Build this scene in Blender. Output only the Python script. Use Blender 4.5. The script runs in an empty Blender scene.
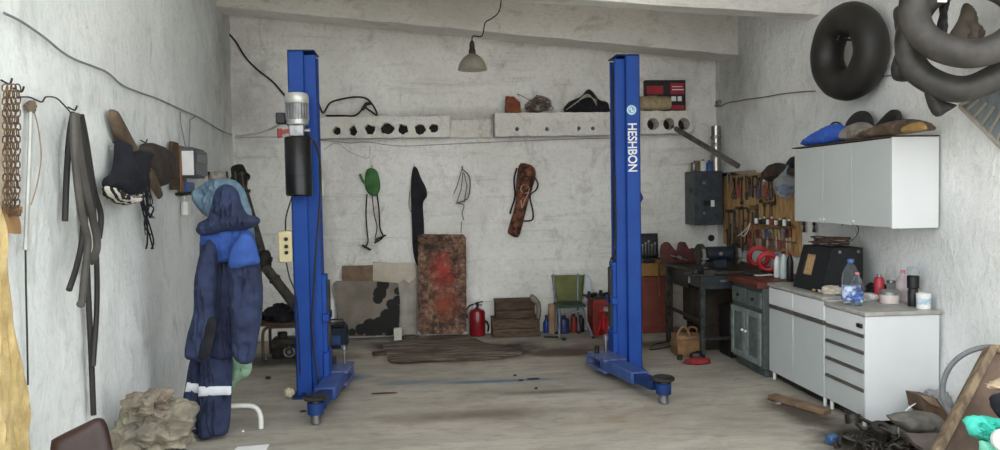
import bpy, bmesh, math, random
import numpy as np
from mathutils import Vector, Matrix, noise, Euler
V = Vector
SC = bpy.context.scene
COL = SC.collection
random.seed(7)
# ------------------------------------------------------------------ camera
F = 760.0; CH = 1.65
TH = math.atan(75/760); PH = math.atan(32/760); RO = math.radians(1.0)
fwd = V((math.sin(TH)*math.cos(PH), math.cos(TH)*math.cos(PH), -math.sin(PH)))
r0 = V((math.cos(TH), -math.sin(TH), 0)); u0 = r0.cross(fwd)
CR = (math.cos(RO)*r0 - math.sin(RO)*u0).normalized()
CU = (math.sin(RO)*r0 + math.cos(RO)*u0).normalized()
CO = V((0, 0, CH))
cam = bpy.data.cameras.new('camera'); cam.sensor_width = 36; cam.lens = F/1000*36; cam.clip_start = .05
camo = bpy.data.objects.new('camera', cam); COL.objects.link(camo)
m3 = Matrix((CR, CU, -fwd)).transposed()
camo.matrix_world = Matrix.Translation(CO) @ m3.to_4x4()
SC.camera = camo
def ray(x, y): return fwd + CR*((x-500)/F) + CU*((225-y)/F)
# ------------------------------------------------------------------ frames: where a photo point lies on a real surface
class Fr:
    def __init__(s, o, u, v):
        s.o = V(o); s.u = V(u).normalized(); s.v = V(v).normalized(); s.n = s.u.cross(s.v).normalized()
    def p(s, a, b, c=0): return s.o + s.u*a + s.v*b + s.n*c
    def hit(s, x, y, off=0):
        d = ray(x, y); return CO + d*((s.o + s.n*off - CO).dot(s.n)/d.dot(s.n))
    def ab(s, x, y, off=0):
        q = s.hit(x, y, off) - s.o; return (q.dot(s.u), q.dot(s.v))
    def abs(s, pts, off=0): return [s.ab(x, y, off) for x, y in pts]
YB = 8.87; XR = 3.50; XL = -2.13; KL = .06
FB = Fr((0, YB, 0), (1, 0, 0), (0, 0, 1))
FR = Fr((XR, 0, 0), (0, -1, 0), (0, 0, 1))
FL = Fr((XL + KL*YB, 0, 0), (-KL, 1, 0), (0, 0, 1))
def xl(y): return XL + KL*(YB - y)
def FY(Y): return Fr((0, Y, 0), (1, 0, 0), (0, 0, 1))
def FZ(z): return Fr((0, 0, z), (1, 0, 0), (0, 1, 0))
def flo(x, y, z=0): return FZ(z).hit(x, y)
def at(x, y, Y): return FY(Y).hit(x, y)
# ------------------------------------------------------------------ materials
def lin(h):
    h = h.lstrip('#'); r = []
    for i in (0, 2, 4):
        c = int(h[i:i+2], 16)/255; r.append(c/12.92 if c <= .04045 else ((c+.055)/1.055)**2.4)
    return (*r, 1)
class NT:
    def __init__(s, name):
        s.m = bpy.data.materials.new(name); s.m.use_nodes = True; s.t = s.m.node_tree; s.N = s.t.nodes
        s.b = s.N['Principled BSDF']; s.tc = s.N.new('ShaderNodeTexCoord')
    def new(s, t, **kw):
        n = s.N.new('ShaderNode'+t)
        for k, v in kw.items(): setattr(n, k, v)
        return n
    def link(s, a, b): s.t.links.new(a, b)
    def mapped(s, scale=(1, 1, 1), rot=(0, 0, 0), loc=(0, 0, 0)):
        n = s.new('Mapping'); n.inputs['Scale'].default_value = scale; n.inputs['Rotation'].default_value = rot; n.inputs['Location'].default_value = loc
        s.link(s.tc.outputs['Object'], n.inputs['Vector']); return n.outputs[0]
    def noise(s, vec, scale, detail=6, rough=.6, dist=0):
        n = s.new('TexNoise'); n.inputs['Scale'].default_value = scale; n.inputs['Detail'].default_value = detail
        n.inputs['Roughness'].default_value = rough; n.inputs['Distortion'].default_value = dist
        s.link(vec, n.inputs['Vector']); return n.outputs['Fac']
    def ramp(s, fac, stops):
        n = s.new('ValToRGB'); e = n.color_ramp.elements
        while len(e) < len(stops): e.new(.5)
        for i, (p, c) in enumerate(stops):
            e[i].position = p; e[i].color = lin(c) if isinstance(c, str) else (c, c, c, 1)
        s.link(fac, n.inputs[0]); return n.outputs[0]
    def mix(s, fac, a, b, mode='MIX'):
        n = s.new('Mix', data_type='RGBA', blend_type=mode)
        for sock, x in ((n.inputs[0], fac), (n.inputs[6], a), (n.inputs[7], b)):
            if isinstance(x, (int, float)): sock.default_value = x
            elif isinstance(x, str): sock.default_value = lin(x)
            else: s.link(x, sock)
        return n.outputs[2]
    def math(s, op, a, b=0, clamp=False):
        n = s.new('Math', operation=op, use_clamp=clamp)
        for i, x in enumerate((a, b)):
            if isinstance(x, (int, float)): n.inputs[i].default_value = x
            else: s.link(x, n.inputs[i])
        return n.outputs[0]
    def bump(s, h, strength, dist=.02):
        n = s.new('Bump'); n.inputs['Strength'].default_value = strength; n.inputs['Distance'].default_value = dist
        s.link(h, n.inputs['Height']); s.link(n.outputs[0], s.b.inputs['Normal'])
    def col(s, c): s.link(c, s.b.inputs['Base Color'])
    def near(s, p, rad, dist_amt=.35, sc=3):
        """1 near point p (m), 0 past rad, with a ragged noisy edge"""
        mp = s.mapped(loc=(-p[0]/1, -p[1]/1, -p[2]/1)) if not isinstance(rad, tuple) else s.mapped(scale=(1/rad[0], 1/rad[1], 1/rad[2]), loc=(-p[0]/rad[0], -p[1]/rad[1], -p[2]/rad[2]))
        ln = s.new('VectorMath', operation='LENGTH'); s.link(mp, ln.inputs[0])
        nn = s.noise(s.mapped(), sc, 5, .65)
        d = s.math('ADD', ln.outputs['Value'], s.math('MULTIPLY', s.math('SUBTRACT', nn, .5), dist_amt*4))
        R = 1 if isinstance(rad, tuple) else rad
        return s.math('SUBTRACT', 1, s.math('DIVIDE', d, R), clamp=True)
MATS = {}
def M(name, c, c2=None, rough=.6, metal=0, scale=8, contrast=.12, bump=.1, bscale=None, stretch=(1, 1, 1), spec=.5, coat=0, trans=0, ior=1.45, alpha=None):
    if name in MATS: return MATS[name]
    t = NT(name); b = t.b
    b.inputs['Roughness'].default_value = rough; b.inputs['Metallic'].default_value = metal
    b.inputs['Specular IOR Level'].default_value = spec; b.inputs['Coat Weight'].default_value = coat
    b.inputs['Transmission Weight'].default_value = trans; b.inputs['IOR'].default_value = ior
    if alpha is not None: b.inputs['Alpha'].default_value = alpha
    v = t.mapped(stretch)
    n = t.noise(v, scale)
    if c2: t.col(t.ramp(n, [(.5-contrast, c), (.5+contrast, c2)]))
    else:
        l = lin(c); b.inputs['Base Color'].default_value = l
        t.col(t.mix(t.ramp(n, [(.3, 0.0), (.7, 1.0)]), t.mix(.18, c, '000000'), t.mix(.06, c, 'ffffff')))
    if bump: t.bump(t.noise(v, bscale or scale*3), bump)
    MATS[name] = t.m; return t.m
# ------------------------------------------------------------------ mesh builder
def catmull(pts, n=6, closed=False):
    pts = [V(p) for p in pts]; N = len(pts)
    if N < 3 and not closed: return pts
    out = []; rng = range(N if closed else N-1)
    for i in rng:
        if closed: p0, p1, p2, p3 = pts[i-1], pts[i], pts[(i+1) % N], pts[(i+2) % N]
        else: p0, p1, p2, p3 = pts[max(i-1, 0)], pts[i], pts[i+1], pts[min(i+2, N-1)]
        for k in range(n):
            t = k/n
            out.append(.5*((2*p1)+(p2-p0)*t+(2*p0-5*p1+4*p2-p3)*t*t+(3*p1-p0-3*p2+p3)*t**3))
    if not closed: out.append(pts[-1])
    return out
class MB:
    def __init__(s): s.v = []; s.f = []
    def add(s, vs, fs):
        b = len(s.v); s.v.extend(V(p) for p in vs); s.f.extend(tuple(b+i for i in q) for q in fs); return s
    def bm(s, bm, mat=None):
        bm.verts.ensure_lookup_table(); bm.verts.index_update()
        s.add([(mat @ v.co if mat else v.co.copy()) for v in bm.verts], [[v.index for v in f.verts] for f in bm.faces]); bm.free(); return s
    def cbox(s, c, size, rot=None, bev=.004, seg=1):
        bm = bmesh.new(); bmesh.ops.create_cube(bm, size=1)
        for v in bm.verts: v.co = V((v.co.x*size[0], v.co.y*size[1], v.co.z*size[2]))
        bev = min(bev, min(size)*.3)
        if bev > 0: bmesh.ops.bevel(bm, geom=bm.edges[:], offset=bev, segments=seg, affect='EDGES', profile=.6)
        m = Matrix.Translation(V(c))
        if rot is not None: m = m @ rot.to_4x4()
        return s.bm(bm, m)
    def box(s, lo, hi, bev=.004, seg=1):
        lo = V(lo); hi = V(hi); return s.cbox((lo+hi)/2, [abs(hi[i]-lo[i]) for i in range(3)], None, bev, seg)
    def fbox(s, fr, a0, a1, b0, b1, c0, c1, bev=.003, seg=1):
        rot = Matrix((fr.u, fr.v, fr.n)).transposed()
        return s.cbox(fr.p((a0+a1)/2, (b0+b1)/2, (c0+c1)/2), (abs(a1-a0), abs(b1-b0), abs(c1-c0)), rot, bev, seg)
    def bar(s, p0, p1, w, h, up=(0, 0, 1), bev=.003):
        p0 = V(p0); p1 = V(p1); d = (p1-p0); L = d.length; d.normalize(); up = V(up)
        if abs(d.dot(up)) > .98: up = V((0, 1, 0))
        x = d.cross(up).normalized(); z = x.cross(d)
        return s.cbox((p0+p1)/2, (w, L, h), Matrix((x, d, z)).transposed(), bev)
    def tube(s, pts, r, seg=8, closed=False, sm=0, cap=True, squash=None):
        if sm: pts = catmull(pts, sm, closed)
        pts = [V(p) for p in pts]; N = len(pts)
        if not isinstance(r, (list, tuple)): rs = [r]*N
        else:
            rs = [r[min(int(i/(N-1)*(len(r)-1)), len(r)-2)]*(1-((i/(N-1)*(len(r)-1))-min(int(i/(N-1)*(len(r)-1)), len(r)-2))) +
                  r[min(int(i/(N-1)*(len(r)-1)), len(r)-2)+1]*((i/(N-1)*(len(r)-1))-min(int(i/(N-1)*(len(r)-1)), len(r)-2)) for i in range(N)]
        tan = []
        for i in range(N):
            a = pts[i-1] if (i or closed) else pts[0]; b = pts[(i+1) % N] if (i < N-1 or closed) else pts[-1]
            t = (b-a); tan.append(t.normalized() if t.length > 1e-9 else V((0, 0, 1)))
        up = V((0, 0, 1)) if abs(tan[0].z) < .9 else V((1, 0, 0))
        nx = tan[0].cross(up).normalized(); vs = []
        for i in range(N):
            nx = (nx - tan[i]*nx.dot(tan[i])).normalized(); ny = tan[i].cross(nx)
            for k in range(seg):
                a = 2*math.pi*k/seg; q = (nx*math.cos(a)+ny*math.sin(a)*(squash or 1))
                vs.append(pts[i]+q*rs[i])
        fs = []
        for i in range(N if closed else N-1):
            j = (i+1) % N
            for k in range(seg):
                l = (k+1) % seg; fs.append((i*seg+k, i*seg+l, j*seg+l, j*seg+k))
        if cap and not closed: fs.append(tuple(range(seg-1, -1, -1))); fs.append(tuple((N-1)*seg+k for k in range(seg)))
        return s.add(vs, fs)
    def lathe(s, prof, c, axis=(0, 0, 1), seg=24, wob=0, sd=0):
        ax = V(axis).normalized(); x = ax.orthogonal().normalized(); y = ax.cross(x); c = V(c); vs = []; fs = []
        n = len(prof)
        for i, (r, h) in enumerate(prof):
            for k in range(seg):
                a = 2*math.pi*k/seg; rr = max(r, 1e-5)
                if wob: rr *= 1+wob*noise.noise(V((math.cos(a)*1.5+sd, math.sin(a)*1.5, h*6)))
                vs.append(c+ax*h+(x*math.cos(a)+y*math.sin(a))*rr)
        for i in range(n-1):
            for k in range(seg):
                l = (k+1) % seg; fs.append((i*seg+k, i*seg+l, (i+1)*seg+l, (i+1)*seg+k))
        if prof[0][0] > 1e-4: fs.append(tuple(range(seg-1, -1, -1)))
        if prof[-1][0] > 1e-4: fs.append(tuple((n-1)*seg+k for k in range(seg)))
        return s.add(vs, fs)
    def cyl(s, p0, p1, r, seg=16, bev=.0):
        p0 = V(p0); p1 = V(p1); d = p1-p0; L = d.length
        b = min(bev, r*.4, L*.4)
        prof = [(r, 0), (r, L)] if not b else [(r-b, 0), (r, b), (r, L-b), (r-b, L)]
        return s.lathe(prof, p0, d, seg)
    def torus(s, c, R, r, axis=(0, 0, 1), seg=40, rs=12, wob=0, sd=0, sq=1, ex=1):
        ax = V(axis).normalized(); x = ax.orthogonal().normalized() if abs(ax.z) > .95 else ax.cross(V((0, 0, 1))).normalized(); y = ax.cross(x)
        vs = []; fs = []
        for i in range(seg):
            a = 2*math.pi*i/seg; d = x*math.cos(a)+y*math.sin(a)*ex
            w = 1+wob*noise.noise(V((math.cos(a)*1.3+sd, math.sin(a)*1.3, sd))); rr = r*(1+wob*.8*noise.noise(V((math.cos(a)*2+sd*2, math.sin(a)*2, sd+5))))
            for k in range(rs):
                b = 2*math.pi*k/rs
                vs.append(V(c)+d*(R*w)+(x*math.cos(a)+y*math.sin(a))*math.cos(b)*rr+ax*math.sin(b)*rr*sq)
        for i in range(seg):
            for k in range(rs):
                j = (i+1) % seg; l = (k+1) % rs; fs.append((i*rs+k, j*rs+k, j*rs+l, i*rs+l))
        return s.add(vs, fs)
    def slab(s, fr, poly, c0, c1, smooth=0, rag=0, sd=0, holes=()):
        if smooth: poly = [(p.x, p.y) for p in catmull([V((a, b, 0)) for a, b in poly], smooth, True)]
        if rag:
            out = []
            for i in range(len(poly)):
                a = V((*poly[i], 0)); b = V((*poly[(i+1) % len(poly)], 0)); n = max(1, int((b-a).length/(rag*3)))
                for k in range(n):
                    q = a.lerp(b, k/n); out.append((q.x+rag*noise.noise(V((q.x*40+sd, q.y*40, 1))), q.y+rag*noise.noise(V((q.x*40, q.y*40+sd, 9)))))
            poly = out
        bm = bmesh.new(); es = []
        for loop in [poly]+list(holes):
            vs = [bm.verts.new((a, b, 0)) for a, b in loop]
            for i in range(len(vs)): es.append(bm.edges.new((vs[i], vs[(i+1) % len(vs)])))
        bmesh.ops.triangle_fill(bm, edges=es, use_beauty=True)
        bmesh.ops.recalc_face_normals(bm, faces=bm.faces[:])
        if bm.faces and sum(f.normal.z for f in bm.faces) < 0: bmesh.ops.reverse_faces(bm, faces=bm.faces[:])
        r = bmesh.ops.extrude_face_region(bm, geom=bm.faces[:])
        top = [g for g in r['geom'] if isinstance(g, bmesh.types.BMVert)]
        for v in bm.verts: v.co.z = c0
        for v in top: v.co.z = c1
        bmesh.ops.recalc_face_normals(bm, faces=bm.faces[:])
        mt = Matrix((fr.u, fr.v, fr.n)).transposed().to_4x4(); mt.translation = fr.o
        return s.bm(bm, mt)
    def puff(s, fr, poly, off, th, cell=.02, back=0., edge=.005, width=None, wr=.0, ws=8, sd=0, smooth=4, wst=(1, 1), bend=None):
        """soft solid: outline in frame coords, thickness swelling inward from its rim, noise folds"""
        if smooth: poly = [(p.x, p.y) for p in catmull([V((a, b, 0)) for a, b in poly], smooth, True)]
        P = np.array(poly); Q = np.roll(P, -1, 0); D = Q-P; L2 = (D**2).sum(1)+1e-12
        def nearest(pt):
            t = np.clip(((pt-P)*D).sum(1)/L2, 0, 1); C = P+D*t[:, None]; d = ((C-pt)**2).sum(1); i = d.argmin(); return C[i], math.sqrt(d[i])
        def inside(x, y):
            c = ((P[:, 1] > y) != (Q[:, 1] > y)); xx = P[:, 0]+(y-P[:, 1])*D[:, 0]/np.where(abs(D[:, 1]) < 1e-12, 1e-12, D[:, 1]); return (c & (x < xx)).sum() % 2 == 1
        lo = P.min(0)-cell; hi = P.max(0)+cell; nx = int((hi[0]-lo[0])/cell)+1; ny = int((hi[1]-lo[1])/cell)+1
        cells = [(i, j) for i in range(nx) for j in range(ny) if inside(lo[0]+(i+.5)*cell, lo[1]+(j+.5)*cell)]
        idx = {}; cnt = {}
        for i, j in cells:
            q = [(i, j), (i+1, j), (i+1, j+1), (i, j+1)]
            for k in q: idx.setdefault(k, len(idx))
            for k in range(4):
                e = (q[k], q[(k+1) % 4]); key = tuple(sorted(e)); cnt.setdefault(key, []).append(e)
        bd = {v for k, es in cnt.items() if len(es) == 1 for v in k}
        pos = [None]*len(idx); ds = [0]*len(idx)
        for k, n in idx.items():
            pt = np.array([lo[0]+k[0]*cell, lo[1]+k[1]*cell]); c, d = nearest(pt)
            if k in bd: pos[n] = c; ds[n] = 0
            else: pos[n] = pt; ds[n] = d
        if not ds: return s
        w = width or max(ds)*.8 or 1
        fr_v = []; bk_v = []
        for n in range(len(pos)):
            a, b = pos[n]; t = min(ds[n]/w, 1); h = th*math.sqrt(max(0, 1-(1-t)**2))
            q0 = V((a*ws*wst[0]+sd, b*ws*wst[1], sd)); q1 = V((a*ws*2.1*wst[0]+sd+.8*noise.noise(q0), b*ws*2.1*wst[1], sd+3))
            wz = wr*(.7*noise.noise(q0)+.9*(.35-abs(noise.noise(q1)))+.3*noise.noise(q1*2.2))*min(1, .35+t)
            bz = bend(a, b) if bend else 0
            fr_v.append(fr.p(a, b, off+edge+h+wz+bz)); bk_v.append(fr.p(a, b, off-back*h+(wz if back else min(wz, 0)*0)+bz))
        N = len(pos); fs = []
        for i, j in cells:
            q = [idx[(i, j)], idx[(i+1, j)], idx[(i+1, j+1)], idx[(i, j+1)]]
            fs.append(tuple(q)); fs.append(tuple(N+k for k in reversed(q)))
        for k, es in cnt.items():
            if len(es) == 1:
                a, b = idx[es[0][0]], idx[es[0][1]]; fs.append((b, a, N+a, N+b))
        return s.add(fr_v+bk_v, fs)
    def blob(s, c, rad, amp=.15, ns=2, sd=0, sub=4, floor=None, ridge=False):
        bm = bmesh.new(); bmesh.ops.create_icosphere(bm, subdivisions=sub, radius=1)
        for v in bm.verts:
            n = v.co.normalized(); q = n*ns+V((sd, sd*1.7, sd*.3))
            w = noise.noise(q)+.5*noise.noise(q*2.1)+.25*noise.noise(q*4.3)
            if ridge:
                q = q+V((noise.noise(q*1.3), noise.noise(q*1.3+V((7, 0, 0))), noise.noise(q*1.3+V((0, 7, 0)))))*.45
                w = .9*noise.noise(q*.9)+.8*(.3-abs(noise.noise(q*1.3)))+.3*(.3-abs(noise.noise(q*2.6)))+.04*noise.noise(q*6)
            p = n*(1+amp*w); p = V((p.x*rad[0], p.y*rad[1], p.z*rad[2]))+V(c)
            if floor is not None and p.z < floor: p.z = floor+.0005*noise.noise(q*9)
            v.co = p
        return s.bm(bm)
    def sheet(s, fr, poly4, th, nu=16, nv=16, wr=.01, ws=5, sd=0):
        """bilinear 4-corner sheet (3D corners) with ripples and thickness"""
        a, b, c, d = [V(p) for p in poly4]; n = (b-a).cross(d-a).normalized(); T = []; B = []
        for i in range(nu+1):
            for j in range(nv+1):
                u = i/nu; v = j/nv; p = a.lerp(b, u).lerp(d.lerp(c, u), v)
                w = wr*noise.noise(V((p.x*ws+sd, p.y*ws, p.z*ws)))
                T.append(p+n*(w+th)); B.append(p+n*w)
        N = len(T); fs = []; g = lambda i, j: i*(nv+1)+j
        for i in range(nu):
            for j in range(nv):
                q = [g(i, j), g(i+1, j), g(i+1, j+1), g(i, j+1)]; fs.append(tuple(q)); fs.append(tuple(N+k for k in reversed(q)))
        for i in range(nu):
            fs.append((g(i+1, 0), g(i, 0), N+g(i, 0), N+g(i+1, 0))); fs.append((g(i, nv), g(i+1, nv), N+g(i+1, nv), N+g(i, nv)))
        for j in range(nv):
            fs.append((g(0, j), g(0, j+1), N+g(0, j+1), N+g(0, j))); fs.append((g(nu, j+1), g(nu, j), N+g(nu, j), N+g(nu, j+1)))
        return s.add(T+B, fs)
WL = {}
def mesh_obj(name, mb, mat, org, sharp=40):
    me = bpy.data.meshes.new(name); me.from_pydata([p-org for p in mb.v], [], mb.f); me.validate()
    bm = bmesh.new(); bm.from_mesh(me); bmesh.ops.recalc_face_normals(bm, faces=bm.faces[:]); bm.to_mesh(me); bm.free()
    me.shade_smooth(); me.set_sharp_from_angle(angle=math.radians(sharp))
    me.materials.append(mat); o = bpy.data.objects.new(name, me); COL.objects.link(o); return o
def tag(o, label, cat, group=None, kind=None):
    if label: o['label'] = label
    if cat: o['category'] = cat
    if group: o['group'] = group
    if kind: o['kind'] = kind
    return o
def thing(name, label, cat, loc, group=None):
    o = bpy.data.objects.new(name, None); COL.objects.link(o); o.location = V(loc); o.empty_display_size = .1
    WL[o] = V(loc); return tag(o, label, cat, group)
def part(name, mb, mat, parent, label=None, sharp=40):
    o = mesh_obj(name, mb, mat, WL[parent], sharp); o.parent = parent; WL[o] = WL[parent]
    if label: o['label'] = label
    return o
def solo(name, mb, mat, label, cat, group=None, kind=None, sharp=40):
    lo = V((min(p.x for p in mb.v), min(p.y for p in mb.v), min(p.z for p in mb.v))); hi = V((max(p.x for p in mb.v), max(p.y for p in mb.v), max(p.z for p in mb.v)))
    org = V(((lo.x+hi.x)/2, (lo.y+hi.y)/2, lo.z))
    o = mesh_obj(name, mb, mat, org, sharp); o.location = org; WL[o] = org; return tag(o, label, cat, group, kind)
def struct(name, mb, mat, sharp=40):
    o = mesh_obj(name, mb, mat, V((0, 0, 0)), sharp); WL[o] = V((0, 0, 0)); o['kind'] = 'structure'; return o
def copy_thing(root, loc, label=None, group=None):
    r = root.copy(); COL.objects.link(r); r.location = V(loc); WL[r] = V(loc)
    if label: r['label'] = label
    if group: r['group'] = group
    for ch in list(root.children):
        c = ch.copy(); COL.objects.link(c); c.parent = r
        for g in list(ch.children): d = g.copy(); COL.objects.link(d); d.parent = c
    return r
ORD = ['', 'first', 'second', 'third', 'fourth', 'fifth', 'sixth', 'seventh', 'eighth', 'ninth', 'tenth', 'eleventh', 'twelfth', 'thirteenth', 'fourteenth', 'fifteenth', 'sixteenth']
# palette
BLUE = M('blue enamel', '183d88', '214b99', rough=.5, scale=3, contrast=.25, bump=.03, coat=0, spec=.25)
BLUED = M('dark blue enamel', '11264e', '173468', rough=.5, scale=4, spec=.3)
STEEL = M('worn steel', '77777a', '9a9a9c', rough=.38, metal=.9, scale=14)
DSTEEL = M('dark greasy steel', '2a2725', '4a4642', rough=.5, metal=.6, scale=14)
IRON = M('blackened iron', '1d1b1a', '34302d', rough=.6, metal=.3, scale=12)
BLACK = M('black plastic', '121213', '1d1d1f', rough=.45, scale=6)
RUB = M('black rubber', '1c1b1b', '343231', rough=.62, scale=5, contrast=.2)
RUBG = M('dusty grey rubber', '33322f', '57544e', rough=.7, scale=6, contrast=.25)
GREASE = M('greasy black metal', '191715', '3a332c', rough=.55, metal=.2, scale=25)
WOOD = M('old brown wood', '5a3f2a', '8a6a4b', rough=.75, scale=5, stretch=(6, 6, 1), bump=.2)
WOODD = M('dark dirty wood', '33261d', '55402f', rough=.8, scale=5, stretch=(2, 2, 6), bump=.25)
WOODL = M('pale pine wood', 'b08d5e', 'd0ae7c', rough=.7, scale=4, stretch=(1, 8, 1), bump=.15)
CARD = M('brown cardboard', '786453', '927d69', rough=.9, scale=4)
WHITE = M('white laminate', 'cdcfd0', 'd8dadb', rough=.4, scale=2, contrast=.3, bump=.01)
GREYW = M('greyish white laminate', 'b3b9b9', 'c0c5c4', rough=.35, scale=2, contrast=.3, bump=.01)
CREAM = M('cream plastic', 'cfc193', 'ded1a6', rough=.5, scale=5)
REDP = M('faded red paint', '6d2019', '8f2f26', rough=.5, scale=8, contrast=.2)
REDB = M('bright red plastic', 'a3191c', 'bb2426', rough=.4, scale=6)
NAVY = M('navy workwear', '1f2740', '2e3856', rough=.9, scale=6, bump=.25, bscale=60)
ROYAL = M('royal blue workwear', '25427f', '34549a', rough=.9, scale=6, bump=.25, bscale=60)
BLKC = M('black cloth', '141418', '23232a', rough=.95, scale=9, bump=.2)
GREYC = M('grey dusty cloth', '6e6a63', '8d8880', rough=.95, scale=7, bump=.3)
BROWNC = M('brown grey cloth', '574a3f', '796a5b', rough=.95, scale=7, bump=.3)
WPLAST = M('white plastic', 'd8d8d4', 'e4e4e0', rough=.4, scale=4, bump=.01)
PAPER = M('white paper', 'dcdcda', 'e9e9e8', rough=.8, scale=4)
CLEAR = M('clear plastic', 'e8f0f6', rough=.08, trans=.95, ior=1.12, bump=.0, spec=.5)
GLASS = M('clear glass', 'f2f6f6', rough=.04, trans=1, ior=1.3, bump=0)
CBLUE = M('blue cap plastic', '1b4fa0', rough=.35, bump=0)
PINK = M('pink plastic', 'c86a7c', rough=.4, bump=0)
# ================================================================== setting
def wall_mat(name, base, light, dark, streak=(2.2, 2.2, .9), brick=False, spots=(), crack=True, sdark=.55):
    t = NT(name); b = t.b; b.inputs['Roughness'].default_value = .92; b.inputs['Specular IOR Level'].default_value = .15
    p = t.mapped()
    big = t.noise(p, .9, 7, .6, .4)
    c = t.ramp(big, [(.36, base), (.6, light)])
    st = t.noise(t.mapped(streak), 3.2, 8, .7, .8)
    c = t.mix(t.ramp(st, [(.54, 0.0), (.72, min(.75, sdark*1.5))]), c, dark)
    fine = t.noise(t.mapped((streak[0]*2, streak[1]*2, streak[2]*3)), 9, 8, .75)
    c = t.mix(t.ramp(fine, [(.5, 0.0), (.75, sdark)]), c, dark)
    h = t.math('ADD', t.math('MULTIPLY', st, 1.2), t.math('MULTIPLY', fine, .5))
    if brick:
        bz = t.new('TexBrick'); bz.offset = .5; bz.inputs['Scale'].default_value = 1.0
        mp = t.mapped(rot=(math.pi/2, 0, 0)); t.link(mp, bz.inputs['Vector'])
        bz.inputs['Brick Width'].default_value = .42; bz.inputs['Row Height'].default_value = .2; bz.inputs['Mortar Size'].default_value = .012; bz.inputs['Mortar Smooth'].default_value = 1
        msk = t.math('MULTIPLY', t.math('SUBTRACT', bz.outputs['Fac'], 0), t.ramp(t.noise(p, 1.3, 5), [(.45, 0.0), (.7, 1.0)]))
        c = t.mix(t.math('MULTIPLY', msk, .1), c, dark)
        h = t.math('SUBTRACT', h, t.math('MULTIPLY', msk, .12))
        hs = t.noise(t.mapped((.5, 1, 6)), 2.2, 7, .7, .3)
        c = t.mix(t.ramp(hs, [(.55, 0.0), (.75, .5)]), c, dark)
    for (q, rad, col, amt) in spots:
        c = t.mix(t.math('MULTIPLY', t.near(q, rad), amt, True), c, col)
    sp_ = t.ramp(t.noise(p, 22, 3, .6), [(.68, 0.0), (.74, .55)])
    c = t.mix(sp_, c, dark)
    sm = t.noise(t.mapped((streak[0]*1.2, streak[1]*1.2, streak[2]*1.6), rot=(.5, 0, 0)), 4.5, 7, .72, 1.2)
    c = t.mix(t.ramp(sm, [(.57, 0.0), (.74, .38)]), c, dark)
    c = t.mix(t.ramp(sm, [(.3, .5), (.42, 0.0)]), c, light)
    h = t.math('ADD', h, t.math('MULTIPLY', sm, .8))
    t.col(c); t.bump(h, .5, .045); return t.m
def rough_grid(fr, a0, a1, b0, b1, th, step=.07, amp=.012, top=None, sc=1.6, sd=0):
    """plastered wall: uneven face (only ever set back from its plane), solid behind"""
    mb = MB(); nu = int((a1-a0)/step); nv = int((b1-b0)/step); T = []; B = []
    for i in range(nu+1):
        for j in range(nv+1):
            a = a0+(a1-a0)*i/nu; bt = top(a) if top else b1; b = b0+(bt-b0)*j/nv
            w = noise.noise(V((a*sc+sd, b*sc, sd)))+.5*noise.noise(V((a*sc*3+sd, b*sc*2, sd+2)))+.35*noise.noise(V((a*sc*7, b*sc*5, sd)))
            T.append(fr.p(a, b, -amp*max(0, .9+w)))
    g = lambda i, j: i*(nv+1)+j; N = len(T)
    for i in range(nu+1):
        for j in range(nv+1): pass
    fs = [(g(i, j), g(i+1, j), g(i+1, j+1), g(i, j+1)) for i in range(nu) for j in range(nv)]
    cor = [g(0, 0), g(nu, 0), g(nu, nv), g(0, nv)]
    back = [T[k]-fr.n*th for k in cor]
    fs.append((N+3, N+2, N+1, N))
    fs.append(tuple([g(i, 0) for i in range(nu, -1, -1)]+[N, N+1])); fs.append(tuple([g(i, nv) for i in range(nu+1)]+[N+2, N+3]))
    fs.append(tuple([g(0, j) for j in range(nv+1)]+[N+3, N])); fs.append(tuple([g(nu, j) for j in range(nv, -1, -1)]+[N+1, N+2]))
    return mb.add(T+back, fs)
hB = FR.hit(737, 55); zBr = hB.z; YBm = hB.y
zBl = at(218, 6, YBm).z; 
xBl = xl(YBm)
slope = (zBr-zBl)/(XR-xBl)
def zbeam(x): return zBl+slope*(x-xBl)
hA = FR.hit(818, 15); YA = hA.y; YA2 = FR.hit(809, 28).y
YB2 = FR.hit(723, 61).y
CEIL_UP = .5
def zceil(x): return zbeam(x)+CEIL_UP
Y0 = 2.95
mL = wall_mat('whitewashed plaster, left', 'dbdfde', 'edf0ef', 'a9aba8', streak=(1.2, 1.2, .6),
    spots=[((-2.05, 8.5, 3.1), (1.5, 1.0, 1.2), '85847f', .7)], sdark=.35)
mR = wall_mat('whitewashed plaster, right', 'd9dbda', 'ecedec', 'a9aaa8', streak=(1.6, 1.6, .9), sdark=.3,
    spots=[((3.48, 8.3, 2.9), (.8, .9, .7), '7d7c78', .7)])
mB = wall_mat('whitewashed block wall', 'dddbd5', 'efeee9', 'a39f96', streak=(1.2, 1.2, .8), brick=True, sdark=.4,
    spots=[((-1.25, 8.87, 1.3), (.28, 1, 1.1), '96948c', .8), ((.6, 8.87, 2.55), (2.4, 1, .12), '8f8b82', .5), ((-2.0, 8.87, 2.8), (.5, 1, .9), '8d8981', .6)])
mC = wall_mat('whitewashed concrete', 'd6d4cf', 'e6e4df', 'a39f98', streak=(1, 1.6, 1.6), sdark=.45)
mB2 = wall_mat('brushed whitewash on concrete', 'd4d1c9', 'e6e4dd', '98948b', streak=(2, 2, 1.4), sdark=.5)
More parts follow.
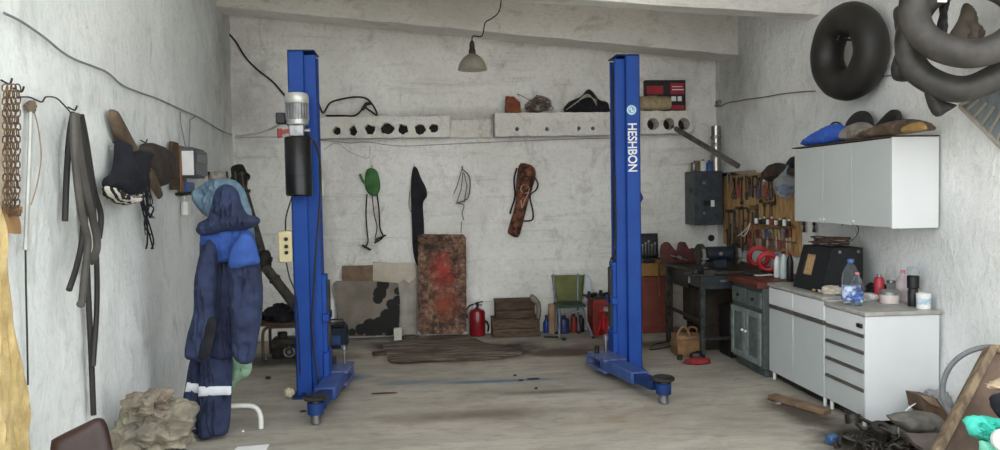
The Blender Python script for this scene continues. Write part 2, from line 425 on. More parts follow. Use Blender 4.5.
# floor
t = NT('worn concrete floor'); t.b.inputs['Roughness'].default_value = .7; t.b.inputs['Specular IOR Level'].default_value = .3
c = t.ramp(t.noise(t.mapped((.6, 1.4, 1)), 1.4, 8, .65, .5), [(.35, '918b80'), (.62, 'aca69a')])
c = t.mix(t.ramp(t.noise(t.mapped((.5, 2.4, 1), rot=(0, 0, .15)), 2.6, 9, .75, .6), [(.52, 0.0), (.78, .6)]), c, 'b6b0a4')
c = t.mix(t.ramp(t.noise(t.mapped((.7, 2, 1)), 5, 9, .8, .3), [(.48, 0.0), (.74, .8)]), c, '71685b')
for q, rad, col, amt in [(flo(480, 352), (1.1, .55, 1), '423a31', 1.1), (flo(405, 345), (.6, .35, 1), '4e463b', .9), (flo(570, 352), (.55, .3, 1), '5a4c3e', .9), (flo(500, 381), (.75, .07, 1), '5f7488', .9),
                         (flo(420, 382), (.5, .12, 1), '6f7a80', .6), (flo(620, 420), (.5, .3, 1), '8b6f52', .15), (flo(345, 378), (.4, .2, 1), '5d6f80', .6), (flo(800, 412), (.25, .6, 1), '4d463e', .8),
                         (flo(640, 345), (.9, .3, 1), '5e554a', .7), (flo(280, 360), (.8, .45, 1), '4f4a43', .9), (flo(480, 415), (1.0, .2, 1), '71685c', .6), (flo(870, 440), (.5, .5, 1), '37322c', 1.0), (flo(545, 392), (.5, .1, 1), '6e6659', .7)]:
    c = t.mix(t.math('MULTIPLY', t.near((q.x, q.y, 0), rad, .3, 2.6), amt*1.9, True), c, col)
t.col(c); t.bump(t.noise(t.mapped(), 14, 8, .7), .25, .02); mF = t.m
fl = MB().box((-9, -14, -.25), (9.5, 9.3, 0), 0); struct('floor', fl, mF)
sun = bpy.data.lights.new('sun', 'SUN'); sun.energy = 4.5; sun.angle = .02; sun.color = (1, .96, .9)
so_ = bpy.data.objects.new('sun', sun); COL.objects.link(so_); so_.rotation_euler = V((0.15, .62, .78)).to_track_quat('Z', 'Y').to_euler()
uL0 = FL.u.dot(V((xl(Y0), Y0, 0))-FL.o); uL1 = FL.u.dot(V((xl(YB+.1), YB+.1, 0))-FL.o)
def topL(a): return zceil(FL.p(a, 0).x)+.05
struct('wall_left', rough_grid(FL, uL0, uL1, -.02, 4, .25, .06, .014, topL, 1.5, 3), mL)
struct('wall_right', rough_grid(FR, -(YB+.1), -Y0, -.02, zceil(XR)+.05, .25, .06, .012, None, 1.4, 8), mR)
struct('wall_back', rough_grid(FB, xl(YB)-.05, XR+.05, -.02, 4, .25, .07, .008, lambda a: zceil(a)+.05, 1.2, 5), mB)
def slopebox(x0, x1, y0, y1, zf, h):
    vs = [(x, y, zf(x)+d) for d in (0, h) for x, y in ((x0, y0), (x1, y0), (x1, y1), (x0, y1))]
    return MB().add(vs, [(3, 2, 1, 0), (4, 5, 6, 7), (0, 1, 5, 4), (1, 2, 6, 5), (2, 3, 7, 6), (3, 0, 4, 7)])
struct('ceiling', slopebox(xl(Y0)-.3, XR+.3, Y0, YB+.35, zceil, .2), mC)
def rough_beam(y0, y1, zf, h, sd, x0, x1):
    mb = MB(); n = 60; st = []
    prof = [(0, h), (0, h*.5), (0, .03), (.02, 0), (.5, 0), (.98, 0), (1, .03), (1, h)]
    for i in range(n+1):
        x = x0+(x1-x0)*i/n
        for k, (u, zz) in enumerate(prof):
            q = V((x*3+sd, k*1.7, sd)); st.append(V((x, y0+(y1-y0)*u+.006*noise.noise(q*2), zf(x)+zz+(.008*noise.noise(q*1.5+V((5, 0, 0))) if 0 < k < 7 else 0))))
    m = len(prof); fs = [(i*m+k, i*m+(k+1) % m, (i+1)*m+(k+1) % m, (i+1)*m+k) for i in range(n) for k in range(m)]
    fs += [tuple(range(m)), tuple(n*m+k for k in range(m-1, -1, -1))]
    return mb.add(st, fs)
struct('trim_1', rough_beam(YBm, YB2, zbeam, CEIL_UP, 1, xl(YBm)-.05, XR+.05), mC)
qA = at(540, -3, YA); sA = (hA.z-qA.z)/(XR-qA.x)
zA = lambda x: hA.z+sA*(x-XR)
struct('trim_2', rough_beam(YA, YA2+.05, zA, CEIL_UP, 4, xl(YA)-.05, XR+.05), mC)
# door jamb at the open front
pj = FL.hit(3.5, 200)
struct('trim_3', MB().box((xl(pj.y)-.05, pj.y-.32, 0), (xl(pj.y)+.012, pj.y, zceil(xl(pj.y))), .01), M('beige door jamb', 'c9b79c', 'd6c6ae', rough=.7))
# hollow-core concrete ledges on the back wall
DH = M('painted shade of concrete holes', '2b2825', '3a3632', rough=.95)  # dark colour stands in for the shade deep inside the slab holes
def ledge(n, x0, x1, y0, y1, dep, holes, rag=.004, sd=0):
    fr = FY(YB-dep); a0, b1 = fr.ab(x0, y0); a1, b0 = fr.ab(x1, y1)
    hl = []
    for (px, py, r, w) in holes:
        ca, cb = fr.ab(px, py); rr = r*(YB-dep)/F; k = 18
        hl.append([(ca+rr*math.cos(2*math.pi*i/k)*(1+w*noise.noise(V((math.cos(2*math.pi*i/k)*1.5, math.sin(2*math.pi*i/k)*1.5, px)))),
                    cb+rr*math.sin(2*math.pi*i/k)*(1+w*noise.noise(V((math.cos(2*math.pi*i/k)*1.5+4, math.sin(2*math.pi*i/k)*1.5, px))))) for i in range(k)])
    mb = MB(); rim = [(a0, b0), (a1, b0), (a1, b1), (a0, b1)]; out = []
    for i in range(4):
        p = V((*rim[i], 0)); q = V((*rim[(i+1) % 4], 0)); m = max(2, int((q-p).length/.06))
        for k in range(m):
            z = p.lerp(q, k/m); out.append((z.x+rag*noise.noise(V((z.x*14, z.y*14, sd))), z.y+rag*2*noise.noise(V((z.x*14, z.y*14, sd+7)))))
    mb.slab(fr, out, -dep+.03, 0, holes=hl); o = struct('trim_%d' % n, mb, mB2)
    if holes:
        b2 = MB(); b2.slab(fr, out, -dep-.02, -dep+.03); part('hole_shade_back', b2, DH, o)  # plate closing the shallow holes, their shade painted on it
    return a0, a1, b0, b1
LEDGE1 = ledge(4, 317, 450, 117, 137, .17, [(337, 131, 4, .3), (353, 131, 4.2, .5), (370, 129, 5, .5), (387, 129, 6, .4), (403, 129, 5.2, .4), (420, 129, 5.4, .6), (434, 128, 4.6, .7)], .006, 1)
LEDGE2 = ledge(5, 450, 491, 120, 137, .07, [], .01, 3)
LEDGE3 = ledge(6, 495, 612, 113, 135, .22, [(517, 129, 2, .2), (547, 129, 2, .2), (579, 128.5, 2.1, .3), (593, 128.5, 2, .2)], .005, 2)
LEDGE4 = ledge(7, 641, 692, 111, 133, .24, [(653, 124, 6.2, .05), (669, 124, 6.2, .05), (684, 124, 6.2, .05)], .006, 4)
# light: bright overcast sky through the open front
w = bpy.data.worlds.new('World'); SC.world = w; w.use_nodes = True
nt = w.node_tree; bg = nt.nodes['Background']; bg.inputs[0].default_value = (.93, .975, 1.0, 1); bg.inputs[1].default_value = 1.0
SC.view_settings.view_transform = 'Standard'; SC.view_settings.look = 'None'; SC.view_settings.gamma = 1; SC.view_settings.use_curve_mapping = False
SC.view_settings.exposure = 1.8
SC.cycles.diffuse_bounces = 8; SC.cycles.max_bounces = 12
# ================================================================== two-post car lift
def text_mesh(txt, size):
    cu = bpy.data.curves.new('lettering', 'FONT'); cu.body = txt; cu.size = size; cu.extrude = .0012; cu.align_x = 'CENTER'; cu.align_y = 'CENTER'; cu.offset = size*.018
    o = bpy.data.objects.new('lettering', cu); COL.objects.link(o); bpy.context.view_layer.update()
    me = bpy.data.meshes.new_from_object(o.evaluated_get(bpy.context.evaluated_depsgraph_get()))
    vs = [v.co.copy() for v in me.vertices]; fs = [tuple(p.vertices) for p in me.polygons]
    bpy.data.objects.remove(o); bpy.data.curves.remove(cu); bpy.data.meshes.remove(me); return vs, fs
def put_text(parent, name, txt, size, fr, a, b, c, mat, rot=0, width=None, label=None):
    vs, fs = text_mesh(txt, size)
    x0 = min(v.x for v in vs); x1 = max(v.x for v in vs); y0 = min(v.y for v in vs); y1 = max(v.y for v in vs)
    k = (width/(x1-x0)) if width else 1; mb = MB(); out = []
    for v in vs:
        x = (v.x-(x0+x1)/2)*k; y = v.y-(y0+y1)/2; cr, sr = math.cos(rot), math.sin(rot)
        out.append(fr.p(a+x*cr-y*sr, b+x*sr+y*cr, c+v.z+.0013))
    mb.add(out, fs); return part(name, mb, mat, parent, label)
HL = 2.82
def post(mir, X0, Yf, label, Ht):
    """X0: outer edge of the post; mir=+1: inner side towards +x"""
    X = lambda d: X0+mir*d
    T = thing('car_lift_post', label, 'car lift', (X(.12), Yf+.15, 0), 'two posts of the blue car lift')
    def bx(mb, d0, d1, y0, y1, z0, z1, bev=.004): return mb.box((min(X(d0), X(d1)), y0, z0), (max(X(d0), X(d1)), y1, z1), bev)
    m = MB()
    bx(m, 0, .012, Yf, Yf+.30, .02, Ht)                      # web
    bx(m, .0, .125, Yf, Yf+.014, .02, Ht); bx(m, .0, .125, Yf+.286, Yf+.30, .02, Ht)   # flanges
    bx(m, .113, .125, Yf+.014, Yf+.05, .02, Ht); bx(m, .113, .125, Yf+.25, Yf+.286, .02, Ht)
    bx(m, .012, .215, Yf+.055, Yf+.068, .02, Ht-.02); bx(m, .012, .215, Yf+.235, Yf+.248, .02, Ht-.02)   # inner guide rails
    bx(m, .2, .215, Yf+.068, Yf+.09, .02, Ht-.02); bx(m, .2, .215, Yf+.215, Yf+.235, .02, Ht-.02)
    part('column', m, BLUE, T)
    m = MB(); bx(m, .0, .215, Yf+.0, Yf+.30, Ht, Ht+.012); part('top_plate', m, BLUED, T)
    m = MB(); bx(m, -.03, .33, Yf-.05, Yf+.42, 0, .02)
    for a, b in ((.06, -.025), (.06, .38), (.29, -.025), (.29, .38)): m.cyl((X(a), Yf+b, .02), (X(a), Yf+b, .045), .018, 6)
    part('base_plate', m, BLUED, T)
    m = MB()
    for zz in (.12, .22): m.add([V((X(d), y, z)) for y in (Yf+.30, Yf+.312) for d, z in ((.02, .02), (.1, .02), (.1, .3), (.02, .34))], [(0, 1, 2, 3), (7, 6, 5, 4), (0, 4, 5, 1), (1, 5, 6, 2), (2, 6, 7, 3), (3, 7, 4, 0)]); break
    part('gusset', m, BLUE, T)
    c = MB(); bx(c, .10, .25, Yf+.075, Yf+.21, .06, 1.0, .006); bx(c, .215, .262, Yf+.03, Yf+.26, .06, .36, .006)
    bx(c, .22, .27, Yf+.02, Yf+.27, .62, .68, .004)
    cg = part('carriage', c, BLUE, T)
    m = MB(); m.box((X(.258)-.012, Yf+.1, .4), (X(.258)+.012, Yf+.18, .95), .004); part('rubber_bumper', m, RUB, cg)
    p = MB(); p.cyl((X(.12), Yf+.10, Ht-.09), (X(.12), Yf+.19, Ht-.09), .075, 20, .01); part('pulley', p, DSTEEL, T)
    cb = MB(); cb.tube([(X(.205), Yf+.16, Ht-.09), (X(.205), Yf+.16, 1.0)], .008, 6); part('lifting_cable', cb, IRON, T)
    return T, X
LP, XL_ = post(1, -1.075, 6.30, 'blue lift post carrying the silver electric motor and black oil tank', HL)
RP, XR_ = post(-1, 1.945, 6.71, 'blue lift post with white HESHBON lettering down its face', 2.86)
def arm(T, root, yoke_end, tip, width=.16):
    r = V(root); t_ = V(tip); d = (t_-r); d.z = 0; L = d.length; d.normalize(); n = V((-d.y, d.x, 0))
    m = MB(); m.bar(r-d*.22+V((0, 0, .11)), r+d*.16+V((0, 0, .11)), width+.06, .025); m.bar(r-d*.22+V((0, 0, .21)), r+d*.16+V((0, 0, .21)), width+.06, .025)
    m.bar(r-d*.22+V((0, 0, .16)), r-d*.19+V((0, 0, .16)), width+.06, .1)
    a = part('swing_arm', m, M('scuffed blue steel', '2a3f83', '6b7690', rough=.5, metal=.2, scale=18, contrast=.2), T)
    m = MB(); m.bar(r-d*.0+V((0, 0, .16)), r+d*(L*.62)+V((0, 0, .16)), width, .1, bev=.008); part('outer_tube', m, M('dusty blue enamel', '20407f', '47598a', rough=.6, scale=9, contrast=.2), a)
    m = MB(); m.bar(r+d*(L*.55)+V((0, 0, .155)), t_-d*.09+V((0, 0, .155)), width*.72, .075, bev=.006); m.cyl(t_+V((0, 0, .11)), t_+V((0, 0, .195)), .06, 20, .004); part('inner_tube', m, BLUED, a)
    m = MB(); m.cyl(t_+V((0, 0, .04)), t_+V((0, 0, .215)), .035, 16); 
    for k in range(4): m.cyl(t_+V((0, 0, .05+k*.014)), t_+V((0, 0, .056+k*.014)), .039, 16)
    part('lift_screw', m, STEEL, a)
    m = MB(); m.lathe([(.02, .205), (.07, .21), (.085, .22), (.085, .238), (.075, .245), (.0, .243)], t_, seg=24); part('lift_pad', m, DSTEEL, a)
    m = MB(); q = r-d*.12+n*.04
    m.cyl(q+V((0, 0, .22)), q+V((0, 0, .34)), .012, 12); m.cyl(q+V((0, 0, .34)), q+V((0, 0, .385)), .026, 14, .006); part('arm_lock_pin', m, STEEL, a)
    m = MB(); m.cyl(q-n*.09+V((0, 0, .22)), q-n*.09+V((0, 0, .29)), .022, 12, .004); part('pivot_pin', m, IRON, a)
    return a
arm(LP, (-.775, 6.60, -.045), None, (-.815, 5.54, -.03))
arm(RP, (XR_(.34), 6.64, -.045), None, (1.805, 5.66, -.03))
# power unit
Yu = 6.185
def zat(y, Y, x=300): return at(x, y, Y).z
mx = at(297, 110, Yu).x; tx = at(298.5, 165, Yu).x
PU = MB(); PU.lathe([(.0, 0), (.075, 0), (.088, .012), (.088, .05), (.082, .055)], (mx, Yu, zat(126, Yu))); z0 = zat(126, Yu)+.05; z1 = zat(93, Yu)
pu = part('electric_motor', PU, M('cast aluminium', 'a5a6a4', 'bcbdba', rough=.42, metal=.75, scale=9), LP)
m = MB()
for k in range(20):
    a = 2*math.pi*k/20; ca, sa = math.cos(a), math.sin(a)
    m.bar((mx+.083*ca, Yu+.083*sa, z0-.005), (mx+.083*ca, Yu+.083*sa, z1-.07), .008, .02, (ca, sa, 0), .001)
m.cyl((mx, Yu, z0-.01), (mx, Yu, z1-.06), .078, 24); part('cooling_fins', m, M('dull aluminium', '87888a', '9c9d9e', rough=.5, metal=.7, scale=9), pu)
m = MB(); m.lathe([(.09, 0), (.094, .005), (.094, .055), (.085, .08), (.05, .088), (0, .09)], (mx, Yu, z1-.085)); part('fan_cover', m, M('silver painted cover', 'b9b9b4', 'c9c9c4', rough=.4, metal=.5, scale=9), pu)
m = MB(); m.box((mx-.16, Yu-.05, zat(124, Yu)), (mx-.085, Yu+.05, zat(113, Yu)), .008); part('terminal_box', m, BLACK, pu)
m = MB(); m.box((mx-.06, Yu-.06, zat(137, Yu)), (mx+.06, Yu+.06, zat(126, Yu)+.01), .008); m.cyl((mx+.06, Yu-.02, zat(131, Yu)), (mx+.1, Yu-.02, zat(131, Yu)), .02, 12)
pb = part('pump_block', m, STEEL, LP)
m = MB(); m.bar((mx-.05, Yu-.04, zat(131, Yu)), (mx-.13, Yu-.06, zat(133, Yu)), .025, .03); m.cyl((mx-.13, Yu-.06, zat(138, Yu)), (mx-.13, Yu-.06, zat(129, Yu)), .018, 12, .004); part('release_lever', m, REDP, pb, 'red release lever')
zt0 = zat(196, Yu); zt1 = zat(137, Yu)
m = MB(); m.lathe([(.0, 0), (.092, 0), (.104, .012), (.104, zt1-zt0-.012), (.095, zt1-zt0), (0, zt1-zt0)], (tx, Yu, zt0), seg=32)
m.lathe([(.1055, .0), (.1065, .004), (.1055, .008)], (tx, Yu, zt0+.16), seg=32); m.lathe([(.1055, .0), (.1065, .004), (.1055, .008)], (tx, Yu, zt0+.32), seg=32)
part('oil_tank', m, M('black tank paint', '0d0d0f', '161619', rough=.35, scale=4, bump=.01), LP)
m = MB(); m.box((mx-.05, Yu+.05, zat(140, Yu)), (mx+.05, 6.30, zat(128, Yu)), .004); part('bracket', m, BLUED, LP)
cbx = at(286.5, 246, 6.36); s_ = 6.36/F
m = MB(); m.box((cbx.x-7*s_, 6.30, cbx.z-16*s_), (-1.078, 6.44, cbx.z+15*s_), .012)
bxp = part('control_box', m, CREAM, LP, 'cream control box')
for k, dz in enumerate((.06, .0, -.05)):
    m = MB(); m.cyl((cbx.x+.01, 6.30, cbx.z+dz), (cbx.x+.01, 6.285, cbx.z+dz), .016, 12, .003); part('button', m, BLACK, bxp)
m = MB(); m.tube([(mx+.05, Yu, zat(134, Yu)), (mx+.12, Yu-.02, zat(140, Yu)), (mx+.16, Yu+.05, zat(160, Yu)), (mx+.15, 6.27, zat(200, Yu)), (mx+.1, 6.27, zat(260, 6.27)), (mx+.06, 6.27, zat(330, 6.27)), (mx+.1, 6.26, .1)], .009, 6, sm=6)
part('hydraulic_hose', m, BLACK, LP)
m = MB(); m.tube([(cbx.x, 6.32, cbx.z-.12), (cbx.x+.03, 6.28, cbx.z-.25), (-1.05, 6.275, cbx.z-.45), (-1.04, 6.275, .2)], .006, 6, sm=6); m.tube([(cbx.x, 6.34, cbx.z+.12), (cbx.x+.02, 6.28, cbx.z+.25), (tx-.06, 6.27, zt0+.03)], .006, 6, sm=6)
part('power_cable', m, IRON, LP)
# right post: emblem, lettering, gusset
fp = FY(6.71)
ea, eb = fp.ab(631.5, 110); rr = 5.2*6.71/F
m = MB(); m.lathe([(0, 0), (rr, 0), (rr, .002), (0, .0022)], fp.p(ea, eb, 0), (0, -1, 0), 28)
em = part('emblem', m, M('pale blue sticker', '5f9fc4', '6fb0d2', rough=.4, bump=0), RP, 'round pale blue emblem')
m = MB(); m.torus(fp.p(ea, eb, .002), rr*.78, rr*.1, (0, 1, 0), 28, 6); m.tube([fp.p(ea-rr*.45, eb+rr*.05, .003), fp.p(ea-rr*.1, eb+rr*.4, .003), fp.p(ea+.0, eb, .003), fp.p(ea+rr*.1, eb-rr*.4, .003), fp.p(ea+rr*.45, eb-rr*.05, .003)], rr*.12, 6, sm=5)
part('emblem_mark', m, PAPER, em, 'white mark')
ta, tb = fp.ab(632.5, 147.5)
put_text(RP, 'lettering', 'HESHBON', .115, fp, ta, tb, 0, PAPER, -math.pi/2, 49*6.71/F, 'white HESHBON lettering')
g0 = fp.ab(639.5, 183); g1 = fp.ab(646, 198); g2 = fp.ab(640, 209)
m = MB(); m.slab(FY(6.80), [g0, g1, g2], -.012, .012); part('cable_bracket', m, BLUED, RP)
m = MB(); m.tube([(XR_(.225), 6.76, 1.8), (XR_(.23), 6.74, 1.2), (XR_(.28), 6.74, 1.02)], .007, 6, sm=5); part('lock_cable', m, IRON, RP)
# white roll on the floor beside the post
q = flo(289, 398); m = MB(); m.torus((q.x, q.y, .045), .032, .014, (.8, .5, .1), 24, 10); m.cyl((q.x-.03, q.y-.02, .045), (q.x+.03, q.y+.02, .045), .032, 20, .004)
solo('tape_roll', m, M('dirty white tape', 'b8ac90', 'd0c8b2', rough=.8), 'small dirty white roll on the floor at the motor post base', 'tape roll')
# ================================================================== back wall
def floor_y(px, py): return flo(px, py).y
def hook(fr, x, y, label, off=0, ln=.06):
    a, b = fr.ab(x, y, .02); m = MB()
    m.tube([fr.p(a, b, .0), fr.p(a, b-.012, .02), fr.p(a, b-.016, .035), fr.p(a, b-.03, .055), fr.p(a, b-.045, .045)][:3]+[fr.p(a, b+.008, .045)], .0045, 6, sm=4)
    return solo('wall_hook', m, IRON, label, 'hook')
# pendant lamp
LY = 7.55; lc = at(472.5, 70, LY); s_ = LY/F; rr = 14.5*s_
L = thing('pendant_lamp', 'grey metal bell-shaped pendant lamp on a kinked cord under the beam', 'lamp', (lc.x, LY, lc.z))
m = MB(); h = 16*s_
m.lathe([(rr, 0), (rr*1.02, .006), (rr*.97, h*.2), (rr*.85, h*.48), (rr*.62, h*.76), (rr*.34, h*.95), (rr*.22, h), (rr*.2, h-.004), (rr*.32, h*.92), (rr*.6, h*.73), (rr*.83, h*.46), (rr*.95, h*.18), (rr*.985, .004)], lc, seg=36)
part('lamp_shade', m, M('dull enamel shade', '8c8879', 'a5a192', rough=.35, metal=.35, scale=5), L)
m = MB(); m.lathe([(rr*.24, h), (rr*.24, h+.03), (rr*.18, h+.05), (rr*.18, h+.09), (rr*.12, h+.12), (.008, h+.13)], lc, seg=20); part('lamp_socket', m, DSTEEL, L)
m = MB(); m.lathe([(0, .02), (.03, .03), (.045, .07), (.03, .12), (.02, .15)], lc); part('bulb', m, M('frosted bulb', 'd9d7cc', 'e2e0d6', rough=.4, bump=0), L)
m = MB(); ct = zceil(at(500, 0, LY).x)
m.tube([lc+V((0, 0, h+.12))]+[at(x, y, LY) for x, y in ((473, 36), (482, 36), (485, 23), (491, 19), (498, 13), (501, 2))]+[V((at(501, 0, LY).x+.02, LY, ct))], .007, 6, sm=3); part('cord', m, BLACK, L)
# cables on walls
def cable(name, fr, pts, r, mat, label, off=.012, sm=5):
    m = MB(); m.tube([fr.p(*fr.ab(x, y, off), off) for x, y in pts], r, 6, sm=sm); return solo(name, m, mat, label, 'cable')
CG = M('grey cable', '77777a', '8a8a8d', rough=.6, bump=0); CW = M('white cable', 'd6d6d2', 'e2e2de', rough=.5, bump=0)
cable('cable', FL, [(4, 13), (22, 22), (45, 38), (62, 52), (76, 60), (92, 66), (108, 73), (122, 85), (138, 92), (158, 99), (180, 109), (200, 118), (220, 130), (232, 135)], .0062, CG, 'long grey cable sagging along the side wall towards the corner')
m = MB(); m.tube([V((-2.06, 8.7, at(232, 136, 8.7).z)), at(240, 136, 8.4), at(255, 134, 7.8), at(268, 130, 7.2), at(280, 123, 6.4), V((mx-.17, Yu+.02, zat(118, Yu)))], .013, 6, sm=6)
solo('cable', m, CW, 'white cable drooping from the corner to the lift motor', 'cable')
cable('cable', FB, [(228, 33), (236, 42), (246, 58), (258, 70), (272, 81), (281, 91), (288, 100), (300, 118)], .011, BLACK, 'thick black cable hanging from the corner behind the motor post')
cable('wire', FB, [(235, 138), (265, 137), (300, 138), (330, 141), (352, 143), (368, 142), (400, 146), (450, 144), (520, 141), (575, 139), (612, 138)], .004, CG, 'thin grey wire running along the back wall below the ledges')
cable('wire', FB, [(324, 150), (336, 143), (350, 152), (368, 158), (370, 146)], .003, CG, 'thin loose wire loop above the green harness')
fr = FY(YB-.10)
m = MB(); m.tube([fr.p(*fr.ab(x, y)) for x, y in ((318, 101), (323, 113), (330, 103), (342, 99), (356, 97), (367, 99), (374, 107), (377, 115), (369, 110), (364, 108), (355, 115.5), (340, 115.6), (326, 115.6))], .011, 7, sm=6); m.tube([fr.p(*fr.ab(x, y)) for x, y in ((362, 110), (366, 104), (371, 103))], .02, 7)
solo('cable', m, BLACK, 'black cable looped over the ledge above the green harness', 'cable')
q = FB.ab(321, 188); m = MB(); m.fbox(FB, q[0]-.04, q[0]+.04, q[1]-.09, q[1]+.09, .002, .04, .008)
so = solo('wall_socket', m, WPLAST, 'white wall socket box just beside the motor post', 'socket')
# ledge items
zl3 = LEDGE3[3]+.006; fr = FY(YB-.11)
def lx(px, z): 
    p = FZ(z).hit(px, 113); return at(px, 111, YB-.11).x
m = MB(); x0 = lx(505, 0); x1 = lx(520, 0)
m.slab(FY(YB-.17), [(x0, zl3), (x1, zl3), (x1-.005, zl3+.12), (x0+.1, zl3+.185), (x0+.01, zl3+.19)], -.1, .0, rag=.006, sd=2)
solo('brick', m, M('broken brick', '6a3a28', '8a5038', rough=.95, scale=14, bump=.5), 'broken red-brown brick piece standing on the middle ledge', 'brick')
m = MB(); random.seed(3); cx = lx(538, 0)
for k in range(16):
    pts = []
    a0 = random.uniform(0, 6)
    for i in range(9):
        a = a0+i*.8; r = random.uniform(.15, 1)
        pts.append((cx+.2*r*math.cos(a)*random.uniform(.6, 1), YB-.11+.075*math.sin(a*1.7+k), zl3+.012+(.085+.08*math.sin(a))*random.uniform(.5, 1.25)))
    m.tube(pts, .0045, 5, sm=4)
m.tube([(cx-.05, YB-.14, zl3+.12), (cx-.2, YB-.15, zl3+.2), (cx-.24, YB-.15, zl3+.22), (cx-.22, YB-.15, zl3+.19)], .004, 5, sm=4)
solo('wire_tangle', m, M('rusty wire', '5a4c3f', '87796a', rough=.7, metal=.3, scale=20), 'tangled heap of thin rusty wire on the middle ledge', 'wire')
m = MB(); cx = lx(586, 0); fr = FY(YB-.14)
m.puff(fr, [(cx-.24, zl3+.004), (cx-.22, zl3+.11), (cx-.15, zl3+.15), (cx-.06, zl3+.19), (cx+.02, zl3+.27), (cx+.08, zl3+.24), (cx+.15, zl3+.15), (cx+.25, zl3+.12), (cx+.27, zl3+.05), (cx+.25, zl3+.004)], -.02, .07, .02, .6, .01, wr=.03, ws=9, sd=4)
solo('dark_bag', m, BLKC, 'crumpled black bag on the middle ledge beside the wire heap', 'bag')
m = MB()
for k in range(4): m.tube([(cx-.26+.05*k, YB-.235, zl3+.02+.03*k), (cx-.12, YB-.245, zl3+.12), (cx+.0, YB-.24, zl3+.17+.01*k), (cx+.1, YB-.235, zl3+.13-.02*k)], .004, 5, sm=5)
solo('string', m, M('pale string', 'a39a88', 'b5ad9c', rough=.9), 'pale string lying over the crumpled black bag', 'string')
zl4 = LEDGE4[3]+.006
bx0 = lx(646, 0); bx1 = lx(686, 0)
T = thing('tool_box_carton', 'dark red and black printed carton standing on the ledge with three holes', 'box', ((bx0+bx1)/2, YB-.08, zl4))
bh = 32*(YB-.1)/F
m = MB(); m.box((bx0, YB-.10, zl4), (bx1, YB-.01, zl4+bh), .004); part('carton', m, M('black printed carton', '1c1416', '2a1d1f', rough=.6), T)
fr = FY(YB-.10); W = bx1-bx0
for q_ in ((.03, .44, .55, .82), (.62, .97, .55, .9), (.62, .97, .06, .2)):
    m = MB(); m.fbox(fr, bx0+W*q_[0], bx0+W*q_[1], zl4+bh*q_[2], zl4+bh*q_[3], 0, .0015, 0); part('printed_panel', m, M('red print', '8c2030', 'a02a38', rough=.6), T, 'red printed area')
for q_ in ((.64, .76, .33, .48), (.8, .9, .33, .48), (.66, .95, .68, .71), (.66, .92, .78, .8)):
    m = MB(); m.fbox(fr, bx0+W*q_[0], bx0+W*q_[1], zl4+bh*q_[2], zl4+bh*q_[3], 0, .002, 0); part('printed_mark', m, PAPER, T, 'white printed mark')
m = MB(); rx0 = lx(629, 0); rx1 = lx(672, 0)
m.cyl((rx0, YB-.20, zl4+.085), (rx1-.07, YB-.21, zl4+.085), .08, 20, .01)
for k in range(3): m.torus((rx1-.07, YB-.21, zl4+.085), .02+.022*k, .012, (1, 0, 0), 24, 8)
m.blob(((rx0+rx1)/2-.03, YB-.2, zl4+.09), (.19, .08, .085), .12, 2.5, 4, 3, zl4+.001)
solo('sack_roll', m, M('burlap', '8d7d60', 'a99a7c', rough=.95, scale=20, bump=.4, bscale=90), 'rolled beige sackcloth in front of the printed carton', 'sack')
# diagonal pipe out of the ledge hole
p0 = at(673, 127, YB-.18); p1 = FR.hit(738, 166, .25); m = MB(); m.tube([p0, p1], .03, 12)
solo('pipe', m, M('dull grey pipe', '4d4a46', '6a6762', rough=.6, metal=.3, scale=9), 'long grey pipe slanting from the ledge hole towards the pegboard', 'pipe')
# ---- things hanging on hooks
hook(FB, 372, 166, 'wall hook holding the green harness'); hook(FB, 414, 166, 'wall hook holding the long black garment')
hook(FB, 462.5, 167, 'wall hook holding the thin metal frame'); hook(FB, 520.5, 164, 'wall hook holding the brown quiver bag')
def bk(x, y, off=.05): return FB.p(*FB.ab(x, y, off), off)
G = thing('safety_harness', 'green padded pouch with long dark straps hanging on the back wall', 'harness', bk(372, 200))
m = MB(); m.puff(FB, FB.abs([(366, 172), (371, 168), (377, 171), (380, 181), (380, 190), (376, 196), (369, 194), (365, 186)]), .02, .05, .012, 0, .006, wr=.012, ws=14)
gp = part('pouch', m, M('green nylon', '2f5c33', '46783f', rough=.8, scale=9), G)
m = MB(); m.tube([bk(370, 188), bk(363, 181), bk(360, 174)], .015, 8, sm=4); part('handle', m, M('dark green strap', '2c6a2f', rough=.8), gp)
m = MB(); m.tube([bk(367, 194, .04), bk(366, 212, .04), bk(367, 230, .04), bk(368, 242, .04), bk(364, 248, .05)], .009, 6, sm=5); part('strap', m, BLKC, G)
m = MB(); m.tube([bk(377, 194, .04), bk(379, 210, .04), bk(380, 228, .04), bk(383, 237, .05), bk(374, 243, .06)], .009, 6, sm=5); part('strap', m, BLKC, G)
m = MB(); m.tube([bk(372, 192, .06), bk(374, 213, .05), bk(377, 227, .05), bk(375, 238, .05)], .007, 6, sm=5); part('strap', m, M('dark red strap', '5a2523', rough=.9), G)
m = MB(); m.bar(bk(362, 245), bk(371, 250), .05, .02); m.bar(bk(375, 240), bk(386, 235), .05, .02); part('buckle', m, IRON, G)
m = MB(); m.puff(FB, FB.abs([(413, 168), (417, 168), (421, 178), (426, 188), (427, 196), (423, 204), (424, 225), (424, 262), (417, 265), (413, 250), (412, 228), (411, 200), (411, 182)]), .015, .05, .014, 0, .008, wr=.02, ws=12, sd=2)
J = solo('hanging_trousers', m, BLKC, 'long narrow black garment hanging behind the rusty red board', 'garment')
m = MB(); m.tube([bk(410, 190, .02), bk(409, 205, .02), bk(411, 212, .02)], .004, 5, sm=4); solo('string', m, BLACK, 'short black loop of string beside the long black garment', 'string')
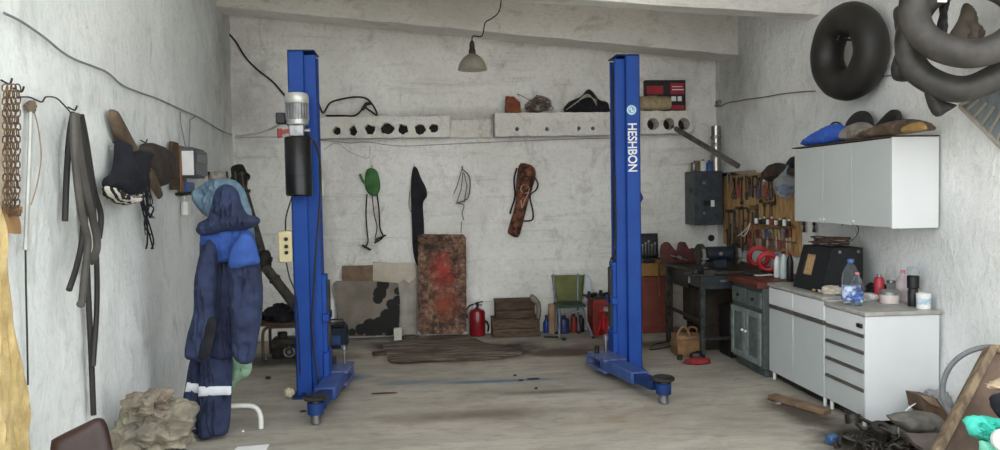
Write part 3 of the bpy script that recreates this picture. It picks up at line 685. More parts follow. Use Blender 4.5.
m = MB(); m.tube([bk(462, 169), bk(457, 186), bk(453.5, 194)], .006, 6, sm=4); m.tube([bk(462, 169), bk(469, 176), bk(470, 188), bk(467, 199), bk(456, 203)], .008, 6, sm=4); m.tube([bk(463, 172), bk(461, 190), bk(457, 202)], .006, 6); m.tube([bk(464, 173), bk(467, 186), bk(464, 203)], .006, 6); m.tube([bk(456, 203), bk(464, 205), bk(462, 213), bk(464, 220)], .006, 6, sm=3)
m.tube([bk(462, 169), bk(462, 166)], .006, 6)
solo('bent_wire', m, M('tarnished steel wire', '5b5752', '7b7670', rough=.5, metal=.5), 'thin bent metal wire frame hanging between black garment and quiver', 'wire')
m = MB(); m.tube([bk(461.5, 222, .01), bk(461, 233, .01)], .004, 5); solo('string', m, IRON, 'tiny dark cord end below the thin metal frame', 'string')
Q = thing('quiver_bag', 'brown patterned tube bag with dark straps hanging on the back wall', 'bag', bk(520, 237))
m = MB(); m.puff(FB, FB.abs([(519, 165), (527, 164), (534, 168), (535, 178), (529, 198), (523, 222), (518, 237), (509, 234), (508, 229), (515, 205), (516, 185)]), .015, .09, .014, 0, .01, wr=.01, ws=16, smooth=3)
part('tube', m, M('brown patterned cloth', '26170f', '84503a', rough=.8, scale=13, contrast=.1), Q)
m = MB(); m.tube([bk(517, 168), bk(514, 180), bk(515, 196), bk(511, 210), bk(510, 214)], .011, 6, sm=4); part('strap', m, BLKC, Q)
m = MB(); m.tube([bk(534, 176, .04), bk(538, 184, .04), bk(536, 190, .04), bk(530, 196, .05), bk(533, 212, .04), bk(532, 220, .05), bk(524, 221, .06)], .009, 6, sm=4); part('strap', m, BLKC, Q)
m = MB(); m.tube([bk(523, 205, .115), bk(527, 196, .115), bk(529, 192, .115), bk(525, 200, .117), bk(522, 208, .112), bk(521, 200, .115)], .006, 6, sm=4); m.torus(bk(525, 189, .11), .05, .005, (0, 1, 0)); part('printed_mark', m, M('pale print', 'b59a80', rough=.8), Q, 'pale printed mark')
# ---- leaning on the back wall
def lean(b_off, t_off, h=1.0):
    v = V((0, b_off-t_off, h)); return Fr((0, YB-b_off, 0), (1, 0, 0), v)
def leaner(name, pts, b_off, t_off, th, mat, label, cat, rag=.006, sd=0):
    fr = lean(b_off, t_off); m = MB(); ab = fr.abs(pts, th/2); ab = [(a, max(b, .003)) for a, b in ab]
    m.slab(fr, ab, 0, th, rag=rag, sd=sd); return solo(name, m, mat, label, cat)
leaner('cardboard_sheet', [(342, 266), (375, 265), (376, 336), (341, 336)], .03, .02, .008, M('dark cardboard', '6f5a4a', '86705d', rough=.95), 'plain brown cardboard sheet standing behind the stained board', 'cardboard', .003)
leaner('cardboard_sheet', [(373, 262), (417, 264), (417, 335), (400, 335), (396, 278), (373, 280)], .05, .03, .008, M('pale peeled card', '8e887d', 'a7a196', rough=.95, scale=6), 'grey peeled cardboard sheet beside the rusty red board', 'cardboard', .004, 3)
leaner('paper_sheet', [(373, 263), (415, 262.5), (416, 277), (409, 283), (404, 279), (398, 284), (373, 281)], .066, .044, .004, M('torn pale paper', 'b3a998', 'c6bdad', rough=.95, scale=5), 'torn pale paper strip hanging over the cardboard', 'paper', .006, 5)
# stained panel: a black spill with its own outline
t = NT('grey board with black spill'); t.b.inputs['Roughness'].default_value = .8
c = t.ramp(t.noise(t.mapped(), 3, 6), [(.4, '6f675c'), (.6, '857c70')])
fr = lean(.16, .06); o_ = V(((at(367, 335, YB-.16)).x, 0, 0))
def pos(x, y): return fr.hit(x, y)
sp = None
PB = [(333, 284), (336, 281), (372, 281), (398, 283), (400, 300), (399, 333), (391, 335.5), (345, 335), (341, 325)]
m = MB(); ab = [(a, max(b, .004)) for a, b in fr.abs(PB)]; m.slab(fr, ab, 0, .012, rag=.004)
lo = V((min(p.x for p in m.v), min(p.y for p in m.v), min(p.z for p in m.v))); hi = V((max(p.x for p in m.v), max(p.y for p in m.v), 0)); org = V(((lo.x+hi.x)/2, (lo.y+hi.y)/2, lo.z))
k = YB/F
for (x, y, r) in [(380, 293, 7), (383, 284, 6.5), (378, 299, 5), (398, 291, 4), (398, 300, 5), (391, 304, 5), (396, 312, 8), (389, 318, 10), (393, 327, 11), (380, 325, 9), (370, 326, 8), (361, 329, 6), (352, 332, 4), (394, 334, 9), (374, 334, 9)]:
    q = pos(x, y)-org; f_ = t.near((q.x, 0, q.z), (r*k, 9, r*k), .11, 11); f_ = t.ramp(f_, [(.0, 0.0), (.12, 1.0)])
    sp = f_ if sp is None else t.math('MAXIMUM', sp, f_)
t.col(t.mix(sp, c, '14120f'))
solo('stained_panel', m, t.m, 'grey board with a big black spill leaning on the back wall', 'board')
leaner('white_card', [(327, 300), (334, 299), (335, 340), (327, 340)], .24, .22, .006, PAPER, 'small white card behind the motor post', 'card', .002)
m = MB(); q = flo(398, 342); m.box((q.x-.045, q.y-.02, .005), (q.x+.045, q.y+.03, .16), .006); solo('white_packet', m, M('grimy white card', 'b5b0a6', 'c9c4ba', rough=.8), 'small upright white packet in front of the stained board', 'packet')
m = MB(); q = flo(408, 340); m.blob((q.x+.02, q.y-.0, .03), (.1, .05, .03), .2, 2, 2, 3, .001); solo('rag', m, M('greasy rag', '3a352f', '5a544b', rough=.95), 'dark greasy rag at the foot of the rusty board', 'rag')
t = NT('rusty red board'); t.b.inputs['Roughness'].default_value = .85
c = t.ramp(t.noise(t.mapped(), 11, 8, .75), [(.36, '1f1713'), (.46, '4c362b'), (.56, '7a5a48'), (.68, '998471')])
c = t.mix(t.math('MULTIPLY', t.near((0, 0, .72), (.17, 3, .28), .35, 7), t.ramp(t.noise(t.mapped((1, 1, 3)), 9, 6, .7), [(.38, 0.0), (.52, 1.0)])), c, 'a5302b')
c = t.mix(t.near((.02, 0, .36), (.2, 3, .2), .4, 8), c, '8a3f28'); c = t.mix(t.near((-.1, 0, 1.0), (.2, 3, .08), .4, 8), c, '221a16')
t.col(c); t.bump(t.noise(t.mapped(), 30, 6), .4)
leaner('rusty_board', [(418, 236), (422, 234), (463, 234.5), (466, 238), (466.5, 331), (462, 334), (421, 334), (418, 331)], .20, .1, .05, t.m, 'tall rusty red and brown metal board leaning on the back wall', 'board', .004, 2)
# fire extinguisher
q = flo(477.5, 335.5); X, Y = q.x, q.y-.0; s_ = Y/F; r_ = 8*s_
T = thing('fire_extinguisher', 'dark red fire extinguisher standing beside the rusty board', 'fire extinguisher', (X, Y, 0))
m = MB(); H_ = 27*s_; m.lathe([(r_*.94, 0), (r_, .01), (r_, H_*.86), (r_*.85, H_*.95), (r_*.4, H_*1.0), (r_*.3, H_*1.03)], (X, Y, .002), seg=28); part('cylinder', m, M('dark red gloss', '6f1019', '851722', rough=.3, coat=.3, scale=4, bump=.01), T)
m = MB(); m.cyl((X, Y, H_), (X, Y, H_+.07), .022, 14, .003); m.bar((X-.02, Y, H_+.07), (X+.07, Y-.01, H_+.085), .025, .012); m.bar((X-.02, Y, H_+.05), (X+.06, Y-.01, H_+.045), .025, .01); vl = part('valve', m, IRON, T)
m = MB(); m.cyl((X-.03, Y-.015, H_+.04), (X-.03, Y-.035, H_+.04), .018, 14); part('gauge', m, STEEL, vl)
m = MB(); m.tube([(X-.02, Y, H_+.055), (X-.09, Y-.02, H_+.04), (X-.13, Y-.02, H_-.03), (X-.11, Y-.02, H_-.1)], .011, 8, sm=5); m.tube([(X+.06, Y+.03, .16), (X+.11, Y+.05, .15), (X+.14, Y+.1, .08), (X+.13, Y+.12, .02)], .011, 8, sm=5); part('hose', m, RUB, T)
m = MB(); q = flo(466, 333); m.blob((q.x-.005, q.y+.0, .07), (.035, .03, .085), .2, 2, 1, 3, .001); solo('yellow_glove', m, M('yellow cloth', 'a89b3c', 'b9ae50', rough=.9), 'small yellow cloth tucked behind the fire extinguisher', 'cloth')
# crates
Yc = 8.55; q0 = at(493, 330, Yc); q1 = at(540, 330, Yc); zt = at(516, 320, Yc).z
def crate(x0, x1, z0, z1, y0, y1, mat, label, open_top=False):
    T = thing('wooden_crate', label, 'crate', ((x0+x1)/2, (y0+y1)/2, z0))
    m = MB(); n = 2; hh = (z1-z0)/n
    for k in range(n):
        m.box((x0, y0, z0+k*hh+.003), (x1, y0+.014, z0+(k+1)*hh-.003), .003); m.box((x0, y1-.014, z0+k*hh+.003), (x1, y1, z0+(k+1)*hh-.003), .003)
        m.box((x0, y0+.015, z0+k*hh+.003), (x0+.014, y1-.015, z0+(k+1)*hh-.003), .003); m.box((x1-.014, y0+.015, z0+k*hh+.003), (x1, y1-.015, z0+(k+1)*hh-.003), .003)
    m.box((x0+.014, y0+.014, z0), (x1-.014, y1-.014, z0+.012), 0); part('boards', m, mat, T)
    if not open_top: m = MB(); m.box((x0-.008, y0-.008, z1), (x1+.008, y1+.008, z1+.012), .004); part('lid', m, mat, T)
    for xx in (x0+.02, x1-.05): m = MB(); m.box((xx, y0-.01, z0+.004), (xx+.03, y0-.0005, z1-.004), .002); part('batten', m, mat, T)
    return T
W1 = M('grimy crate wood', '41342a', '64513f', rough=.85, scale=7, stretch=(1, 4, 6), bump=.3); W2 = M('dark crate wood', '352920', '594636', rough=.85, scale=7, stretch=(1, 4, 6), bump=.3)
crate(q0.x, q1.x, .002, zt, Yc, Yc+.28, W1, 'low grimy wooden crate on the floor beside the fire extinguisher')
ux0 = at(496, 310, Yc+.02).x; ux1 = at(535, 310, Yc+.02).x; uz = at(516, 301.5, Yc+.02).z
crate(ux0, ux1, zt+.014, uz, Yc+.02, Yc+.25, W2, 'dark wooden crate stacked on top of the low grimy crate')
m = MB(); c = at(533, 299, Yc+.1); m.puff(FY(Yc-.012), FY(Yc-.012).abs([(530, 300), (531, 294), (535, 296), (540, 302), (541, 310), (540, 318), (536, 318), (536, 306)]), .0, .03, .012, .3, .01, wr=.012, ws=20)
solo('rag', m, M('dirty beige rag', '6b6054', '8b8071', rough=.95), 'beige brown rag hanging over the upper crate corner', 'rag')
# bottle and roll
q = flo(546.5, 332.5); s_ = q.y/F; T = thing('spray_bottle', 'blue bottle with dark cap standing beside the beige roll', 'bottle', q)
m = MB(); r_ = 3.3*s_; hb = 14*s_; m.lathe([(r_*.9, 0), (r_, .006), (r_, hb*.72), (r_*.45, hb*.95), (r_*.35, hb)], q+V((0, 0, .001)), seg=18); part('body', m, M('blue bottle', '1d3a86', '28499c', rough=.35, bump=0), T)
m = MB(); m.lathe([(r_*.4, hb), (r_*.42, hb+.03), (r_*.3, hb+.045), (0, hb+.045)], q+V((0, 0, .001)), seg=14); part('cap', m, BLACK, T)
q = V((at(552.5, 331, 8.72).x, 8.72, 0)); s_ = q.y/F; m = MB(); m.lathe([(3.9*s_, 0), (4*s_, .01), (4*s_, 30*s_), (2*s_, 30*s_+.004), (1.9*s_, 29*s_), (0, 29*s_)], V((q.x, q.y, .002)), seg=22, wob=.05)
solo('paper_roll', m, M('beige roll', '94785c', 'aa8d70', rough=.9), 'upright beige roll standing between blue bottle and green chair', 'roll')
# green chair
Yh = 8.45; a = at(552, 320, Yh).x; b = at(584, 320, Yh).x; zs = at(568, 305, Yh).z
T = thing('school_chair', 'old chair with green backrest and grey tubular legs at the back wall', 'chair', ((a+b)/2, Yh, 0))
GR = M('olive green vinyl', '4a4f27', '6a6d36', rough=.6, scale=6, contrast=.2)
m = MB(); fr = Fr((0, Yh+.2, 0), (1, 0, 0), (0, .1, 1)); bb = fr.abs([(552, 278), (554, 275.5), (582, 275), (584, 277), (582, 300), (579, 302), (557, 302)]); m.puff(fr, bb, 0, .02, .02, .3, .012, width=.04, smooth=2); part('backrest', m, GR, T)
m = MB(); m.box((a+.05, Yh-.14, zs-.012), (b, Yh+.19, zs+.014), .008); part('seat', m, M('dark green seat', '25352f', '33463d', rough=.6), T)
GT = M('grey tube', '6f7883', '8b949e', rough=.4, metal=.5)
fl1 = flo(557, 338); fl2 = flo(589, 336)
for nm, pts in (('leg', [(a+.07, Yh-.12, zs-.02), (a+.06, Yh-.12, .02), (a+.1, Yh-.18, .015)]), ('leg', [(b-.03, Yh-.12, zs-.02), (b, Yh-.13, .2), (b+.07, Yh-.15, .015)]), ('leg', [(a+.09, Yh+.19, zs-.02), (a+.08, Yh+.21, .01)]), ('leg', [(b-.03, Yh+.19, zs-.02), (b-.02, Yh+.21, .01)])):
    m = MB(); m.tube(pts, .013, 8); lg = part(nm, m, GT, T); m = MB(); m.cyl(V(pts[-1])-V((0, 0, .012)), V(pts[-1])+V((0, 0, .02)), .018, 12, .004); part('foot_cap', m, BLACK, lg)
for nm, pp in (('back_post', [(a+.07, Yh+.19, zs), (a+.06, Yh+.225, zs+.33)]), ('back_post', [(b-.03, Yh+.19, zs), (b-.02, Yh+.225, zs+.33)]), ('crossbar', [(a+.07, Yh-.12, zs-.06), (b-.03, Yh-.12, zs-.06)])): m = MB(); m.tube(pp, .01, 8); part(nm, m, GT, T)
m = MB(); q = at(588, 288, Yh+.25); m.puff(FY(Yh+.34), FY(Yh+.34).abs([(584, 276), (588, 275), (591, 283), (592, 300), (584, 302)]), 0, .01, .015, .2, .004, wr=.006); solo('plastic_sheet', m, M('pale plastic', 'b7bec2', 'c8cfd2', rough=.4), 'pale plastic sheet behind the green chair back', 'sheet')
def canister(name, px, py, w, h, mat, label, cat, dy=0):
    q = V((at(px, py, 8.55+dy).x, 8.55+dy, 0)); s_ = q.y/F; T = thing(name, label, cat, q); m = MB(); r = w/2*s_; hh = h*s_
    m.lathe([(r*.92, 0), (r, .01), (r, hh*.72), (r*.8, hh*.84), (r*.3, hh*.88), (r*.28, hh*.92)], (q.x, q.y, .002), seg=20); part('body', m, mat, T)
    m = MB(); m.lathe([(r*.36, hh*.9), (r*.36, hh), (0, hh)], (q.x, q.y, .002), seg=14); part('cap', m, BLACK, T)
    m = MB(); m.tube([(q.x-r*.6, q.y, hh*.8), (q.x-r*.5, q.y, hh*.98), (q.x+r*.1, q.y, hh*.96)], .008, 6, sm=4); part('handle', m, mat, T)
canister('canister', 564, 330, 11, 18, M('blue canister', '232f55', '2f3d6b', rough=.4), 'round dark blue canister under the green chair', 'canister', .16)
canister('jug', 574, 330.5, 7, 19, REDP, 'small red oil jug under the green chair', 'jug', .18)
canister('canister', 581, 329.5, 6.5, 17, BLACK, 'narrow black canister beside the red oil jug', 'canister', .2)
m = MB(); q = flo(547, 336); m.tube([(q.x-.05, q.y-.1, .012), (q.x+.05, q.y-.12, .012), (q.x+.1, q.y-.16, .012), (q.x+.16, q.y-.3, .012)], .012, 7, sm=5); solo('pry_bar', m, IRON, 'dark bent bar lying on the floor before the blue bottle', 'bar')
# red cabinet with tools, jack stand
Yr = 8.48; a = at(592, 310, Yr).x; b = at(620, 310, Yr).x; zt = at(605, 297, Yr).z
T = thing('red_stand', 'low red metal cabinet beside the green chair, dark tools on top', 'cabinet', ((a+b)/2, Yr+.15, 0))
m = MB(); m.box((a+.01, Yr, .02), (b, Yr+.3, zt-.02), .006); m.box((a+.02, Yr+.02, 0), (b-.02, Yr+.28, .02), 0); part('body', m, REDP, T)
m = MB(); m.box((a-.04, Yr-.02, zt-.02), (b+.02, Yr+.32, zt), .005); part('top', m, GREASE, T)
m = MB(); m.box((a+.04, Yr-.012, .06), (a+.19, Yr-.0005, zt-.08), .004); d = part('door', m, REDP, T); m = MB(); m.bar((a+.17, Yr-.02, zt*.5), (a+.17, Yr-.02, zt*.66), .012, .015); part('handle', m, DSTEEL, d)
for k, (dx, lab, L_, w_) in enumerate(((.0, 'flat dark iron bracket on the edge of the low red cabinet', .12, .05), (.14, 'dark spanner lying on the low red cabinet', .14, .025), (.26, 'dark iron block on the far end of the low red cabinet', .07, .07))):
    m = MB(); m.bar((a+dx-.02, Yr+.02+.02*k, zt+.02), (a+dx-.02+L_*.7, Yr+.12, zt+.022), w_, .036); m.cyl((a+dx, Yr+.15, zt+.001), (a+dx, Yr+.15, zt+.05+.01*k), .02, 10); 
    solo(['iron_bracket', 'spanner', 'iron_block'][k], m, IRON, lab, ['bracket', 'spanner', 'block'][k])
q = flo(604, 331); q = V((at(604, 330, 8.33).x, 8.33, 0)); T = thing('jack_stand', 'bright red tripod jack stand before the low red cabinet', 'jack stand', q); X, Y = q.x, q.y
m = MB()
for aa in (.3, 1.87, 3.44, 5.0): m.bar((X+.1*math.cos(aa), Y+.09*math.sin(aa), .015), (X+.025*math.cos(aa), Y+.025*math.sin(aa), .22), .035, .012)
m.cyl((X, Y, .1), (X, Y, .24), .03, 12); part('base', m, REDB, T)
m = MB(); m.cyl((X, Y, .22), (X, Y, .3), .016, 12); m.box((X-.05, Y-.02, .3), (X+.05, Y+.02, .318), .004); part('saddle', m, REDB, T)
m = MB(); m.bar((X+.02, Y-.04, .2), (X+.1, Y-.1, .26), .015, .012); part('handle', m, DSTEEL, T)
p = at(610, 308, 8.1); m = MB(); m.cyl((p.x, 8.12, .005), (p.x, 8.12, p.z-.03), .018, 12); m.cyl((p.x, 8.12, .003), (p.x, 8.12, .02), .09, 20, .004); m.bar((p.x-.07, 8.12, p.z-.01), (p.x+.1, 8.1, p.z-.03), .1, .04, bev=.01)
solo('stand_lamp', m, M('grey painted tin', '7b7a74', '92918a', rough=.5), 'small grey metal stand head beside the lettered post', 'stand')
# ================================================================== side wall with the hanging hoses and the work clothes
def lp(x, y, off=.03): return FL.p(*FL.ab(x, y, off), off)
# net of rusty chain links
hook(FL, 6, 80, 'dark hook holding the rusty chain net', ); hook(FL, 18, 88, 'second dark hook beside the rusty chain net')
m = MB(); random.seed(11)
RC = M('rusty chain', '4f4031', '7a644c', rough=.8, metal=.3, scale=30)
T = thing('chain_net', 'rusty chain net hanging in strands at the doorway end of the wall', 'chain net', lp(12, 215, .06))
STR = [(5, 6), (9, 9.5), (13.5, 13), (18, 17)]
for i, (xa, xb) in enumerate(STR):
    n = 20; m = MB()
    for k in range(n):
        f0 = k/n; f1 = (k+1.25)/n; y0 = 84+f0*128; y1 = 84+f1*128
        sw = .8*math.sin(k*.9+i*1.7)
        p0 = lp(xa+(xb-xa)*f0+sw, y0, .05+.01*math.sin(k+i)); p1 = lp(xa+(xb-xa)*f1-sw, y1, .05+.01*math.cos(k+i))
        c = (p0+p1)/2; d = p1-p0; L_ = d.length; d.normalize(); sd = d.cross(FL.n).normalized() if k % 2 else FL.n
        h = L_*.5; w = .0095
        m.tube([c+d*h, c+d*h*.6+sd*w, c-d*h*.6+sd*w, c-d*h, c-d*h*.6-sd*w, c+d*h*.6-sd*w], .0032, 5, closed=True, sm=2)
    part('chain_strand', m, RC, T)
m = MB(); m.cbox(lp(13, 213, .06), (.06, .02, .03)); part('bottom_link', m, RC, T)
m = MB(); fr = FL; m.slab(FL, FL.abs([(3, 204), (19, 207), (19, 213), (15, 215), (17, 223), (18, 234), (5, 233), (4, 216)], .03), .03, .045, rag=.004); 
solo('wooden_piece', m, M('pale orange wood', '8a6a48', 'a8845c', rough=.7, scale=5), 'small pale wooden piece hanging below the rusty chain net', 'wood piece')
# rod, cords
m = MB(); m.tube([lp(31, 106, .03), lp(29.5, 160, .03), lp(25.5, 250, .03)], .011, 8); solo('metal_rod', m, M('grey rod', 'a9a9a4', 'bcbcb8', rough=.4, metal=.4), 'thin pale grey rod hanging upright beside the chain net', 'rod')
m = MB(); m.tube([lp(25.5, 250, .03), lp(26, 290, .02), lp(27, 330, .02), lp(28, 385, .02)], .004, 6); solo('cord', m, BLACK, 'thin black cord dangling from the lower end of grey rod', 'cord')
m = MB(); m.tube([lp(31, 104, .03), lp(36, 118, .025), lp(40, 140, .02), (lp(41, 160, .02)), lp(37, 185, .02), lp(31, 205, .025)], .003, 5, sm=5); solo('cord', m, M('tan cord', '8a7a60', 'a09074', rough=.9), 'thin tan cord bowing out beside the grey rod', 'cord')
m = MB(); m.tube([lp(20, 97, .03), lp(28, 97, .02), (lp(34, 99, .02)), lp(42, 102, .02), lp(46, 97, .02), lp(56, 98, .02), lp(64, 105, .02), lp(70, 112, .03)], .004, 6, sm=4); solo('wire', m, DSTEEL, 'bent wire on the wall between chain net and rubber hoses', 'wire')
m = MB(); m.blob(lp(31, 107, .03), (.025, .025, .03), .3, 2, 3, 3); solo('rag', m, BROWNC, 'small brown rag knot on top of the grey rod', 'rag')
# towel
m = MB(); pts = FL.abs([(-12, 180), (-2, 180), (4, 205), (8, 240), (12, 290), (17, 325), (26, 375), (30, 420), (28, 470), (-14, 490)], .10)
m.puff(FL, pts, .03, .07, .018, 0, .01, wr=.03, ws=7, sd=6, wst=(2.6, .25), width=.06)
solo('towel', m, M('mustard towel', 'b49c68', 'cdb885', rough=1, scale=9, bump=.5, bscale=140), 'mustard yellow towel hanging at the doorway edge', 'towel')
# rubber hoses
hook(FL, 72, 107, 'wall hook holding the bundle of black rubber hoses')
def hose(pts, r, mat, label, sq=1): m = MB(); m.tube([lp(x, y, o) for x, y, o in pts], r, 8, sm=6, squash=sq); return solo('rubber_hose', m, mat, label, 'hose', 'rubber hoses on one hook')
hose([(73, 113, .03), (69, 140, .03), (66.5, 180, .03), (65, 221, .03)], .016, RUB, 'dark rubber hose ending highest at the chain net side of its hook')
hose([(75, 113, .135), (79, 150, .135), (86, 190, .135), (93, 220, .13), (97, 240, .13), (96, 252, .13), (91, 262, .13)], .02, RUBG, 'thick grey rubber hose bowing outwards in the hose bundle')
hose([(81, 115, .03), (86, 140, .03), (94, 190, .03), (101, 215, .03), (99, 238, .03)], .017, RUB, 'black rubber hose curving nearest to the fur-trimmed cap')
hose([(74, 114, .17), (75, 160, .17), (81, 210, .17), (88, 240, .17), (86, 262, .165), (82, 300, .16), (80, 304, .16)], .018, RUBG, 'grey rubber hose crossing in front and ending with a short tail')
hose([(76, 114, .10), (80, 180, .10), (83, 230, .10), (77, 265, .095), (69, 290, .09)], .015, RUB, 'black rubber hose with its free end slanting to the doorway')
hose([(78, 114, .03), (82, 170, .03), (86, 240, .03), (88.5, 300, .03), (91, 350, .03), (93.5, 415, .03)], .016, RUB, 'longest black rubber hose, reaching down to the brown chair')
hose([(79, 116, .065), (88, 170, .065), (95, 230, .065), (97, 300, .06), (93, 366, .06)], .015, RUB, 'second longest black rubber hose in the bundle')
# wooden strop + cap
hook(FL, 116, 142, 'wall hook under the leather strip and fur-trimmed cap'); hook(FL, 143.5, 140, 'wall hook holding the brown cap')
m = MB(); m.puff(FL, FL.abs([(110, 112), (115, 110), (120, 118), (129, 135), (137, 151), (133, 156), (124, 146), (114, 130)], .04), .03, .03, .012, 0, .01)
solo('leather_strip', m, M('worn brown leather', '4d4034', '6e5d4c', rough=.7, scale=6), 'long brown leather strip slanting above the fur-trimmed cap', 'strip')
T = thing('fur_cap', 'black cap with black and white fur trim hanging on the wall', 'cap', lp(122, 205, .05))
m = MB(); m.puff(FL, FL.abs([(117, 140), (121, 143), (123, 152), (130, 153), (138, 150), (146, 151), (147, 157), (140, 166), (138, 182), (134, 196), (128, 199), (115, 195), (105, 186), (106, 179), (113, 173), (116, 160)], .06), .045, .10, .016, 0, .01, wr=.02, ws=12, sd=3)
part('crown', m, M('black blue cloth', '101116', '1a1d26', rough=.9, scale=9), T)
t = NT('striped fur'); t.b.inputs['Roughness'].default_value = 1
wv = t.new('TexWave'); wv.inputs['Scale'].default_value = 9; wv.inputs['Distortion'].default_value = 6; wv.inputs['Detail'].default_value = 2; t.link(t.mapped((1, 1, .6)), wv.inputs['Vector'])
t.col(t.ramp(wv.outputs['Fac'], [(.42, '1d1c1b'), (.56, 'cfcac0')])); t.bump(t.noise(t.mapped(), 90, 4), .5)
m = MB(); m.puff(FL, FL.abs([(104.5, 186), (112, 190), (124, 196), (134, 193), (134, 198), (130, 204), (119, 205), (108, 199), (104.5, 192)], .09), .09, .06, .012, .5, .012, wr=.015, ws=30); part('fur_trim', m, t.m, T, 'black and white fur trim')
m = MB(); m.puff(FL, FL.abs([(146, 146), (152, 143), (161, 144), (168, 149), (173, 160), (172, 176), (167, 186), (158, 184), (152, 170), (147, 157)], .06), .02, .08, .016, 0, .01, wr=.015, ws=9, sd=6)
solo('flat_cap', m, M('dark brown felt', '2c2623', '453c37', rough=.95, scale=10), 'dark brown round cap hanging on the wall behind the fur-trimmed cap', 'cap')
T = thing('strap_bundle', 'bundle of thin black straps dangling below the caps', 'straps', lp(148, 248, .05)); random.seed(5)
for k in range(9):
    x0 = 141+k*1.1; L_ = random.choice([210, 218, 226, 235, 249]); m = MB(); m.tube([lp(x0+1, 164, .04+.004*k), lp(x0+random.uniform(-1, 2), 185, .06), lp(x0+random.uniform(-2, 4), 203, .06), lp(147+random.uniform(-4, 7), L_-10, .05), lp(149+random.uniform(-5, 6), L_, .05)], .006, 5, sm=5, squash=.5); part('strap', m, BLKC, T)
m = MB(); m.puff(FL, FL.abs([(146, 166), (152, 170), (158, 185), (161, 195), (158, 199), (152, 190), (146, 176)], .05), .05, .02, .012, .3, .005); part('leather_tab', m, M('worn brown leather', '4d4034'), T, 'brown leather tab')
m = MB(); m.fbox(FL, *[FL.ab(167, 142)[0], FL.ab(173.5, 142)[0]], FL.ab(170, 190)[1], FL.ab(170, 142)[1], .012, .04, .004); solo('wooden_stick', m, WOODD, 'dark upright wooden stick between the brown cap and the meter box', 'stick')
m = MB(); m.fbox(FL, FL.ab(175.5, 142)[0], FL.ab(181, 142)[0], FL.ab(178, 196)[1], FL.ab(178, 146)[1], .012, .035, .004); solo('wooden_stick', m, WOOD, 'lighter brown upright stick touching the meter box', 'stick')
# meter box
a0, b1 = FL.ab(195, 147, .14); a1, _ = FL.ab(207, 147, .14); _, b0 = FL.ab(201, 178, .14)
T = thing('meter_box', 'small grey electric meter box with white front and open wires', 'meter', FL.p((a0+a1)/2, b0, .01))
m = MB(); m.fbox(FL, a0, a1, b0, b1, .012, .12, .01); part('body', m, M('dark grey meter', '4a4e56', '5a5f68', rough=.5), T)
m = MB(); m.fbox(FL, a0+.005, a1-.005, b0+.02, b1-.02, .121, .14, .008); lid = part('cover', m, M('smoke grey cover', '3b4048', '484d56', rough=.3), T)
fe = Fr(FL.p(a0, 0, 0)-FL.u*.001, -FL.n, (0, 0, 1))
m = MB(); m.fbox(fe, -.125, -.02, b0+.02, b1-.03, 0, .006, .002); part('front_label', m, PAPER, T, 'white label')
m = MB(); m.fbox(FL, a0+.02, a1-.02, b0+.12, b1-.05, .1405, .146, .003); part('window', m, M('dark window', '22262c', rough=.2, bump=0), lid)
a0, b1 = FL.ab(187, 182, .06); a1, b0 = FL.ab(195, 193, .06); m = MB(); m.fbox(FL, a0, a1, b0, b1, .006, .06, .006); solo('breaker', m, M('blue breaker', '24406e', '31518a', rough=.4), 'small blue switch box just below the meter box', 'switch')
c = lp(185, 208, .03); m = MB(); m.cyl(c-V((0, 0, .06)), c+V((0, 0, .05)), .03, 16, .006); m.tube([c+V((0, 0, .05)), lp(184, 196, .03), lp(185, 190, .03)], .005, 6); solo('plug', m, WPLAST, 'white plug hanging by its cord below the blue switch', 'plug')
m = MB(); m.tube([lp(186, 149, .03), lp(181, 125, .012), lp(180, 112, .012)], .005, 6); m.tube([lp(189, 149, .03), lp(190, 120, .012), lp(196, 116, .012)], .005, 6); solo('cable', m, CG, 'thin twin cable rising from the meter box to the long grey cable', 'cable')
# coat rail standing out from the wall
SY = 5.42
sx = at(222, 190, SY).x; sz = at(222, 184, SY).z
xw = xl(6.3)
T = thing('coat_rail', 'dark iron coat rail standing out from the wall above the work jacket', 'coat rail', (xw, 6.3, sz-.05))
m = MB(); m.tube([(xl(6.3)+.006, 6.3, sz-.06), (sx+.02, SY+.16, sz-.05), (sx+.16, SY+.12, sz-.05)], .013, 8); part('rail', m, IRON, T)
for k, px in enumerate((207, 217, 225, 233, 240)):
    p = at(px, 176, SY+.06); m = MB(); m.tube([(p.x, SY+.15, sz-.05), (p.x, SY+.13, sz+.02), (p.x, SY+.12, sz+.05), (p.x, SY+.11, sz+.09)], .009, 6, sm=4); part('peg', m, IRON, T)
m = MB(); fr = FY(SY+.0); m.puff(FY(SY+.10), FY(SY+.1).abs([(209, 177), (213, 172), (221, 171), (226, 176), (228, 184), (219, 187), (210, 186)]), 0, .05, .012, .5, .006, wr=.02, ws=16)
solo('knit_cap', m, M('grey beige knit', '5f5b54', '7c776e', rough=1, scale=30), 'grey beige cap on the coat rail above the denim shirt', 'cap')
# denim shirt behind the jacket
DEN = M('washed denim', '52697a', '71899a', rough=.95, scale=7, bump=.3, bscale=80)
m = MB(); fr = FY(SY+.02)
m.puff(fr, fr.abs([(192, 194), (198, 188), (208, 181), (220, 179), (234, 180), (243, 188), (248, 200), (252, 215), (256, 245), (254, 262), (246, 262), (240, 230), (226, 226), (210, 218), (203, 214), (196, 205)]), 0, .05, .013, .3, .01, wr=.08, ws=8, sd=2, wst=(1.6, .7))
solo('denim_shirt', m, DEN, 'washed blue denim shirt hanging behind the navy work jacket', 'shirt')
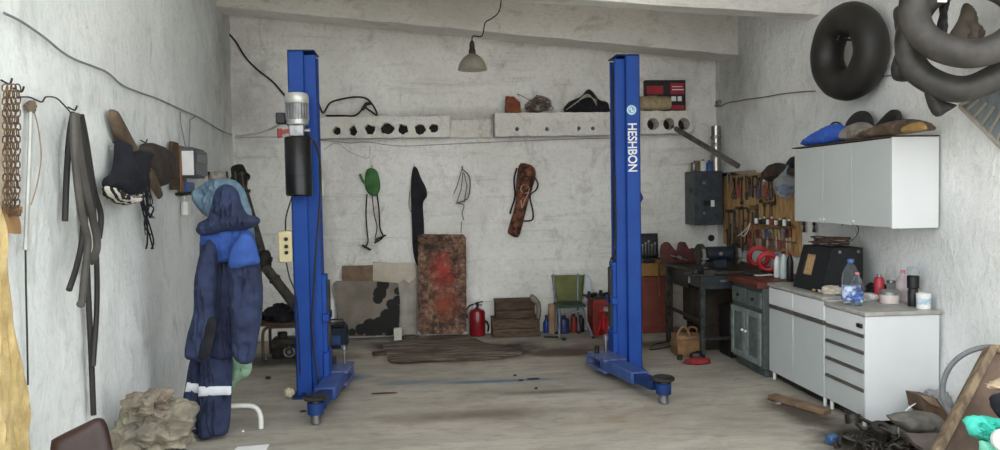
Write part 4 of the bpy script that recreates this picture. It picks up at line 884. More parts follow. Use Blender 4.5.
# jacket
T = thing('work_jacket', 'navy work jacket with royal blue shoulders hanging off the coat rail', 'jacket', (sx, SY-.1, at(222, 360, SY).z))
fr = FY(SY-.13)
def pf(name, px, off, th, mat, par, **k):
    m = MB(); kw = dict(cell=.013, back=.4, edge=.012, wr=.055, ws=5, wst=(2.4, .55)); kw.update(k); f2 = FY(SY-.13-off); m.puff(f2, f2.abs(px), 0, th, **kw); return part(name, m, mat, par)
pf('body', [(203, 232), (246, 230), (256, 246), (252, 300), (244, 340), (232, 357), (212, 358), (204, 340), (203, 290)], 0, .08, NAVY, T, wst=(2.2, .6), wr=.06)
pf('yoke', [(202, 232), (214, 229), (232, 228), (247, 229), (255, 240), (259, 258), (256, 263), (240, 259), (226, 262), (210, 263), (203, 268), (201, 250)], .10, .035, ROYAL, T, wr=.04)
hd = pf('hood', [(197, 232), (199, 223), (208, 218), (212, 206), (215, 192), (222, 185), (230, 185), (238, 191), (242, 204), (248, 214), (258, 217), (260, 223), (246, 230), (228, 231), (207, 236)], .12, .085, NAVY, T, wr=.06, ws=9)
lsl = pf('sleeve', [(204, 240), (212, 236), (219, 250), (218, 290), (219, 318), (214, 345), (208, 361), (195, 360), (186, 356), (188, 335), (194, 310), (195, 280), (200, 255)], .10, .075, NAVY, T, wst=(2, .8))
rsl = pf('sleeve', [(244, 236), (253, 240), (259, 258), (263, 285), (262, 315), (257, 345), (254, 360), (246, 364), (236, 360), (232, 345), (231, 310), (230, 280), (232, 255)], .13, .085, NAVY, T, wst=(2, .8))
pf('shoulder_patch', [(243, 234), (252, 238), (259, 256), (259, 263), (246, 266), (231, 268), (230, 256), (236, 242)], .235, .02, ROYAL, rsl, wr=.008)
pf('elbow_patch', [(205, 318), (217, 320), (213, 344), (208, 358), (198, 357), (202, 336)], .18, .015, BLKC, lsl, wr=.008)
f2 = FY(SY-.13-.19); m = MB(); m.tube([f2.p(*f2.ab(x, y)) for x, y in ((221, 262), (220, 290), (221, 320), (224, 350))], .008, 6, sm=4, squash=.5); part('zip', m, BLACK, T)
f2 = FY(SY-.13-.205); m = MB(); a, b = f2.ab(242, 308); m.fbox(f2, a-.02, a+.02, b-.005, b+.005, -.01, .012, .002); part('small_tab', m, PAPER, rsl, 'tiny white tab')
# trousers
T = thing('work_trousers', 'navy work trousers with white reflective bands hanging below the jacket', 'trousers', (at(212, 400, SY).x, SY-.08, .012))
def zc(fr, px): return [(a, max(b, .012)) for a, b in fr.abs(px)]
def pt(name, px, off, th, mat, par, **k):
    m = MB(); kw = dict(cell=.013, back=.4, edge=.012, wr=.055, ws=5, wst=(2.4, .6)); kw.update(k); f2 = FY(SY-.03-off); m.puff(f2, zc(f2, px), 0, th, **kw); return part(name, m, mat, par)
lg1 = pt('leg', [(196, 352), (212, 352), (212, 380), (208, 410), (203, 433), (192, 432), (180, 428), (182, 410), (186, 385), (190, 362)], .0, .07, NAVY, T)
lg2 = pt('leg', [(204, 352), (230, 352), (232, 380), (231, 405), (228, 432), (214, 436), (200, 437), (199, 410), (199, 385), (201, 362)], .06, .08, NAVY, T)
BAND = M('silver reflective tape', 'c9ccd0', 'dde0e3', rough=.45, scale=5)
pt('reflective_band', [(187.5, 382), (200, 384), (200, 393), (185.5, 391)], .085, .01, BAND, lg1, wr=0, smooth=1)
pt('reflective_band', [(199, 386.5), (216, 386), (231.5, 386), (231.5, 394.5), (216, 395), (198.8, 396)], .158, .01, BAND, lg2, wr=0, smooth=1)
m = MB(); f2 = FY(SY+.05); m.puff(f2, f2.abs([(232, 352), (238, 356), (246, 361), (252, 363), (250, 374), (243, 378), (236, 383), (234, 389), (231, 380)]), 0, .03, .014, .4, .008, wr=.02, ws=14); solo('green_shirt', m, M('pale green cloth', '6f8e74', '8fab92', rough=.95), 'pale green cloth tail showing below the jacket sleeve', 'cloth')
# white bent tube
WT = M('white enamel tube', 'c6c6c0', 'd6d6d0', rough=.4, scale=5)
p0 = flo(262, 434); p1 = flo(174, 450); zt = at(240, 406, p0.y).z; m = MB()
yb = 5.49; p0 = at(261, 431, yb); zt = at(240, 406, yb).z
x0 = max(at(174, 430, yb).x, xl(yb)+.05)
m.tube(catmull([(p0.x, yb, .005), (p0.x, yb, zt-.08), (p0.x-.03, yb, zt-.02), (p0.x-.1, yb, zt), (p0.x-.3, yb, zt), (x0+.12, yb, zt-.0), (x0+.04, yb, zt-.03), (x0, yb, zt-.1), (x0, yb, .005)], 6), .018, 10)
solo('bent_tube', m, WT, 'white bent metal tube standing on the floor before the trousers', 'tube')
# pile at the lower wall
random.seed(2)
CAMO = M('grey brown camouflage cloth', '6a655a', '99927f', rough=.95, scale=6, contrast=.1, bump=.3, bscale=40)
PY = 4.55; cc = at(152, 428, PY); m = MB(); m.blob((cc.x, PY, cc.z), (.185, .15, .15), .62, 1.5, 5, 6, .132, True); solo('cloth_bundle', m, CAMO, 'crumpled grey brown bundle of cloth heaped on the junk pile', 'bundle')
cc = at(149, 405, PY-.06); m = MB(); m.blob((cc.x, PY-.04, cc.z+.0), (.115, .09, .07), .7, 1.5, 9, 6, None, True); solo('knotted_rag', m, M('brown rag cloth', '6b6054', '8c8273', rough=.95, scale=14, bump=.4), 'brown knotted rag lying on top of the crumpled cloth bundle', 'rag')
cc = at(158, 452, PY-.05); m = MB(); m.blob((cc.x, PY-.0, .06), (.27, .27, .075), .3, 1.6, 3, 5, .002, True); solo('dirty_sacking', m, M('dark grey sacking', '3a3937', '5d5b57', rough=.95, scale=15, bump=.4), 'dark grey sacking spread on the floor under the cloth bundle', 'sacking')
m = MB(); cc = at(181, 442, PY-.1); m.blob((cc.x, PY-.1, .165), (.05, .04, .03), .3, 2, 1, 3); solo('orange_scrap', m, M('rusty orange scrap', '84563d', 'a5745a', rough=.9), 'small rusty orange scrap on the dark grey sacking', 'scrap')
m = MB(); cc = flo(252, 449); m.sheet(FZ(0), [cc+V((-.12, -.12, .004)), cc+V((.1, -.12, .004)), cc+V((.1, .06, .004)), cc+V((-.1, .04, .004))], .003, 10, 10, .006); solo('paper_sheet', m, PAPER, 'crumpled white paper lying on the floor below the bent tube', 'paper')
# brown chair backrest
yb = 3.45; T = thing('brown_chair', 'dark brown chair with metal legs standing under the rubber hoses', 'chair', (at(80, 440, yb).x, yb-.1, 0))
BRV = M('dark brown vinyl', '221512', '34211d', rough=.45, scale=5, bump=.05); fr = Fr((0, yb, 0), (1, .12, 0), (0, .15, 1))
pts = fr.abs([(49, 437), (53, 431), (84, 416), (94, 412), (101, 414), (106, 425), (111, 448), (114, 470), (58, 478), (49, 455)])
m = MB(); m.puff(fr, pts, 0, .03, .014, .4, .012, width=.05, smooth=3); br = part('backrest', m, BRV, T)
m = MB(); a, b = fr.ab(53, 440); m.cyl(fr.p(a+.012, b-.02, .0), fr.p(a+.012, b-.02, .045), .008, 10); part('rivet', m, STEEL, br, 'steel rivet')
cx = at(80, 440, yb).x; zs_ = .42
m = MB(); m.box((cx-.19, yb-.42, zs_-.03), (cx+.19, yb-.06, zs_+.02), .02, 2); part('seat', m, BRV, T)
for dx, dy in ((-.17, -.4), (.17, -.4), (-.17, -.06), (.17, -.06)):
    m = MB(); m.tube([(cx+dx, yb+dy, .005), (cx+dx, yb+dy, zs_-.03)], .011, 8); part('leg', m, DSTEEL, T)
for dx in (-.09, .08):
    m = MB(); m.tube([(cx+dx, yb-.06, zs_-.03), (cx+dx, yb+.0, zs_+.03), (cx+dx, yb+.04, zs_+.1)], .011, 8); part('back_upright', m, DSTEEL, T)
# ---- far corner: shaft, bench and junk behind the motor post
T = thing('propeller_shaft', 'long dark propeller shaft with a joint slanting down the corner', 'shaft', at(264, 262, 7.8))
SH = M('dusty dark shaft', '3d3a37', '5c5854', rough=.6, metal=.4, scale=8)
A = at(238, 170, 8.3); B = at(262, 254, 7.9); C_ = at(266, 268, 7.85); D = at(302, 314, 7.6)
m = MB(); m.tube([A.lerp(B, .18), B], .045, 14); part('upper_tube', m, SH, T)
m = MB(); m.tube([A.lerp(B, -.03), A.lerp(B, .08), A.lerp(B, .2)], [.07, .085, .05], 14); m.torus(A.lerp(B, .1), .085, .02, tuple(B-A), 24, 8); part('upper_flange', m, IRON, T)
m = MB(); m.blob(B.lerp(C_, .5), (.08, .08, .11), .2, 2, 3, 3); m.cyl(B+V((-.1, 0, -.03)), B+V((.1, 0, -.06)), .03, 12, .005); m.cyl(B+V((0, -.1, -.06)), B+V((0, .08, -.06)), .028, 12, .005); part('joint', m, IRON, T)
m = MB(); m.tube([C_, D], .05, 14); m.torus(C_.lerp(D, .25), .05, .012, tuple(D-C_), 20, 8); part('lower_tube', m, SH, T)
# bench
yb = 7.75; a = at(262, 330, yb).x; b = at(299, 330, yb).x; zb = at(280, 323, yb).z
T = thing('low_table', 'low table with brown tubular legs in the corner behind the motor post', 'table', ((a+b)/2, yb+.2, 0))
m = MB(); m.box((a-.06, yb-.0, zb-.03), (b+.05, yb+.42, zb), .006); part('tabletop', m, WOODD, T)
BT = M('brown painted tube', '4a3c30', '62503f', rough=.5, metal=.2)
for yy in (yb+.03, yb+.39):
    m = MB(); m.tube(catmull([(a, yy, .004), (a, yy, zb-.12), (a+.04, yy, zb-.05), (a+.1, yy, zb-.045), (b-.1, yy, zb-.045), (b-.04, yy, zb-.05), (b, yy, zb-.12), (b, yy, .004)], 5), .016, 8); part('leg_frame', m, BT, T)
m = MB(); m.blob(((a+b)/2+.02, yb+.2, zb+.05), (.22, .16, .1), .5, 2, 6, 5, zb+.002, True); solo('dark_coat', m, BLKC, 'crumpled black cloth lying on the low corner table', 'cloth')
m = MB(); m.tube([(a-.1, yb+.1, zb+.05), (a-.1, yb+.05, zb+.02)], .01)
T = thing('engine_part', 'dark engine block part standing under the low corner table', 'engine part', ((a+b)/2, yb+.2, 0))
m = MB(); m.box(((a+b)/2-.12, yb+.12, .0), ((a+b)/2+.12, yb+.34, .2), .02, 2)
for k in range(4): m.cyl(((a+b)/2-.09+.06*k, yb+.13, .13), ((a+b)/2-.09+.06*k, yb+.09, .13), .022, 12, .004)
m.cyl(((a+b)/2-.02, yb+.2, .2), ((a+b)/2-.02, yb+.2, .26), .05, 16, .006); part('block', m, GREASE, T)
m = MB(); m.torus(((a+b)/2+.06, yb+.105, .07), .05, .012, (0, 1, 0)); m.cyl(((a+b)/2+.06, yb+.12, .07), ((a+b)/2+.06, yb+.09, .07), .02); part('pulley', m, STEEL, T)
m = MB(); q = flo(266, 357); m.bar(q+V((-.04, .0, .012)), q+V((.03, -.16, .012)), .03, .02); solo('steel_strip', m, STEEL, 'short bright steel strip on the floor by the low corner table', 'strip')
m = MB(); q = flo(268, 379); m.cbox((q.x, q.y, .012), (.045, .03, .022), None, .006); solo('debris_lump', m, IRON, 'lone black lump on the floor between trousers and motor post', 'lump')
# charger right of the motor post
yc = 8.25; a = at(327, 330, yc).x; b = at(346, 330, yc).x; zt = at(336, 321, yc).z
T = thing('battery_charger', 'low blue and black device on the floor beside the motor post', 'charger', ((a+b)/2, yc+.12, 0))
m = MB(); m.box((a, yc, .01), (b, yc+.25, zt*.75), .012); part('case', m, M('dark navy case', '141b2b', '202b42', rough=.4), T)
m = MB(); m.box((a+.01, yc+.01, zt*.75), (b-.02, yc+.22, zt*.86), .01); m.tube([(a+.02, yc+.1, zt*.85), (a+.02, yc+.1, zt), (b-.04, yc+.1, zt), (b-.04, yc+.1, zt*.85)], .01, 8); part('handle', m, BLACK, T)
m = MB(); m.box((a+.02, yc-.006, .05), (b-.06, yc, .15), .003); part('front_panel', m, M('dull blue panel', '2c4270', '39538a', rough=.4), T)
# ================================================================== workbench side
# vise / bench / corner cabinet
def rp(x, y, off=.03): return FR.p(*FR.ab(x, y, off), off)
# plywood cabinet behind the lettered post with open tool case
Yp = 8.5; a = at(640, 300, Yp).x; b = at(673, 300, Yp).x; zt = at(656, 263, Yp).z; zm = at(656, 276, Yp).z
T = thing('plywood_cabinet', 'red brown plywood chest with ochre top band behind the lettered post', 'cabinet', ((a+b)/2, Yp+.15, 0))
m = MB(); m.box((a, Yp, .004), (b, Yp+.33, zm-.004), .005); part('body', m, M('red brown board', '5e2a1f', '7b3d2e', rough=.6, scale=5, contrast=.2), T)
m = MB(); m.box((a-.01, Yp-.012, zm), (b+.01, Yp+.335, zt), .006); part('top_drawer', m, M('ochre board', '7a5a2c', '94713c', rough=.7, scale=5), T)
m = MB(); m.box((a+.03, Yp-.012, .08), (b-.03, Yp-.0005, zm-.06), .004); part('door', m, M('red brown board', '5e2a1f'), T)
cz = zt+.004; x0 = at(643, 250, Yp+.1).x; x1 = at(659, 250, Yp+.1).x; zc0 = at(650, 234, Yp+.1).z
T = thing('tool_case', 'open black tool case with chrome tools standing on the plywood chest', 'tool case', ((x0+x1)/2, Yp+.15, cz))
m = MB(); m.box((x0-.02, Yp-.0, cz), (x1+.02, Yp+.2, cz+.05), .01); part('tray', m, BLACK, T)
m = MB(); fr = Fr((0, Yp+.2, cz+.05), (1, 0, 0), (0, .12, 1)); h = zc0-cz-.05
m.fbox(fr, x0-.02, x1+.02, 0, h, -.03, 0, .01); m.fbox(fr, x0-.02, x1+.02, h-.02, h, 0, .03, .004); m.fbox(fr, x0-.02, x0, 0, h, 0, .03, .004); m.fbox(fr, x1, x1+.02, 0, h, 0, .03, .004); ld = part('lid', m, BLACK, T)
for k in range(5):
    m = MB(); xx = x0+.02+(x1-x0-.04)*k/4; m.bar(fr.p(xx, .03, .012), fr.p(xx+.006, h*(.5+.08*(k % 3)), .012), .011, .011, fr.n); m.cyl(fr.p(xx+.006, h*(.5+.08*(k % 3)), .008), fr.p(xx+.006, h*(.5+.08*(k % 3)), .022), .014, 12); part('chrome_tool', m, STEEL, ld)
m = MB(); p = at(659, 264, Yp-.03); m.bar((p.x, Yp-.03, at(659, 296, Yp).z), (p.x, Yp-.03, cz+.02), .018, .018); m.cbox((p.x, Yp-.03, cz+.02), (.09, .03, .035), None, .005); solo('hammer', m, WOOD, 'wooden-handled hammer hanging head-up before the plywood chest', 'hammer')
# workbench: long in depth, front corner leg by the grey cupboard
LX = 2.60; BY0 = 6.97; BY1 = 8.05; bz = .87
f1 = flo(711, 364); 
T = thing('workbench', 'dark metal workbench with open frame beside the grey wooden cupboard', 'workbench', (3.0, 7.5, 0))
m = MB(); m.box((LX-.03, BY0, bz-.035), (3.40, BY1, bz), .006); part('worktop', m, GREASE, T)
for (x, y) in ((LX+.02, BY0+.03), (LX+.02, BY1-.03), (3.34, BY0+.03), (3.34, BY1-.03)):
    m = MB(); m.bar((x, y, .004), (x, y, bz-.035), .045, .045); part('leg', m, M('chipped dark green paint', '181c1d', '3c4442', rough=.5, metal=.3, scale=20, contrast=.1), T)
for z in (.22, ):
    m = MB(); m.bar((LX+.02, BY0+.05, z+.16), (LX+.02, BY1-.05, z+.16), .03, .03); m.bar((3.34, BY0+.05, z), (3.34, BY1-.05, z), .03, .03); m.bar((LX+.03, BY0+.03, z), (3.33, BY0+.03, z), .03, .03); part('stretcher', m, IRON, T)
m = MB(); m.box((LX+.05, BY0+.05, bz-.18), (LX+.46, BY0+.45, bz-.04), .006); dr = part('drawer', m, M('dark green grey metal', '20262a', '353e40', rough=.5, metal=.3), T); m = MB(); m.bar((LX+.2, BY0+.04, bz-.1), (LX+.3, BY0+.04, bz-.1), .015, .02); part('handle', m, STEEL, dr)
m = MB(); m.box((LX+.035, BY0+.5, bz-.22), (LX+.05, BY1-.06, bz-.04), .003); part('apron', m, IRON, T)
T = thing('dark_crate', 'large dark brown crate pushed under the back of the workbench', 'crate', (3.05, 7.5, 0)); DB = M('dark brown box', '1d1714', '33291f', rough=.8)
m = MB(); m.box((LX+.16, BY0+.5, .25), (3.26, BY1-.09, .64), .01); part('body', m, DB, T)
for yy in (BY0+.52, BY1-.15): m = MB(); m.box((LX+.2, yy, .003), (3.24, yy+.05, .249), .005); part('runner', m, DB, T)
m = MB(); m.box((LX+.33, BY0+.12, .004), (LX+.58, BY0+.4, .50), .012); m.cyl((LX+.42, BY0+.25, .50), (LX+.42, BY0+.25, .53), .04, 14, .005); solo('black_can', m, BLACK, 'black rectangular can under the workbench beside the grey cupboard', 'can')
# cast iron vise jaws (red brown)
RV = M('rusty red cast iron', '3f1a17', '592823', rough=.6, metal=.2, scale=14)
Yv = 7.92; fr = FY(Yv); pts = fr.abs([(661, 273), (661, 262), (663, 258), (667, 256), (670, 259), (675, 265), (678, 263), (679, 257), (684, 256), (688, 263), (694, 262), (699, 265), (699, 272), (690, 276), (672, 276)])
zmin = min(b for a, b in pts); pts = [(a, b-zmin+bz+.002) for a, b in pts]
T = thing('bench_vise', 'rusty red cast iron vise on the far end of the workbench', 'vise', fr.p(pts[0][0]+.15, bz, 0))
m = MB(); m.slab(fr, pts, -.03, .05, smooth=2); part('jaws', m, RV, T)
m = MB(); c = fr.p(*fr.ab(676, 270), .051); m.cyl((c.x, c.y, bz+.06), (c.x, c.y-.09, bz+.06), .022, 14, .004); sc_ = part('screw', m, STEEL, T); m = MB(); m.bar((c.x-.1, c.y-.07, bz+.09), (c.x+.1, c.y-.07, bz+.03), .014, .014); part('handle', m, STEEL, sc_)
# bench grinder
gx = at(718, 262, 7.25).x; gy = 7.25
T = thing('bench_grinder', 'blue black bench grinder standing on the workbench', 'grinder', (gx, gy, bz))
m = MB(); m.cyl((gx-.14, gy, bz+.14), (gx+.14, gy, bz+.14), .075, 24, .012); m.box((gx-.07, gy-.07, bz+.001), (gx+.07, gy+.07, bz+.09), .01); part('motor', m, M('dark blue machine paint', '10151d', '1b2430', rough=.4, scale=8), T)
for sgn in (-1, 1):
    m = MB(); xx = gx+sgn*.18; m.cyl((xx-.03, gy, bz+.14), (xx+.03, gy, bz+.14), .105, 28, .01); wg = part('wheel_guard', m, IRON, T)
    m = MB(); m.cyl((xx-.015, gy-.03, bz+.13), (xx+.015, gy-.03, bz+.13), .09, 28); part('grinding_wheel', m, M('grey abrasive', '67625c', '7c766f', rough=.9, scale=60), wg)
    m = MB(); m.box((xx-.03, gy-.16, bz+.1), (xx+.03, gy-.1, bz+.112), .003); m.bar((xx, gy-.1, bz+.1), (xx, gy, bz+.05), .015, .01); part('tool_rest', m, STEEL, T)
m = MB(); m.cyl((gx, gy-.075, bz+.15), (gx, gy-.079, bz+.15), .018, 20); part('badge', m, STEEL, T)
for k, (px, w, l, h, lab, mt) in enumerate(((690, .16, .2, .02, 'thin dark plate on the workbench beside the red vise', GREASE), (700, .1, .18, .06, 'greasy machine part on the workbench between vise and grinder', IRON))):
    c = flo(px, 276, bz); m = MB(); m.box((c.x-w/2+.05, c.y-.1, bz+.002), (c.x+w/2+.05, c.y-.1+l, bz+.002+h), .006); m.cyl((c.x+.05, c.y, bz+h), (c.x+.05, c.y, bz+h+.03), .03, 14, .004); solo(['steel_plate', 'machine_part'][k], m, mt, lab, ['plate', 'machine part'][k])
# tan bag with handles below
q = flo(694, 357); X, Y = q.x-.03, q.y+.11; T = thing('tan_bag', 'tan tool bag with loop handle before the workbench', 'bag', (X, Y, 0)); s_ = q.y/F
BAG = M('tan canvas', '6d5036', '94714d', rough=.9, scale=9, contrast=.2, bump=.3)
bm = bmesh.new(); bmesh.ops.create_cube(bm, size=1); bmesh.ops.subdivide_edges(bm, edges=bm.edges[:], cuts=7, use_grid_fill=True)
for v in bm.verts:
    p = v.co; w_ = 1+.12*(1-(2*p.z)**2); v.co = V((X+p.x*.24*w_+.012*noise.noise(p*5), Y+p.y*.2*w_+.012*noise.noise(p*5+V((3, 0, 0))), .004+(p.z+.5)*.2+(.025*noise.noise(p*4) if p.z > -.4 else 0)))
m = MB(); m.bm(bm); part('body', m, BAG, T)
m = MB(); m.tube([(X-.11, Y-.1, .12), (X-.13, Y-.1, .22), (X-.08, Y-.09, .3), (X-.02, Y-.09, .26), (X+.0, Y-.105, .14)], .01, 7, sm=5); part('handle', m, BAG, T)
m = MB(); m.tube([(X+.02, Y+.06, .2), (X+.04, Y+.03, .27), (X+.1, Y+.02, .26), (X+.12, Y+.04, .2)], .01, 7, sm=5); part('handle', m, BAG, T)
m = MB(); m.bar((X-.13, Y-.117, .17), (X+.13, Y-.117, .18), .006, .012); part('seam_strap', m, BROWNC, T)
q = flo(697, 364); m = MB(); m.blob((q.x, q.y-.0, .025), (.13, .06, .04), .3, 2, 8, 3, .002); solo('red_cloth', m, M('red cloth', '701f22', '8a2c2e', rough=.9), 'red cloth lying on the floor before the tan bag', 'cloth')
m = MB(); q = flo(702, 362); m.blob((q.x-.04, q.y+.01, .05), (.08, .04, .055), .2, 2, 4, 3, .002); solo('black_boot', m, BLACK, 'black lump of rubber lying between the tan bag and bench leg', 'rubber lump')
q = flo(680, 360); m = MB(); m.cyl((q.x, q.y, .002), (q.x, q.y, .05), .028, 14, .005); solo('small_tin', m, IRON, 'small dark tin on the floor beside the tan bag', 'tin')
pts = [flo(x, y) for x, y in ((690, 340), (676, 345), (661, 349), (650, 350), (655, 345), (668, 342), (680, 337))]
m = MB(); m.tube([(p.x, p.y, .007) for p in pts], .006, 6, sm=6); solo('cable', m, BLACK, 'thin black cable curling on the floor before the tan bag', 'cable')
# grey wooden cupboard
GX = 2.90; q0 = FR.hit(768, 330, XR-GX); q1 = FR.hit(729, 330, XR-GX); gy0 = FR.hit(768.5, 330, XR-2.945).y+.008; gy1 = min(q1.y, BY0-.02); gz = .80
GP = M('worn grey green paint', '3f4a48', '69746f', rough=.7, scale=9, contrast=.2, bump=.2); GPD = M('worn dark grey paint', '2f3735', '525b58', rough=.7, scale=12, contrast=.25, bump=.2)
FX = Fr((GX, 0, 0), (0, -1, 0), (0, 0, 1))
T = thing('grey_cupboard', 'worn grey green wooden cupboard with two framed doors and brown top', 'cupboard', (GX+.26, (gy0+gy1)/2, 0))
m = MB(); m.box((GX, gy0, .07), (XR-.015, gy1, gz-.02), .005); m.box((GX+.03, gy0+.02, .0), (XR-.02, gy1-.02, .07), .002); part('body', m, GPD, T)
m = MB(); m.box((GX-.05, gy0-.0, gz-.02), (XR-.012, gy1+.01, gz+.035), .006); part('worktop', m, M('red brown worn top', '4a2119', '6a3427', rough=.6, scale=8, contrast=.2), T)
mid = (gy0+gy1)/2
for s0, s1 in ((gy0+.015, mid-.01), (mid+.01, gy1-.015)):
    m = MB(); m.fbox(FX, -s1, -s0, .1, .56, .0005, .012, .002); d = part('door', m, GP, T)
    m = MB()
    for aa in ((-s1, -s1+.05, .1, .56), (-s0-.05, -s0, .1, .56), (-s1+.05, -s0-.05, .1, .15), (-s1+.05, -s0-.05, .51, .56)): m.fbox(FX, *aa, .0125, .024, .003)
    part('door_frame', m, M('bleached grey frame', '5f6b68', '838e8a', rough=.7, scale=14, contrast=.2), d)
    m = MB(); yk = -s1+.025 if s0 < mid-.1 else -s0-.025
    m.cyl(FX.p(yk, .36, .024), FX.p(yk, .36, .045), .012, 12, .003); part('knob', m, WPLAST, d)
    m = MB(); m.fbox(FX, -s1, -s0, .6, .74, .0005, .014, .004); dd = part('drawer', m, GP, T)
    m = MB(); m.cyl(FX.p(-(s0+s1)/2, .67, .014), FX.p(-(s0+s1)/2, .67, .036), .014, 12, .003); part('knob', m, DSTEEL, dd)
# hose coil, bottles on the cupboard
ct = gz+.037
for k, (px, r, lab) in enumerate(((758.5, 11.2, 'red hose coil leaning on the pegboard, the one nearer the bench'), (768, 10.5, 'red hose coil leaning on the pegboard, the one nearer the bottles'))):
    Yk = FR.hit(px, 264, .13+.1*k).y; rr = r*Yk/F*.95; m = MB(); c = V((XR-.13-.1*k, Yk, ct+rr+.014))
    for j in range(5): m.torus((c.x+(j-2)*.008, c.y+(j-2)*.014, c.z), rr*(1-.1*abs(j-2)), .014, (.45, 1, .12), 40, 8, .03, j+k*3)
    solo('hose_coil', m, M('red hose', 'a8242a', 'bd333a', rough=.45, bump=0), lab, 'hose', 'red hose coils')
def bottle(name, p, r, h, mat, capm, label, cat='bottle', prof=None, caplabel=None, capname='cap'):
    T = thing(name, label, cat, p); m = MB(); m.lathe([(a*r, b*h) for a, b in (prof or [(.9, 0), (1, .03), (1, .62), (.8, .76), (.38, .86), (.34, .9)])], p+V((0, 0, .0015)), seg=22); part('body', m, mat, T)
    t0 = (prof or [(0, .9)])[-1]; m = MB(); rc = max(t0[0]*r*1.12, r*.38); m.lathe([(rc, t0[1]*h+.0005), (rc, h*.99), (rc*.9, h), (0, h)], p+V((0, 0, .0015)), seg=16); part(capname, m, capm, T, caplabel); return T
WB = M('white bottle', 'cdd2cf', 'dde2df', rough=.35, bump=0); GB = M('dark green bottle', '16302a', '1f4038', rough=.3, bump=0)
def onz(px, py, z): return flo(px, py, z)
for (px, h, r, mt, cm, lab) in ((777, 25, 3.2, WB, CBLUE, 'slim white bottle standing beside the red hose coils'), (783.5, 29, 3.6, M('teal white bottle', 'aebfba', 'c2d0cc', rough=.35, bump=0), BLACK, 'pale teal bottle between two other bottles on the cupboard'), (790, 31, 3.5, BLACK, REDB, 'tall black bottle with red cap beside the black speaker box')):
    p = V((GX+.28, FR.hit(px, 270, XR-GX-.28).y, ct)); s_ = p.y/F; bottle('bottle', p, r*s_, h*s_, mt, cm, lab)
# small stuff on the cupboard top
p = onz(744, 275, ct); m = MB(); m.tube([p+V((0, .0, .012)), p+V((.1, -.1, .012)), p+V((.2, -.05, .012))], .012, 6, sm=4); solo('screwdriver', m, IRON, 'dark tool lying on the brown cupboard top', 'tool')
p = onz(748, 276, ct); m = MB(); m.cbox((p.x+.15, p.y, ct+.006), (.18, .07, .008), None, .002); solo('white_plate', m, WPLAST, 'flat white plastic piece lying on the brown cupboard top', 'plastic piece')
# ---------------- white base units
WX = 2.945; ya = FR.hit(768.5, 330, XR-WX).y; yb = 5.365; wz = .835; kz = .075
FW = Fr((WX, 0, 0), (0, -1, 0), (0, 0, 1))
CT = M('grey beige counter', '8f8d87', 'a4a29b', rough=.45, scale=14); ALU = M('dark aluminium strip', '63605c', '7b7874', rough=.4, metal=.6, scale=5)
def foot(T, x, y): m = MB(); m.cyl((x, y, .001), (x, y, kz), .014, 10, .003); part('foot', m, BLACK if x > WX+.2 else WPLAST, T)
T = thing('base_cabinet', 'white two-door base cabinet with two drawers beside the grey cupboard', 'cabinet', (WX+.23, (ya+yb)/2, 0))
m = MB(); m.box((WX+.02, yb+.004, kz), (XR-.02, ya-.012, wz-.03), .003); part('body', m, WHITE, T)
m = MB(); m.box((WX+.07, yb+.01, 0.002), (WX+.085, ya-.02, kz), .001); part('plinth', m, BLACK, T)
ymid = (ya+yb)/2+.02
for s0, s1 in ((yb+.006, ymid-.004), (ymid+.004, ya-.014)):
    m = MB(); m.fbox(FW, -s1, -s0, kz+.0, .62, -.019, 0, .003); d = part('door', m, GREYW, T); m = MB(); m.fbox(FW, -s1, -s0, .622, .65, -.019, .006, .003); part('handle_strip', m, ALU, d)
    m = MB(); m.fbox(FW, -s1, -s0, .655, wz-.036, -.019, .002, .003); part('drawer', m, WHITE, T)
foot(T, WX+.03, yb+.04); foot(T, WX+.03, ya-.05); foot(T, XR-.1, yb+.04); foot(T, XR-.1, ya-.05)
m = MB(); m.box((WX-.015, yb+.002, wz-.028), (XR-.012, ya-.006, wz), .004); part('counter', m, CT, T)
y2 = 4.845; dz = .80
T = thing('drawer_unit', 'white five-drawer kitchen unit with a grey counter, nearest the doorway', 'drawer unit', (WX+.24, (yb+y2)/2, 0)); WX2 = WX+.01
FD = Fr((WX2, 0, 0), (0, -1, 0), (0, 0, 1))
m = MB(); m.box((WX2+.018, y2+.02, kz), (XR-.012, yb-.004, dz-.03), .003); part('body', m, WHITE, T)
m = MB(); m.box((WX2-.002, y2, 0.05), (XR-.012, y2+.018, dz-.03), .003); part('side_panel', m, WHITE, T)
m = MB(); m.box((WX2+.07, y2+.03, .002), (WX2+.085, yb-.01, kz), .001); part('plinth', m, BLACK, T)
zs = [kz, .265, .395, .525, .64, dz-.034]
for k in range(5):
    m = MB(); m.fbox(FD, -yb+.006, -y2-.022, zs[k]+.002, zs[k+1]-(.022 if k < 4 else .002), -.017, 0, .003); d = part('drawer', m, GREYW if k < 4 else WHITE, T)
    if k < 4: m = MB(); m.fbox(FD, -yb+.006, -y2-.022, zs[k+1]-.021, zs[k+1]-.0, -.017, .008, .003); part('handle_strip', m, ALU, d)
    else: m = MB(); m.fbox(FD, -y2-.09, -y2-.03, zs[k]+.045, zs[k]+.075, .0005, .02, .006); part('lock', m, BLACK, d)
foot(T, WX2+.03, y2+.06); foot(T, WX2+.03, yb-.04); foot(T, XR-.1, y2+.06); foot(T, XR-.1, yb-.04)
m = MB(); m.box((WX2-.015, y2-.015, dz-.028), (XR-.01, yb-.001, dz+.0), .004); part('counter', m, CT, T)
